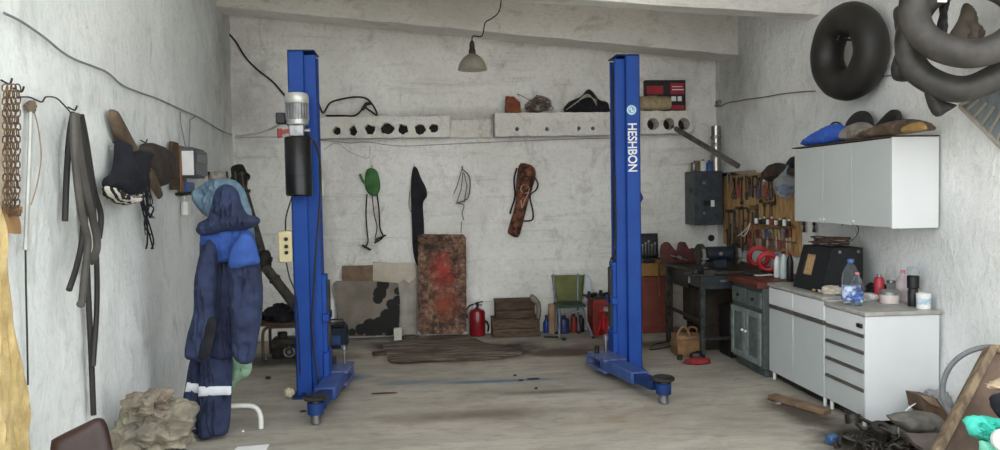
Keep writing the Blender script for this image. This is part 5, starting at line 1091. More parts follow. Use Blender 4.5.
# ---------------- black speaker box on the counter
p0 = flo(792, 288, wz); p1 = flo(820, 292, wz); 
bx0 = 3.02; bx1 = 3.36; by0 = FR.hit(821, 291, XR-bx0).y; by1 = FR.hit(793, 288, XR-bx0).y; bh = .345; tl = .09
T = thing('speaker_box', 'black trapezoid speaker box with square hole standing on the counter', 'speaker box', ((bx0+bx1)/2, (by0+by1)/2, wz))
zz0 = wz+.0015; zz1 = wz+bh
A_ = [(bx0, by0, zz0), (bx1, by0, zz0), (bx1, by1, zz0), (bx0, by1, zz0), (bx0+tl, by0, zz1), (bx1, by0, zz1), (bx1, by1, zz1), (bx0+tl, by1, zz1)]
vv = V((tl, 0, bh)).normalized(); FS = Fr((bx0, 0, zz0), (0, -1, 0), vv)   # sloping front
Lf = V((tl, 0, bh)).length; ha, hb_ = FS.ab(808.5, 264); hw = .08; hh_ = .085
m = MB(); m.slab(FS, [(-by1, 0), (-by0, 0), (-by0, Lf), (-by1, Lf)], -.018, 0, holes=[[(ha-hw, hb_-hh_), (ha+hw, hb_-hh_), (ha+hw, hb_+hh_), (ha-hw, hb_+hh_)]])
SB = M('black carpet vinyl', '0e0f11', '17181b', rough=.75, scale=20)
part('front', m, SB, T)
sh = .02
m = MB(); m.add([(bx0+sh, by0, zz0), (bx1, by0, zz0), (bx1, by0, zz1), (bx0+tl+sh, by0, zz1), (bx0+sh, by0+.018, zz0), (bx1, by0+.018, zz0), (bx1, by0+.018, zz1), (bx0+tl+sh, by0+.018, zz1)], [(0, 1, 2, 3), (7, 6, 5, 4), (0, 4, 5, 1), (1, 5, 6, 2), (2, 6, 7, 3), (3, 7, 4, 0)]); sdp = part('side', m, SB, T)
m = MB(); m.add([(bx0+sh, by1-.018, zz0), (bx1, by1-.018, zz0), (bx1, by1-.018, zz1), (bx0+tl+sh, by1-.018, zz1), (bx0+sh, by1, zz0), (bx1, by1, zz0), (bx1, by1, zz1), (bx0+tl+sh, by1, zz1)], [(0, 1, 2, 3), (7, 6, 5, 4), (0, 4, 5, 1), (1, 5, 6, 2), (2, 6, 7, 3), (3, 7, 4, 0)]); part('side', m, SB, T)
m = MB(); m.box((bx0+tl+sh, by0+.019, zz1-.018), (bx1, by1-.019, zz1), 0); part('top', m, SB, T)
m = MB(); m.fbox(FS, -by1+.02, -by0-.02, .02, Lf-.02, -.032, -.02, 0); part('inner_board', m, M('raw chipboard', 'a5855c', 'bc9c72', rough=.9, scale=40), T, 'tan chipboard seen through the hole')
for xx in (bx0+tl+.06, bx1-.04):
    m = MB(); m.cyl((xx, by0-.001, zz1-.03), (xx, by0-.006, zz1-.03), .012, 12); part('screw_head', m, STEEL, sdp)
# wires on the speaker box
m = MB(); random.seed(9); cx, cy = (bx0+bx1)/2+.03, (by0+by1)/2
for k in range(7):
    pts = []
    for i in range(11):
        aa = i*.65+k; pts.append((cx+.13*math.cos(aa)*random.uniform(.6, 1.1), cy+.2*math.sin(aa)*random.uniform(.6, 1.1), zz1+.012+.012*k*.7+random.uniform(0, .012)))
    m.tube(pts, .005, 6, sm=5)
m.tube([(cx+.05, by0+.03, zz1+.04), (cx+.09, by0+.0, zz1+.1), (cx+.1, by0+.0, zz1+.16), (cx+.05, by0+.04, zz1+.2), (cx+.02, by0+.1, zz1+.17)], .004, 6, sm=5)
solo('cable_tangle', m, M('brown black wire', '2c2320', '5a4238', rough=.6), 'tangle of dark wires lying on top of the black speaker box', 'wires')
m = MB(); m.cyl((cx-.05, cy+.12, zz1+.001), (cx-.05, cy+.12, zz1+.005), .03)
# things on the counters
pr_soda = [(.55, 0), (.9, .01), (1, .05), (1, .3), (.93, .34), (.97, .38), (1, .55), (.93, .68), (.6, .82), (.32, .9), (.28, .93)]
LBL = M('blue water label', '2b4f93', 'b9c8dc', rough=.4, scale=16, contrast=.05, bump=0)
for (px, py, hpx, r, cm, lab) in ((850.5, 304.5, 48, 9, CBLUE, 'large clear plastic bottle with blue cap on the counter'), (857, 305.5, 35, 6.2, PINK, 'smaller clear plastic bottle with pink cap before the large one')):
    p = onz(px, py, dz) if py > 305 else onz(px, py, dz); p = V((p.x, p.y, dz)); s_ = p.y/F
    T = bottle('water_bottle', p, r*s_, hpx*s_, CLEAR, cm, lab, 'bottle', pr_soda, None)
    bo = [c for c in T.children if c.name.startswith('body')][0]
    m = MB(); m.lathe([(r*s_*1.005, hpx*s_*.12), (r*s_*1.012, hpx*s_*.13), (r*s_*1.012, hpx*s_*.42), (r*s_*1.0, hpx*s_*.43)], p, seg=24); part('label_wrap', m, LBL, bo, 'blue and white label')
q = onz(880, 301, dz); s_ = q.y/F
p = V((q.x+.03, q.y+.06, dz)); bottle('spray_can', p, 5*s_, 27*s_, M('red can', 'a32a36', 'b93a46', rough=.35, bump=0), STEEL, 'red aerosol can with metal top at the back of the counter', 'can', [(.95, 0), (1, .02), (1, .8), (.7, .9), (.4, .92)])
p = onz(891, 299, dz); p = V((p.x, p.y, dz)); bottle('glass_jar', p, 4.6*s_, 20*s_, GLASS, STEEL, 'small glass jar with metal lid between red can and pink bottle', 'jar', [(.95, 0), (1, .04), (1, .8), (.85, .88)], None, 'lid')
p = onz(902.5, 301.5, dz); p = V((p.x, p.y, dz)); T = bottle('pink_bottle', p, 5.8*s_, 33*s_, M('pinkish clear plastic', 'c4b3b6', 'd8cfd0', rough=.15, trans=.25, ior=1.2, bump=0), PINK, 'pinkish bottle with pink cap standing behind the black thermos', 'bottle')
p = onz(913, 306, dz); p = V((p.x, p.y, dz)); T = thing('thermos', 'black ribbed flask with clear plastic head on the counter', 'flask', p); hh = 32*s_; r = 5*s_
m = MB(); m.lathe([(r*.95, 0), (r, .01), (r, hh*.45), (r*.9, hh*.47), (r*.9, hh*.55), (r*1.1, hh*.58), (r*1.15, hh*.95), (r*.9, hh*.98)], p+V((0, 0, .001)), seg=22); part('body', m, BLACK, T)
m = MB(); m.lathe([(r*1.05, hh*.985), (r*1.15, hh*1.05), (r*1.1, hh*1.22), (r*.6, hh*1.25), (0, hh*1.25)], p+V((0, 0, .001)), seg=22); part('head', m, CLEAR, T)
p = onz(889.5, 303, dz); p = V((p.x, p.y-.0, dz)); T = thing('sweet_tub', 'low round clear tub with silver lid before the glass jar', 'tub', p); r = 10*s_
m = MB(); m.lathe([(r*.9, 0), (r*.95, .005), (r, 9*s_)], p+V((0, 0, .001)), seg=28); part('body', m, M('milky plastic', 'c9b9b4', 'd8cbc6', rough=.3, bump=0), T); m = MB(); m.lathe([(r*1.03, 9*s_), (r*1.04, 12*s_), (r*.9, 13.5*s_), (0, 13.5*s_)], p+V((0, 0, .001)), seg=28); part('lid', m, M('silver lid', '9a9a98', 'aeaeac', rough=.3, metal=.7, bump=0), T)
p = onz(923.5, 308.5, dz); p = V((p.x, p.y, dz)); T = thing('white_cup', 'white cup with pale blue print at the counter corner', 'cup', p); r = 6.8*s_; hh = 15*s_
m = MB(); m.lathe([(r*.93, 0), (r, hh), (r*.93, hh), (r*.85, .006), (0, .006)], p+V((0, 0, .001)), seg=28); c_ = part('body', m, WPLAST, T)
m = MB(); m.lathe([(r*.962, hh*.3), (r*.972, hh*.3), (r*.995, hh*.7), (r*.985, hh*.7)], p+V((0, 0, .001)), seg=28); part('printed_band', m, M('pale blue print', '9fb6c8', 'c5d2dc', rough=.4, scale=22, contrast=.04), c_)
p = onz(864, 299, dz); m = MB(); m.cbox((p.x+.05, p.y-.02, dz+.022), (.1, .14, .042), Euler((0, 0, .2)).to_matrix(), .01); solo('white_box', m, WPLAST, 'flat white box lying behind the water bottles', 'box')
p = onz(829, 294, wz); m = MB(); m.blob((p.x+.03, p.y+.02, wz+.025), (.08, .1, .04), .4, 2, 7, 4, wz+.002, True); solo('white_glove', m, M('dirty white cotton', 'b5ab9b', 'cdc5b7', rough=.95, bump=.4), 'crumpled dirty white glove before the speaker box', 'glove')
p = onz(818, 291, wz); m = MB(); m.cbox((p.x-.0, p.y-.02, wz+.011), (.1, .05, .018), None, .005); solo('wood_block', m, WOODL, 'small pale wooden block at the counter edge', 'block')
p = onz(868, 300, dz); m = MB(); m.blob((p.x+.14, p.y+.12, dz+.055), (.08, .07, .06), .3, 2, 2, 4, dz+.002); solo('black_pouch', m, BLACK, 'black crumpled pouch between speaker box and red can', 'pouch')
p = onz(829, 291, wz); m = MB(); m.cbox((p.x+.05, p.y+.06, wz+.075), (.05, .08, .012), Euler((.2, .1, .4)).to_matrix(), .004); solo('red_scrap', m, REDB, 'small red plastic scrap resting on the dirty white glove', 'plastic scrap')
# wood piece on the floor under the base cabinet
p = flo(800, 406); m = MB(); m.bar((p.x-.12, p.y+.22, .022), (p.x+.08, p.y-.25, .022), .09, .04, bev=.006); solo('wood_offcut', m, M('dirty plank', '5d4a38', '7d6750', rough=.85, scale=9), 'dirty wooden offcut on the floor before the base cabinet', 'plank')
# ---------------- wall cabinet
ux = XR-.012; ya_ = FR.hit(939, 180, .012).y; z0 = FR.hit(939, 227, .012).z; z1 = FR.hit(939, 137, .012).z
UX = None
for k in range(60):
    xx = 2.9+k*.01
    if abs(at(895, 180, ya_).x-xx) < .008: UX = xx
UX = UX or at(895, 180, ya_).x
FU = Fr((UX, 0, 0), (0, -1, 0), (0, 0, 1)); ye = FR.hit(796.5, 180, XR-UX).y
T = thing('wall_cabinet', 'white three-door wall cabinet hanging above the counter', 'cabinet', ((UX+ux)/2, (ya_+ye)/2, z0))
m = MB(); m.box((UX+.002, ya_+.016, z0), (ux, ye, z1), .002); part('body', m, GREYW, T)
m = MB(); m.box((UX-.018, ya_, z0-.005), (ux, ya_+.015, z1+.004), .002); part('side_panel', m, WHITE, T)
m = MB(); m.box((UX-.03, ya_-.004, z1+.005), (ux, ye+.02, z1+.014), .002); part('top_board', m, WOODD, T)
cuts = [ya_+.018, FR.hit(854, 180, XR-UX).y, FR.hit(825, 180, XR-UX).y, ye]
for k in range(3):
    m = MB(); m.fbox(FU, -cuts[k+1]+.003, -cuts[k]-.003, z0+.002, z1-.002, .0, .018, .002); d = part('door', m, GREYW, T)
    m = MB(); yy = -cuts[k]-.03 if k == 2 else -cuts[k+1]+.03; m.cyl(FU.p(yy, z0+.03, .018), FU.p(yy, z0+.03, .03), .008, 10, .002); part('knob', m, WPLAST, d)
tz = z1+.016
def up(px, py, off): return FR.hit(px, py, off)
# on the cabinet: blue bag, grey cloth, brown jacket, soles, strap
def onc(px, off): return V((XR-off, FR.hit(px, 135, off).y, tz))
fr = Fr((UX+.06, 0, 0), (0, -1, 0), (0, 0, 1))
m = MB(); pts = [(a, max(b, tz+.002)) for a, b in fr.abs([(807, 146), (809, 138), (818, 132), (829, 126), (838, 124), (848, 128), (850, 138), (838, 144)])]; m.puff(fr, pts, 0, .05, .014, 1, .02, wr=.02, ws=10); solo('blue_bag', m, M('bright blue tarpaulin', '2a55b5', '3c69c8', rough=.5, scale=5), 'bright blue folded bag on the far end of the wall cabinet', 'bag')
m = MB(); p = onc(836, .2); s_ = p.y/F; m.torus((p.x, p.y, tz+.125), .05, .008, (.6, .6, .2)); m.tube([(p.x-.08, p.y, tz+.09), (p.x, p.y-.1, tz+.13), (p.x-.05, p.y-.2, tz+.1)], .008, 6, sm=4); solo('strap', m, BLACK, 'black strap loop sticking up behind the blue bag', 'strap')
m = MB(); fr2 = Fr((UX+.05, 0, 0), (0, -1, 0), (0, 0, 1)); pts = [(a, max(b, tz+.002)) for a, b in fr2.abs([(846, 140), (847, 130), (853, 125), (863, 122), (872, 125), (878, 132), (876, 140), (860, 143)])]; m.puff(fr2, pts, 0, .05, .014, .8, .02, wr=.03, ws=12, sd=4); solo('grey_cloth', m, GREYC, 'pale grey crumpled cloth beside the blue bag on the cabinet', 'cloth')
fr3 = Fr((UX+.03, 0, 0), (0, -1, 0), (0, 0, 1)); m = MB(); pts = [(a, max(b, tz+.002)) for a, b in fr3.abs([(864, 138), (868, 131), (880, 126), (896, 121), (912, 119), (928, 122), (935, 134), (934, 139), (900, 140)])]; m.puff(fr3, pts, 0, .06, .014, .8, .02, wr=.035, ws=12, sd=8, wst=(.8, 1.6)); solo('brown_jacket', m, M('brown jacket cloth', '4b3d33', '6c5a4c', rough=.95, scale=8, bump=.3), 'crumpled dark brown jacket spread along the wall cabinet top', 'jacket')
m = MB(); fr4 = Fr((UX-.045, 0, 0), (0, -1, 0), (0, 0, 1)); pts = [(a, max(b, tz+.002)) for a, b in fr4.abs([(902, 130), (910, 124), (922, 122), (928, 128), (924, 131), (912, 132), (905, 135)])]; m.puff(fr4, pts, 0, .02, .012, .5, .01, wr=.012, ws=18); solo('tan_glove', m, M('tan work glove', '8a6c3c', 'a4854f', rough=.95), 'tan glove lying on the dark brown jacket', 'glove')
for k, (pts, off, lab) in enumerate((([(847, 126), (853, 116), (861, 111), (868, 112), (873, 119), (873, 130), (866, 136), (852, 136)], .06, 'black rubber boot sole standing between blue bag and grey cloth'), ([(876, 128), (884, 118), (893, 110), (900, 111), (902, 118), (898, 128), (888, 134), (878, 134)], .06, 'black rubber boot sole standing behind the brown jacket'))):
    fr5 = Fr((XR-off, 0, 0), (0, -1, 0), (0, 0, 1)); m = MB(); q = fr5.abs(pts); q = [(a, max(b, tz+.002)) for a, b in q]; m.puff(fr5, q, 0, .012, .014, .0, .018, width=.03); solo('boot_sole', m, RUB, lab, 'sole')
m = MB(); p = onc(812, .22); m.cyl(p+V((0, 0, .002)), p+V((0, 0, .09)), .03, 14, .005); solo('tin_can', m, STEEL, 'small metal tin at the far end of the wall cabinet top', 'tin')
# cord below the wall cabinet
m = MB(); m.tube([rp(849, 224, .012), rp(853, 229, .02), rp(855, 236, .03), rp(850, 241, .03)], .005, 6, sm=4); solo('cord', m, CW, 'thin pale cord hanging below the wall cabinet', 'cord')
# ================================================================== pegboard, corner locker
pb0 = FR.hit(723, 210, .02).y; pb1 = FR.hit(800, 210, .02).y
ztop = FR.hit(760, 172, .02).z; zbot = FR.hit(760, 249, .02).z
T = thing('pegboard', 'pale wooden plank tool board on the wall between locker and wall cabinet', 'tool board', (XR-.01, (pb0+pb1)/2, zbot))
n = 14; PLK = M('pine planks', '8e6c42', 'bd9863', rough=.75, scale=5, stretch=(1, 6, 1), bump=.15)
m = MB(); random.seed(4)
for k in range(n):
    a0 = -pb0+(pb0-pb1)*k/n; a1 = -pb0+(pb0-pb1)*(k+1)/n; m.fbox(FR, a0+.003, a1-.003, zbot+random.uniform(-.02, .02), ztop, .004, .02, .002)
part('planks', m, PLK, T)
m = MB(); m.fbox(FR, -pb0, -pb1, ztop-.02, ztop+.02, .0205, .035, .003); part('rail', m, WOODD, T)
shz = FR.hit(770, 224.5, .05).z; sh0 = FR.hit(756, 224, .05).y; sh1 = FR.hit(794, 224, .05).y
m = MB(); m.fbox(FR, -sh0, -sh1, shz-.012, shz, .0205, .11, .002); part('shelf', m, WOOD, T)
m = MB(); m.fbox(FR, -sh0, -sh1, shz-.16, shz-.145, .0205, .045, .002); part('lower_rail', m, WOOD, T)
# tool shapes in the wall frame: (a, b) is the hanging point, tools hang down
CHR = M('chrome vanadium', '8d8d8f', 'acacae', rough=.3, metal=.85, scale=20); DKT = M('dark oiled tool steel', '2b2826', '47423e', rough=.5, metal=.5, scale=20)
GR_ = {c: M('grip '+c, h, rough=.5, bump=0) for c, h in (('red', '8f2320'), ('black', '151515'), ('blue', '20366b'), ('yellow', 'a98a28'), ('brown', '5e4028'), ('orange', 'a5582a'))}
def T_wrench(a, b, L, c, mt):
    m = MB(); o = .03; k = L/1.0
    m.fbox(FR, a-.008, a+.008, b-L+.03, b-.03, o, o+.008, .003); m.torus(FR.p(a, b-.02, o+.004), .018, .007, FR.n, 18, 8); 
    m.slab(FR, [(a-.006, b-L+.035), (a+.006, b-L+.035), (a+.022, b-L+.02), (a+.02, b-L-.004), (a+.009, b-L+.0), (a+.007, b-L+.016), (a-.007, b-L+.016), (a-.009, b-L), (a-.02, b-L-.004), (a-.022, b-L+.02)], o-.001, o+.009)
    return [('wrench_body', m, mt)]
def T_pliers(a, b, L, c, mt):
    o = .032; h = MB(); j = MB()
    for s in (-1, 1):
        h.tube([FR.p(a+s*.004, b-L*.35, o), FR.p(a+s*.02, b-L*.6, o), FR.p(a+s*.016, b-L, o)], [.006, .009, .008], 8, sm=4)
        j.tube([FR.p(a-s*.003, b-L*.36, o), FR.p(a+s*.012, b-L*.2, o), FR.p(a+s*.004, b, o)], [.009, .01, .004], 8, sm=4)
    j.cyl(FR.p(a, b-L*.33, o-.01), FR.p(a, b-L*.33, o+.01), .014, 14)
    return [('jaws', j, mt), ('handles', h, GR_[c])]
def T_driver(a, b, L, c, mt):
    o = .035; h = MB(); s = MB(); h.lathe([(0, 0), (.012, .003), (.015, .02), (.013, L*.4), (.008, L*.45)], FR.p(a, b, o), (0, 0, -1), 12); s.cyl(FR.p(a, b-L*.44, o), FR.p(a, b-L, o), .004, 8)
    return [('handle', h, GR_[c]), ('shank', s, mt)]
def T_hammer(a, b, L, c, mt):
    o = .04; h = MB(); s = MB(); h.bar(FR.p(a, b-.01, o), FR.p(a+.01, b-L, o), .022, .018, FR.n); s.bar(FR.p(a-.055, b, o), FR.p(a+.05, b, o), .03, .03, FR.n, .006); s.cyl(FR.p(a+.045, b, o), FR.p(a+.065, b, o), .02, 14, .003)
    return [('handle', h, GR_['brown']), ('hammer_head', s, mt)]
def T_ratchet(a, b, L, c, mt):
    o = .035; s = MB(); h = MB(); s.cyl(FR.p(a, b-.02, o-.012), FR.p(a, b-.02, o+.014), .02, 16, .003); s.cyl(FR.p(a, b-.03, o), FR.p(a, b-L*.55, o), .008, 10); h.cyl(FR.p(a, b-L*.5, o), FR.p(a, b-L, o), .013, 12, .004)
    return [('shank', s, mt), ('handle', h, GR_[c])]
def T_clamp(a, b, L, c, mt):
    o = .035; s = MB(); s.bar(FR.p(a, b, o), FR.p(a, b-L, o), .014, .012, FR.n); s.bar(FR.p(a, b-.01, o), FR.p(a+.07, b-.01, o), .02, .016, FR.n); s.bar(FR.p(a, b-L*.5, o), FR.p(a+.07, b-L*.5, o), .02, .016, FR.n)
    h = MB(); h.cyl(FR.p(a+.06, b-L*.35, o), FR.p(a+.06, b-L*.78, o), .009, 10); return [('bar', s, mt), ('screw', h, GR_[c])]
def T_snips(a, b, L, c, mt):
    o = .032; h = MB(); j = MB()
    for s in (-1, 1):
        j.bar(FR.p(a, b-L*.45, o+s*.003), FR.p(a+s*.01, b, o+s*.003), .018, .004, FR.n); h.torus(FR.p(a+s*.025, b-L*.82, o), .024, .006, FR.n, 20, 8, ex=1.5); h.bar(FR.p(a, b-L*.45, o), FR.p(a+s*.02, b-L*.66, o), .01, .008, FR.n)
    return [('blades', j, mt), ('handles', h, GR_[c])]
def T_saw(a, b, L, c, mt):
    o = .03; s = MB(); h = MB(); s.tube([FR.p(a, b, o), FR.p(a+.04, b-.02, o), FR.p(a+.05, b-L*.6, o), FR.p(a+.02, b-L*.72, o)], .006, 6, sm=4); s.bar(FR.p(a, b, o), FR.p(a+.01, b-L*.72, o), .012, .003, FR.n); h.bar(FR.p(a+.014, b-L*.7, o), FR.p(a+.02, b-L, o), .03, .022, FR.n, .008)
    return [('frame', s, mt), ('handle', h, GR_[c])]
TOOLS = {'wrench': T_wrench, 'pliers': T_pliers, 'screwdriver': T_driver, 'hammer': T_hammer, 'ratchet': T_ratchet, 'clamp': T_clamp, 'snips': T_snips, 'hacksaw': T_saw}
CNT = {}
def row(items, phrase, group):
    for k, (kind, px, py, lpx, c, mt) in enumerate(items):
        a, b = FR.ab(px, py, .035); Y = -a; L = lpx*Y/F
        col = {'wrench': 'chrome' if mt is CHR else 'dark steel', }.get(kind, c+'-handled')
        L *= 1.12; pcs = TOOLS[kind](a, b, L, c, mt)
        for _, mb_, _m in pcs:
            for v in mb_.v: dd_ = (v-FR.p(a, b, 0)).dot(FR.u); v += FR.u*(dd_*.45)
        if kind == 'hammer': col = 'wooden-handled'
        T = thing(kind, '%s %s on the tool board, %s along %s' % (col, kind, ORD[k+1], phrase), kind, FR.p(a, b-L, .03), group)
        for nm, mb, mm in pcs: part(nm, mb, mm, T)
row([('snips', 734, 178, 20, 'black', DKT), ('pliers', 738, 177, 19, 'red', DKT), ('wrench', 741.5, 177, 25, 'red', DKT), ('hacksaw', 745, 176, 22, 'black', DKT), ('pliers', 749, 177, 18, 'black', DKT), ('clamp', 752.5, 176, 20, 'black', DKT), ('pliers', 757, 177, 20, 'blue', DKT),
     ('wrench', 760.5, 177, 24, 'red', DKT), ('pliers', 764, 177, 19, 'red', CHR), ('snips', 768, 177, 22, 'black', DKT), ('ratchet', 771.5, 177, 20, 'black', DKT), ('clamp', 775, 178, 22, 'black', DKT)], 'the top row from the locker', 'tools on the top row of the tool board')
row([('hammer', 729, 211, 30, 'brown', DKT), ('pliers', 734, 209, 20, 'black', DKT), ('hammer', 739, 208, 34, 'brown', DKT), ('clamp', 743, 207, 25, 'orange', DKT), ('wrench', 748, 209, 22, 'red', DKT), ('snips', 752, 212, 24, 'orange', DKT), ('pliers', 756.5, 204, 17, 'black', DKT), ('wrench', 764, 203, 18, 'red', DKT), ('hammer', 771, 203, 18, 'brown', DKT)], 'the middle row from the locker', 'tools on the middle row of the tool board')
row([('screwdriver', 757, 229, 17, 'black', CHR), ('screwdriver', 760, 229, 19, 'red', CHR), ('ratchet', 763.5, 229, 19, 'black', CHR), ('screwdriver', 767, 229, 18, 'blue', CHR), ('wrench', 770, 229, 17, 'red', CHR), ('wrench', 773, 229, 19, 'red', CHR), ('screwdriver', 776, 229, 18, 'yellow', CHR), ('ratchet', 779.5, 229, 20, 'red', CHR), ('wrench', 783, 229, 18, 'red', CHR), ('screwdriver', 786.5, 229, 19, 'black', CHR), ('screwdriver', 790, 229, 18, 'red', CHR)], 'the row under its shelf', 'tools under the shelf of the tool board')
row([('snips', 746, 232, 17, 'black', DKT), ('pliers', 749.5, 231, 17, 'red', DKT), ('hacksaw', 753, 230, 18, 'black', DKT), ('pliers', 734, 230, 18, 'black', DKT), ('wrench', 727, 229, 19, 'red', DKT)], 'the lowest row by the long bars', 'tools on the lowest row of the tool board')
# long bars under the rows
for k, (x, y0, y1, lab) in enumerate(((730, 225, 251, 'long black bar hanging below the tool board, nearest the locker'), (737, 228, 253, 'second long black bar hanging below the tool board'), (742.5, 226, 252, 'long dark file hanging below the middle row of tools'))):
    m = MB(); a, b = FR.ab(x, y0, .04); _, b2 = FR.ab(x, y1, .04); m.fbox(FR, a-.012, a+.012, b2, b, .032, .044, .004); m.cyl(FR.p(a, b-.005, .03), FR.p(a, b-.005, .046), .016, 12); solo('steel_bar', m, DKT, lab, 'bar')
# little bottles on the shelf
for k in range(9):
    y = sh0+(sh1-sh0)*(k+.6)/9.3; p = V((XR-.07, y, shz+.001)); h = [.07, .06, .075, .065, .08, .06, .07, .08, .065][k]; mt = [WPLAST, BLACK, BLACK, WPLAST, REDP, WPLAST, BLACK, WPLAST, BLACK][k]
    nm = ['white', 'black', 'black', 'white', 'dull red', 'white', 'black', 'white', 'black'][k]
    T = thing('small_bottle', 'tiny %s bottle on the tool board shelf, %s from the locker' % (nm, ORD[k+1]), 'bottle', p, 'tiny bottles on the tool board shelf')
    m = MB(); m.lathe([(.016, 0), (.018, .004), (.018, h*.65), (.009, h*.8)], p, seg=14); part('body', m, mt, T); m = MB(); m.lathe([(.011, h*.8), (.011, h), (0, h)], p, seg=12); part('cap', m, BLACK if mt is WPLAST else WPLAST, T)
# bag, cords and pieces on the board
m = MB(); c = rp(785, 184, .13); s_ = c.y/F; m.blob(c+V((0, 0, .0)), (.10, .075, .13), .25, 1.8, 3, 4); 
for v in m.v: 
    if v.z > c.z+.03: f_ = max(.15, 1-(v.z-c.z-.03)/.13); v.x = c.x+(v.x-c.x)*f_; v.y = c.y+(v.y-c.y)*f_
T = thing('plastic_bag', 'clear plastic bag with blue contents hanging beside the wall cabinet', 'bag', c-V((0, 0, .16)))
part('bag', m, M('cloudy clear plastic', 'c8d2dc', rough=.12, trans=.75, ior=1.1, bump=.3, bscale=20), T)
m = MB(); m.blob(c-V((0, 0, .05)), (.065, .05, .05), .3, 2, 6, 3); part('contents', m, M('blue packing', '1f3f78', '5f7ba6', rough=.5, scale=12), T, 'dark blue contents')
m = MB(); m.tube([c+V((0, 0, .12)), c+V((.03, 0, .17)), c+V((.09, 0, .2))], .008, 6); part('neck', m, M('cloudy clear plastic', 'c8d2dc'), T)
m = MB(); m.tube([rp(x, y, .05) for x, y in ((738, 236), (743, 232), (748, 227), (750, 223), (748, 230), (744, 236), (741, 234))], .007, 6, sm=5); solo('cord', m, CW, 'white cord loop hanging on the tool board beside its shelf', 'cord')
m = MB()
for k in range(4): m.torus(rp(729, 179, .05+.01*k), .055, .006, FR.n, 30, 6, .08, k, ex=1.25)
solo('wire_coil', m, CG, 'pale wire coil hanging on the tool board beside the locker', 'coil')
m = MB()
for k in range(5): m.tube([rp(735+k, 172+k*.5, .05), rp(748, 171+k, .06), rp(760+k, 170.5+k*.6, .05)], .007, 6, sm=4)
solo('rope_hank', m, M('pale rope', '8e8270', 'a99d8a', rough=.95), 'pale rope hank draped along the top of the tool board', 'rope')
m = MB(); a, b = FR.ab(756, 171, .06); a1, b1 = FR.ab(767, 170, .06); m.fbox(FR, a, a1, b-.018, b+.012, .045, .06, .003); solo('paint_stick', m, WPLAST, 'flat white stick lying along the top of the tool board', 'stick')
m = MB(); m.puff(FR, FR.abs([(768, 168), (774, 163), (783, 164), (790, 166), (796, 170), (792, 178), (782, 180), (774, 178), (768, 182), (765, 175)], .06), .04, .07, .014, 0, .01, wr=.03, ws=12, sd=2); solo('dark_glove', m, M('dark oily leather', '2b2420', '463b34', rough=.8), 'dark oily leather glove on top of the tool board', 'glove')
m = MB(); m.puff(FR, FR.abs([(788, 164), (791, 157), (796, 156), (799, 160), (798, 167), (792, 169)], .06), .03, .05, .012, 0, .01, wr=.02, ws=14); solo('dark_pouch', m, BLKC, 'dark pouch between the tool board top and the wall cabinet', 'pouch')
for (x0, y0, x1, y1, lab, nm) in ((759, 197, 769, 199.5, 'short wooden stick fixed across the upper tool board', 'wood_peg'), (750, 205, 757, 210, 'small wooden peg block on the tool board above its shelf', 'wood_peg')):
    m = MB(); a, b1 = FR.ab(x0, y0, .03); a1, b0 = FR.ab(x1, y1, .03); m.fbox(FR, a, a1, b0, b1, .0215, .04, .003); solo(nm, m, WOOD, lab, 'wooden peg')
# two dark scrapers under the wall cabinet
for k, (x, lab) in enumerate(((803, 'dark scraper hanging below the wall cabinet, nearer the tool board'), (813, 'dark scraper hanging below the wall cabinet, nearer the doorway'))):
    a, b = FR.ab(x, 219, .03); L = 14*(-a)/F; T = thing('scraper', lab, 'scraper', FR.p(a, b-L, .02)); m = MB(); m.fbox(FR, a-.018, a+.018, b-L*.5, b, .012, .03, .005); part('handle', m, BLACK, T); m = MB(); m.slab(FR, [(a-.014, b-L*.5), (a+.014, b-L*.5), (a+.032, b-L), (a-.032, b-L)], .018, .022); part('blade', m, DKT, T)
# ---------------- corner locker
ly = 8.5; x0 = at(695.5, 200, ly).x; x1 = min(at(723, 200, ly).x, XR-.015); z0 = at(710, 225, ly).z; z1 = at(710, 171, ly).z
GL = M('dark grey hammered paint', '33383d', '454b51', rough=.45, metal=.2, scale=12)
T = thing('wall_locker', 'dark grey metal locker box mounted in the corner by the tool board', 'locker', ((x0+x1)/2, ly+.17, z0))
m = MB(); m.box((x0, ly+.015, z0), (x1, YB-.012, z1), .006); part('body', m, GL, T)
m = MB(); m.box((x0+.004, ly-.006, z0+.006), (x1-.004, ly+.0145, z1-.006), .005); d = part('door', m, GL, T)
for nm, (dx, dz_), r in (('lock', (.3, .22), .016), ('lock', (.3, .78), .02)): m = MB(); m.cyl((x0+(x1-x0)*dx, ly-.006, z0+(z1-z0)*dz_), (x0+(x1-x0)*dx, ly-.016, z0+(z1-z0)*dz_), r, 16, .003); part(nm, m, STEEL, d)
m = MB(); m.box((x0+(x1-x0)*.3-.01, ly-.02, z0+(z1-z0)*.36), (x0+(x1-x0)*.5, ly-.006, z0+(z1-z0)*.46), .004); part('handle', m, BLACK, d)
m = MB(); m.box((x0+(x1-x0)*.55, ly-.009, z0+(z1-z0)*.34), (x0+(x1-x0)*.68, ly-.0065, z0+(z1-z0)*.46), .001); part('sticker', m, PAPER, d, 'white sticker')
m = MB(); m.box((x0-.008, ly+.12, z0+(z1-z0)*.6), (x0+.0, ly+.2, z0+(z1-z0)*.68), .003); part('side_latch', m, BLACK, T)
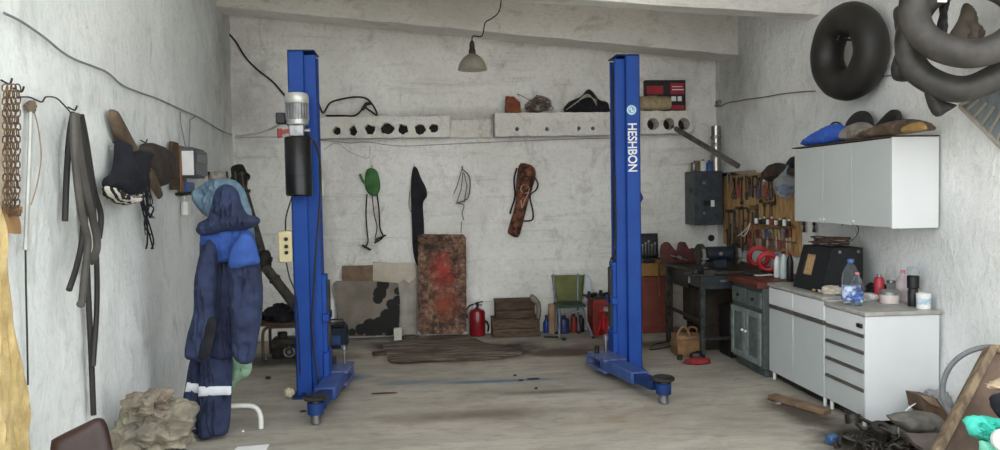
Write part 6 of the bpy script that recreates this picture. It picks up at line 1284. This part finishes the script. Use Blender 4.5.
# on top of it
px_ = at(721.5, 150, 8.66).x; m = MB(); zt0 = z1+.003; zt1 = at(721, 126, 8.66).z; r = 5.3*8.66/F
T = thing('flue_pipe', 'shiny stainless steel flue pipe standing on the corner locker', 'pipe', (px_, 8.66, zt0))
px_ = min(px_, XR-r-.02)
m = MB(); m.lathe([(r*.93, 0), (r*.93, zt1-zt0), (r*.86, zt1-zt0), (r*.86, .01)], (px_, 8.66, zt0), seg=28); part('tube', m, M('stainless', '9b9790', 'b3afa8', rough=.25, metal=.9, scale=4), T)
for f_ in (.3, .55, .72): m = MB(); m.lathe([(r*.935, 0), (r*1.02, .006), (r*1.02, .03), (r*.935, .036)], (px_, 8.66, zt0+(zt1-zt0)*f_), seg=28); part('clamp_band', m, STEEL, T)
for k, (px, h, w, mt, lab) in enumerate(((691, 9, 3.2, STEEL, 'small silver tin on the corner locker, farthest from the flue'), (697, 11, 3.2, M('rusty tin', '6a5138', '8c7254', rough=.6), 'rusty brown tin on the corner locker'), (703, 12, 3.4, WPLAST, 'white plastic bottle on the corner locker'), (709, 11, 3.2, CBLUE, 'blue little bottle on the corner locker beside the flue'))):
    p = at(px, 168, 8.68); p = V((max(p.x, x0+.05), 8.68, z1+.002)); s_ = 8.68/F; bottle('bottle' if k > 1 else 'tin', p, w*s_, h*s_, mt, BLACK if k > 1 else STEEL, lab, 'bottle' if k > 1 else 'tin', None if k > 1 else [(.95, 0), (1, .03), (1, .9), (.94, .95)], None, 'cap' if k > 1 else 'lid')
# white socket board under the locker
a, b1 = FB.ab(707, 226, .03); a1, b0 = FB.ab(722, 250, .03); a1 = min(a1, XR-.02); m = MB(); T = thing('socket_board', 'white board with black socket below the corner locker', 'socket board', FB.p((a+a1)/2, b0, .01)); m.fbox(FB, a, a1, b0, z0-.004, .004, .03, .004); part('board', m, PAPER, T)
a2, b2 = FB.ab(711, 238, .03); m = MB(); m.cyl(FB.p(a2, b2, .03), FB.p(a2, b2, .05), .04, 20, .006); sk = part('socket', m, BLACK, T); m = MB(); m.cyl(FB.p(a2, b2, .0505), FB.p(a2, b2, .053), .026, 18); part('socket_face', m, IRON, sk)
# wires on this wall
cable('cable', FR, [(697, 101), (704, 102), (712, 104), (718, 107), (727, 103), (738, 101), (750, 99), (765, 97), (782, 94), (800, 92), (815, 91)], .006, M('brown cable', '6a5a4c', rough=.7, bump=0), 'thin brown cable running from the corner to the big inner tube', .01)
cable('cable', FR, [(878, 78), (885, 76), (897, 75)], .006, CG, 'short dark cable between the hanging inner tubes', .01)
m = MB(); a, b = FR.ab(719, 103, .01); m.fbox(FR, a-.05, a+.06, b-.03, b+.03, .004, .04, .008); solo('junction_box', m, M('dusty junction box', '6f6b64', '88837b', rough=.8), 'small dusty junction box on the cable near the corner', 'junction box')
# ---------------- inner tubes
hookm = IRON
yc = FR.hit(848, 52, .17).y; zc_ = FR.hit(848, 52, .17).z
IT = M('black inner tube', '171615', '2c2927', rough=.5, scale=3, contrast=.25, bump=.05)
T = thing('inner_tube', 'big black inner tube hanging alone above the wall cabinet', 'inner tube', (XR-.14, yc, zc_-.38))
m = MB(); m.torus((XR-.17, yc, zc_), .248, .128, (1, .16, .05), 64, 24, .04, 2, 1, 1.02); part('tube', m, IT, T, sharp=80)
m = MB(); p = V((XR-.2, yc, zc_))+V((-.06, -.03, .1)); m.tube([p+V((.0, .0, .02)), p+V((-.02, -.02, .0)), p+V((-.03, -.03, -.015))], .007, 8); part('valve', m, STEEL, T)
pk = V((0, yc, 0)); m = MB(); m.tube([(XR-.005, pk.y, zc_+.095), (XR-.31, pk.y, zc_+.095), (XR-.32, pk.y, zc_+.115)], .009, 8); solo('wall_hook', m, IRON, 'long iron peg carrying the big single inner tube', 'hook')
# cluster
GT1 = M('grey dusty inner tube', '232221', '514d49', rough=.55, scale=5, contrast=.2, bump=.05)
cy = 3.95
c = at(973, 0, cy); s_ = cy/F
m = MB(); m.torus((c.x, cy, c.z), 56*s_, 15.5*s_, (-.5, -.85, -.05), 64, 20, .05, 3, .9, 1); solo('inner_tube', m, GT1, 'grey inner tube on top of the cluster at the doorway wall', 'inner tube', sharp=80)
c2 = at(966, 37, cy+.17); m = MB(); m.torus((c2.x, cy+.17, c2.z), 54*(cy+.17)/F, 14*(cy+.17)/F, (-.5, -.85, -.05), 64, 18, .08, 7, .8, 1); solo('inner_tube', m, M('grey black inner tube', '1e1e1d', '454340', rough=.5, scale=5, contrast=.2, bump=.05), 'half-deflated grey inner tube hanging lowest in the cluster', 'inner tube', sharp=80)
f6 = FY(cy+.44); m = MB(); m.puff(f6, f6.abs([(893, 10), (903, 3), (916, -6), (926, 4), (916, 20), (912, 45), (918, 62), (914, 78), (902, 82), (892, 78), (891, 66), (897, 45), (894, 25)]), 0, .05, .014, .5, .015, wr=.03, ws=7, sd=3); solo('inner_tube', m, RUB, 'flat black inner tube folded behind the cluster', 'inner tube')
m = MB(); f7 = FY(cy+.30); m.puff(f7, f7.abs([(924, 92), (935, 99), (952, 104), (955, 106), (946, 112), (936, 117), (928, 107)]), 0, .03, .012, .5, .012, wr=.02, ws=9); solo('rubber_flap', m, RUB, 'pointed black rubber flap hanging below the tube cluster', 'rubber flap')
m = MB(); f8 = FY(cy+.34); m.puff(f8, f8.abs([(944, 44), (950, 33), (958, 20), (963, 4), (970, 8), (976, 22), (982, 33), (976, 44), (966, 48), (952, 48)]), 0, .05, .014, .5, .015, wr=.05, ws=7, sd=9); solo('rubber_boot_liner', m, M('brown dusty rubber', '4a4138', '6c6156', rough=.7, scale=5), 'brown dusty rubber flap inside the ring of the top tube', 'rubber flap')
m = MB(); f9 = FY(cy+.32); m.puff(f9, f9.abs([(938, -6), (948, -6), (946, 15), (944, 36), (938, 44), (934, 34), (939, 15)]), 0, .03, .014, .5, .012, wr=.03, ws=7); solo('rubber_strip', m, RUB, 'black rubber strip hanging through the ring of the top tube', 'rubber strip')
pz = at(962, -24, cy); m = MB(); m.tube([(XR-.004, cy+.05, pz.z), (at(945, 0, cy).x, cy+.02, pz.z), (at(940, 0, cy).x, cy+.02, pz.z+.05)], .014, 8); solo('wall_hook', m, IRON, 'thick iron peg carrying the cluster of inner tubes', 'hook')
p = at(943, 1.5, cy-.09); m = MB(); m.cbox((p.x, cy-.085, p.z+.012), (.055, .01, .03), Euler((.2, 0, .1)).to_matrix(), .002); solo('paper_tag', m, PAPER, 'small white paper tag on the upper tube of the cluster', 'tag')
# tilted rack on the wall
q = [FR.ab(x, y, .05) for x, y in ((958, 106), (1000, 148), (1030, 150), (1030, 84), (984, 88))]
T = thing('wall_rack', 'tilted grey slatted rack leaning on the wall below the tube cluster', 'rack', FR.p(*q[1], .03)); m = MB(); m.slab(FR, q, .01, .022); part('panel', m, M('grey blue panel', '6d767b', '868f93', rough=.5), T)
for i in range(5):
    a, b = V((*q[i], 0)), V((*q[(i+1) % 5], 0)); m = MB(); m.bar(FR.p(a.x, a.y, .035), FR.p(b.x, b.y, .035), .025, .025, FR.n); part('rim', m, M('grey beige rim', '8d887e', 'a29d93', rough=.6), T)
A0, A1 = V((*q[0], 0)), V((*q[1], 0)); B0, B1 = V((*q[4], 0)), V((*q[3], 0))
for i in range(5):
    f_ = (i+.7)/5.5; a = A0.lerp(A1, f_); b = B0.lerp(B1, f_); m = MB(); m.bar(FR.p(a.x, a.y, .03), FR.p(a.x+(b.x-a.x)*.5, a.y+(b.y-a.y)*.5, .03), .02, .012, FR.n); part('slat', m, M('grey beige rim', '8d887e'), T)
# ================================================================== junk by the doorway and on the floor
# dark warped sheet on the floor
def wavy(pts, zbase, th, mat, name, label, cat, amp=.02, sd=0, cell=.03, fn=None, edge=.012):
    fr = FZ(0); ab = [(flo(x, y).x, flo(x, y).y) for x, y in pts]
    m = MB(); m.puff(fr, ab, zbase, th, cell, 0, edge, width=.03, wr=0, smooth=2, bend=fn or (lambda a, b: amp*max(0, noise.noise(V((a*2+sd, b*3, sd)))+.4)))
    return solo(name, m, mat, label, cat)
t = NT('burnt plywood'); t.b.inputs['Roughness'].default_value = .8
c = t.ramp(t.noise(t.mapped((.6, 4, 1)), 3, 8, .75, .6), [(.34, '261f19'), (.47, '50453a'), (.57, '7f7364'), (.7, 'a69c8d')]); t.col(c); t.bump(t.noise(t.mapped((.6, 4, 1)), 9, 6), .4)
wavy([(383, 345), (412, 341), (440, 338), (468, 337), (478, 341), (492, 345), (518, 352), (519, 356), (484, 361), (455, 361), (425, 363), (393, 364.5), (388, 357)], .002, .003, t.m, 'burnt_sheet', 'dark warped plywood sheet lying on the floor between the lift posts', 'sheet', .022, 3, edge=.005)
p = flo(379, 355); m = MB(); m.cbox((p.x, p.y, .016), (.13, .12, .03), Euler((0, 0, .2)).to_matrix(), .005); solo('wood_block', m, W2, 'small dark wood block beside the dark warped sheet', 'block')
random.seed(21)
for k, (x, y, w, l, lab) in enumerate(((515, 376, .03, .02, 'dark chip on the floor, nearest the dark warped sheet'), (521, 381, .05, .02, 'dark flat chip on the floor before the red jack stand'), (533, 379.5, .12, .03, 'longest dark chip on the bluish floor patch'), (536, 389, .03, .03, 'small dark pebble on the floor below the longest chip'), (384, 394, .22, .015, 'thin dark stick on the floor beside the motor post arm'), (303, 412, .05, .02, 'small dark shard on the floor before the tape roll'), (243, 432, .02, .02, 'tiny white crumb on the floor before the trousers'), (559, 421, .1, .02, 'thin pale sliver on the open floor'), (778, 404, .05, .04, 'grey pebble on the floor before the base cabinet'), (724, 372, .08, .03, 'pale scrap of wood at the foot of the grey cupboard'), (738, 380, .06, .03, 'second pale scrap along the foot of the grey cupboard'))):
    p = flo(x, y); m = MB(); m.blob((p.x, p.y, .006), (w/2, l/2, .008), .3, 2, k, 3, .0008); solo('floor_scrap', m, [IRON, IRON, IRON, IRON, WOODD, IRON, PAPER, GREYC, GREYC, GREYC, GREYC][k], lab, 'scrap')
# tangle of black parts before the drawer unit
p0 = flo(868, 440); T = None
m = MB(); random.seed(8)
for k in range(26):
    c = V((p0.x+random.uniform(-.16, .10), p0.y+random.uniform(-.4, -.06), .0)); pts = []
    aa = random.uniform(0, 6.28)
    for i in range(6): aa += random.uniform(-.9, .9); c = c+V((.06*math.cos(aa), .06*math.sin(aa), 0)); pts.append((c.x, c.y, .012+abs(.05*math.sin(i*1.3+k))))
    m.tube(pts, random.choice([.006, .009, .012]), 6, sm=4)
solo('cable_tangle', m, GREASE, 'heap of greasy black cables on the floor before the drawer unit', 'cables')
for k, (x, y, r, h, lab, ax) in enumerate(((852, 436, .05, .06, 'greasy black hub lying in the cable heap before the drawers', (0, .3, 1)), (878, 446, .06, .05, 'round greasy bearing ring at the doorway end of the cable heap', (0, -.5, 1)))):
    p = flo(x, y); m = MB(); m.lathe([(r*.4, 0), (r, .0), (r, h), (r*.45, h), (r*.4, 0)], (p.x, p.y-.02, .09), ax, 24); solo(['hub', 'bearing_ring'][k], m, DSTEEL, lab, ['hub', 'ring'][k])
p = flo(832, 444); m = MB(); m.cbox((p.x+.0, p.y, .032), (.075, .06, .06), Euler((0, 0, .3)).to_matrix(), .01); m.cyl((p.x+.05, p.y, .03), (p.x+.12, p.y+.0, .03), .018, 12, .004); solo('blue_fitting', m, M('blue grey plastic', '2d4a6e', '40618a', rough=.5), 'small blue plastic fitting on the floor before the drawers', 'fitting')
a = flo(847, 431); b = flo(884, 449); m = MB(); m.bar((a.x-.02, a.y, .14), (b.x+.02, b.y-.1, .12), .03, .015); solo('metal_strip', m, DSTEEL, 'long grey metal strip lying across the greasy cable heap', 'strip')
# wire hoop, thin
p = flo(905, 440); s_ = 4.62/F
m = MB(); c = at(922, 428, 4.66); m.torus((c.x, 4.66, c.z), 30*s_, .005, (.15, -1, 0), 60, 6, .03, 2, ex=.95); solo('wire_hoop', m, CW, 'thin pale wire hoop leaning on the drawer unit side', 'hoop')
# rim hoop
c = at(994, 393, 4.1); m = MB(); m.torus((c.x, 4.1, c.z), 49*4.1/F, .016, (-.4, -.9, .1), 64, 10, .02, 5, ex=1.0); solo('rim_hoop', m, M('grey plastic hoop', '68686a', '828284', rough=.45), 'large grey tube hoop standing behind the wooden frame', 'hoop')
# wooden frame panel leaning by the wall
yl = 3.6
P0 = at(942, 436, yl); P1 = at(990, 345, yl+.14)
P0 = P0-(P1-P0)*.45; e = (P1-P0); u = V((.97, -.12, 0)).normalized()
W_ = .5; TH_ = .06
T = thing('framed_panel', 'old wooden frame with brown panel leaning at the doorway wall', 'panel', (P0.x+.1, P0.y, max(P0.z, 0)))
FRM = M('weathered frame wood', '57493a', '85735c', rough=.8, scale=5, stretch=(4, 4, 1), bump=.3); ed = e.normalized(); nn = u.cross(ed).normalized(); f_ = Fr(P0, u, ed); L_ = e.length
m = MB(); m.fbox(f_, 0, .05, -.0, L_, -TH_, .01, .004); part('stile', m, FRM, T); m = MB(); m.fbox(f_, .05, W_, L_-.05, L_, -TH_, .01, .004); part('top_rail', m, FRM, T)
m = MB(); m.fbox(f_, .05, W_, .03, L_-.05, -.045, -.03, .002); part('panel', m, M('dark brown panel', '4a3b30', '655244', rough=.7, scale=5), T)
m = MB(); m.fbox(f_, W_, W_+.05, 0, L_, -TH_, .01, .004); part('stile', m, FRM, T)
m = MB(); m.fbox(f_, .05, W_, 0.0, .03, -TH_, .01, .004); part('bottom_rail', m, FRM, T)
# box it rests on, out of the picture below
# brown carton with flaps and plastic bag
p = at(934, 412, 4.6); T = thing('brown_carton', 'dirty brown carton with open flap between drawer unit and wooden frame', 'carton', (p.x, 4.6, p.z-.08))
K = M('dirty brown card', '4c3b30', '66523f', rough=.85, scale=9)
f_ = FY(4.62); m = MB(); m.slab(f_, f_.abs([(917, 395), (933, 397), (947, 418), (945, 424), (929, 420), (920, 409)]), -.12, .04, rag=.003); part('body', m, K, T)
f_ = FY(4.57); m = MB(); m.slab(f_, f_.abs([(919, 394.5), (934, 398), (940, 407), (930, 404)]), -.0, .008); part('flap', m, M('pale brown card', '7a6654', '93806c', rough=.85), T)
m = MB(); p = at(936, 401, 4.76); m.blob((p.x, 4.76, p.z), (.1, .07, .075), .35, 2, 5, 4, None, True); solo('plastic_bag', m, M('cloudy grey plastic', 'b8bab8', rough=.2, trans=.5, ior=1.15, bump=.2), 'cloudy clear plastic bag behind the dirty brown carton', 'bag')
# flat grey sack and dark board under
m = MB(); f_ = FY(4.45); m.puff(f_, f_.abs([(900, 423), (908, 419), (920, 417), (936, 416), (948, 420), (952, 430), (944, 436), (918, 436), (906, 430)]), -.1, .05, .014, 2.2, .03, wr=.02, ws=12); solo('grey_cushion', m, M('grey sack cloth', '5b5852', '77736b', rough=.95, scale=9), 'flat grey cushion below the dirty brown carton', 'cushion')
a = at(904, 433, 4.3); b = at(1010, 436, 4.2)
m = MB(); m.sheet(None, [at(903, 433, 4.35), at(975, 434, 4.3), at(985, 455, 3.85), at(930, 455, 3.85)], .02, 24, 24, .02, 5, 2); solo('brown_tray', m, M('dull brown leather seat', '4f453e', '6e625a', rough=.5, scale=6), 'dull brown car seat pad lying before the wooden frame', 'pad')
m = MB(); m.box((at(926, 445, 4.35).x, 4.0, .0), (at(998, 445, 4.35).x-.02, 4.42, max(.12, at(930, 441, 4.35).z-.05)), .02); solo('junk_chest', m, GREASE, 'dark low chest under the junk at the doorway wall', 'chest')
# turquoise cloth, hat, ball
Yt = 3.42; m = MB(); f_ = FY(Yt); m.puff(f_, f_.abs([(965, 424), (968, 417), (977, 415), (992, 417), (1004, 420), (1008, 436), (1003, 450), (990, 452), (982, 441), (968, 434)]), 0, .05, .01, .8, .015, wr=.09, ws=13, sd=4); solo('turquoise_cloth', m, M('turquoise cloth', '2ba08d', '4cc0ad', rough=.9, scale=8), 'bright turquoise crumpled cloth on the doorway junk', 'cloth')
m = MB(); f_ = FY(Yt-.07); m.puff(f_, f_.abs([(979, 442), (988, 442), (998, 447), (1000, 462), (982, 462)]), 0, .03, .012, .8, .015, wr=.02, ws=14); solo('mint_cloth', m, M('mint cloth', '5aa88d', '79c2a8', rough=.9), 'mint green cloth tucked under the turquoise one', 'cloth')
p = at(1000, 440, Yt-.14); m = MB(); m.lathe([(0, 0), (.045, .002), (.052, .02), (.05, .04), (.035, .05), (.0, .045)], p, (-.2, -1, .3), 28); T = thing('round_container', 'white round plastic piece with blue centre beside the turquoise cloth', 'container', p); part('rim', m, WPLAST, T); m = MB(); m.lathe([(0, .046), (.024, .051), (.02, .056), (0, .056)], p, (-.2, -1, .3), 24); part('centre', m, M('deep blue plastic', '1f3474', rough=.4, bump=0), T, 'blue centre')
m = MB(); f_ = FY(Yt+.06); m.puff(f_, f_.abs([(986, 387), (996, 380), (1010, 375), (1022, 380), (1020, 391), (1004, 390)]), 0, .05, .012, 1, .01, wr=.01, ws=12); solo('straw_hat', m, M('pale straw', '96836a', 'b3a086', rough=.9, scale=30), 'pale brown hat brim resting on the wooden frame', 'hat')
m = MB(); f_ = FY(Yt+.02); m.puff(f_, f_.abs([(990, 396), (1004, 392), (1020, 396), (1020, 420), (1004, 420), (994, 412)]), 0, .05, .014, .8, .015, wr=.03, ws=9); solo('dark_cloth', m, M('dark navy cloth', '15151c', '24242e', rough=.95), 'dark navy cloth between hat brim and turquoise cloth', 'cloth')

bz_ = at(985, 459, 3.4).z; bx_ = at(966, 440, 3.4).x
T = thing('storage_box', 'plain grey box carrying the turquoise and mint cloths', 'box', (bx_+.15, 3.37, 0)); m = MB(); m.box((bx_, 3.18, .003), (bx_+.36, 3.40, bz_-.03), .01); part('body', m, GREYC, T); m = MB(); m.box((bx_-.008, 3.172, bz_-.029), (bx_+.368, 3.408, bz_-.012), .006); part('lid', m, GREYC, T)
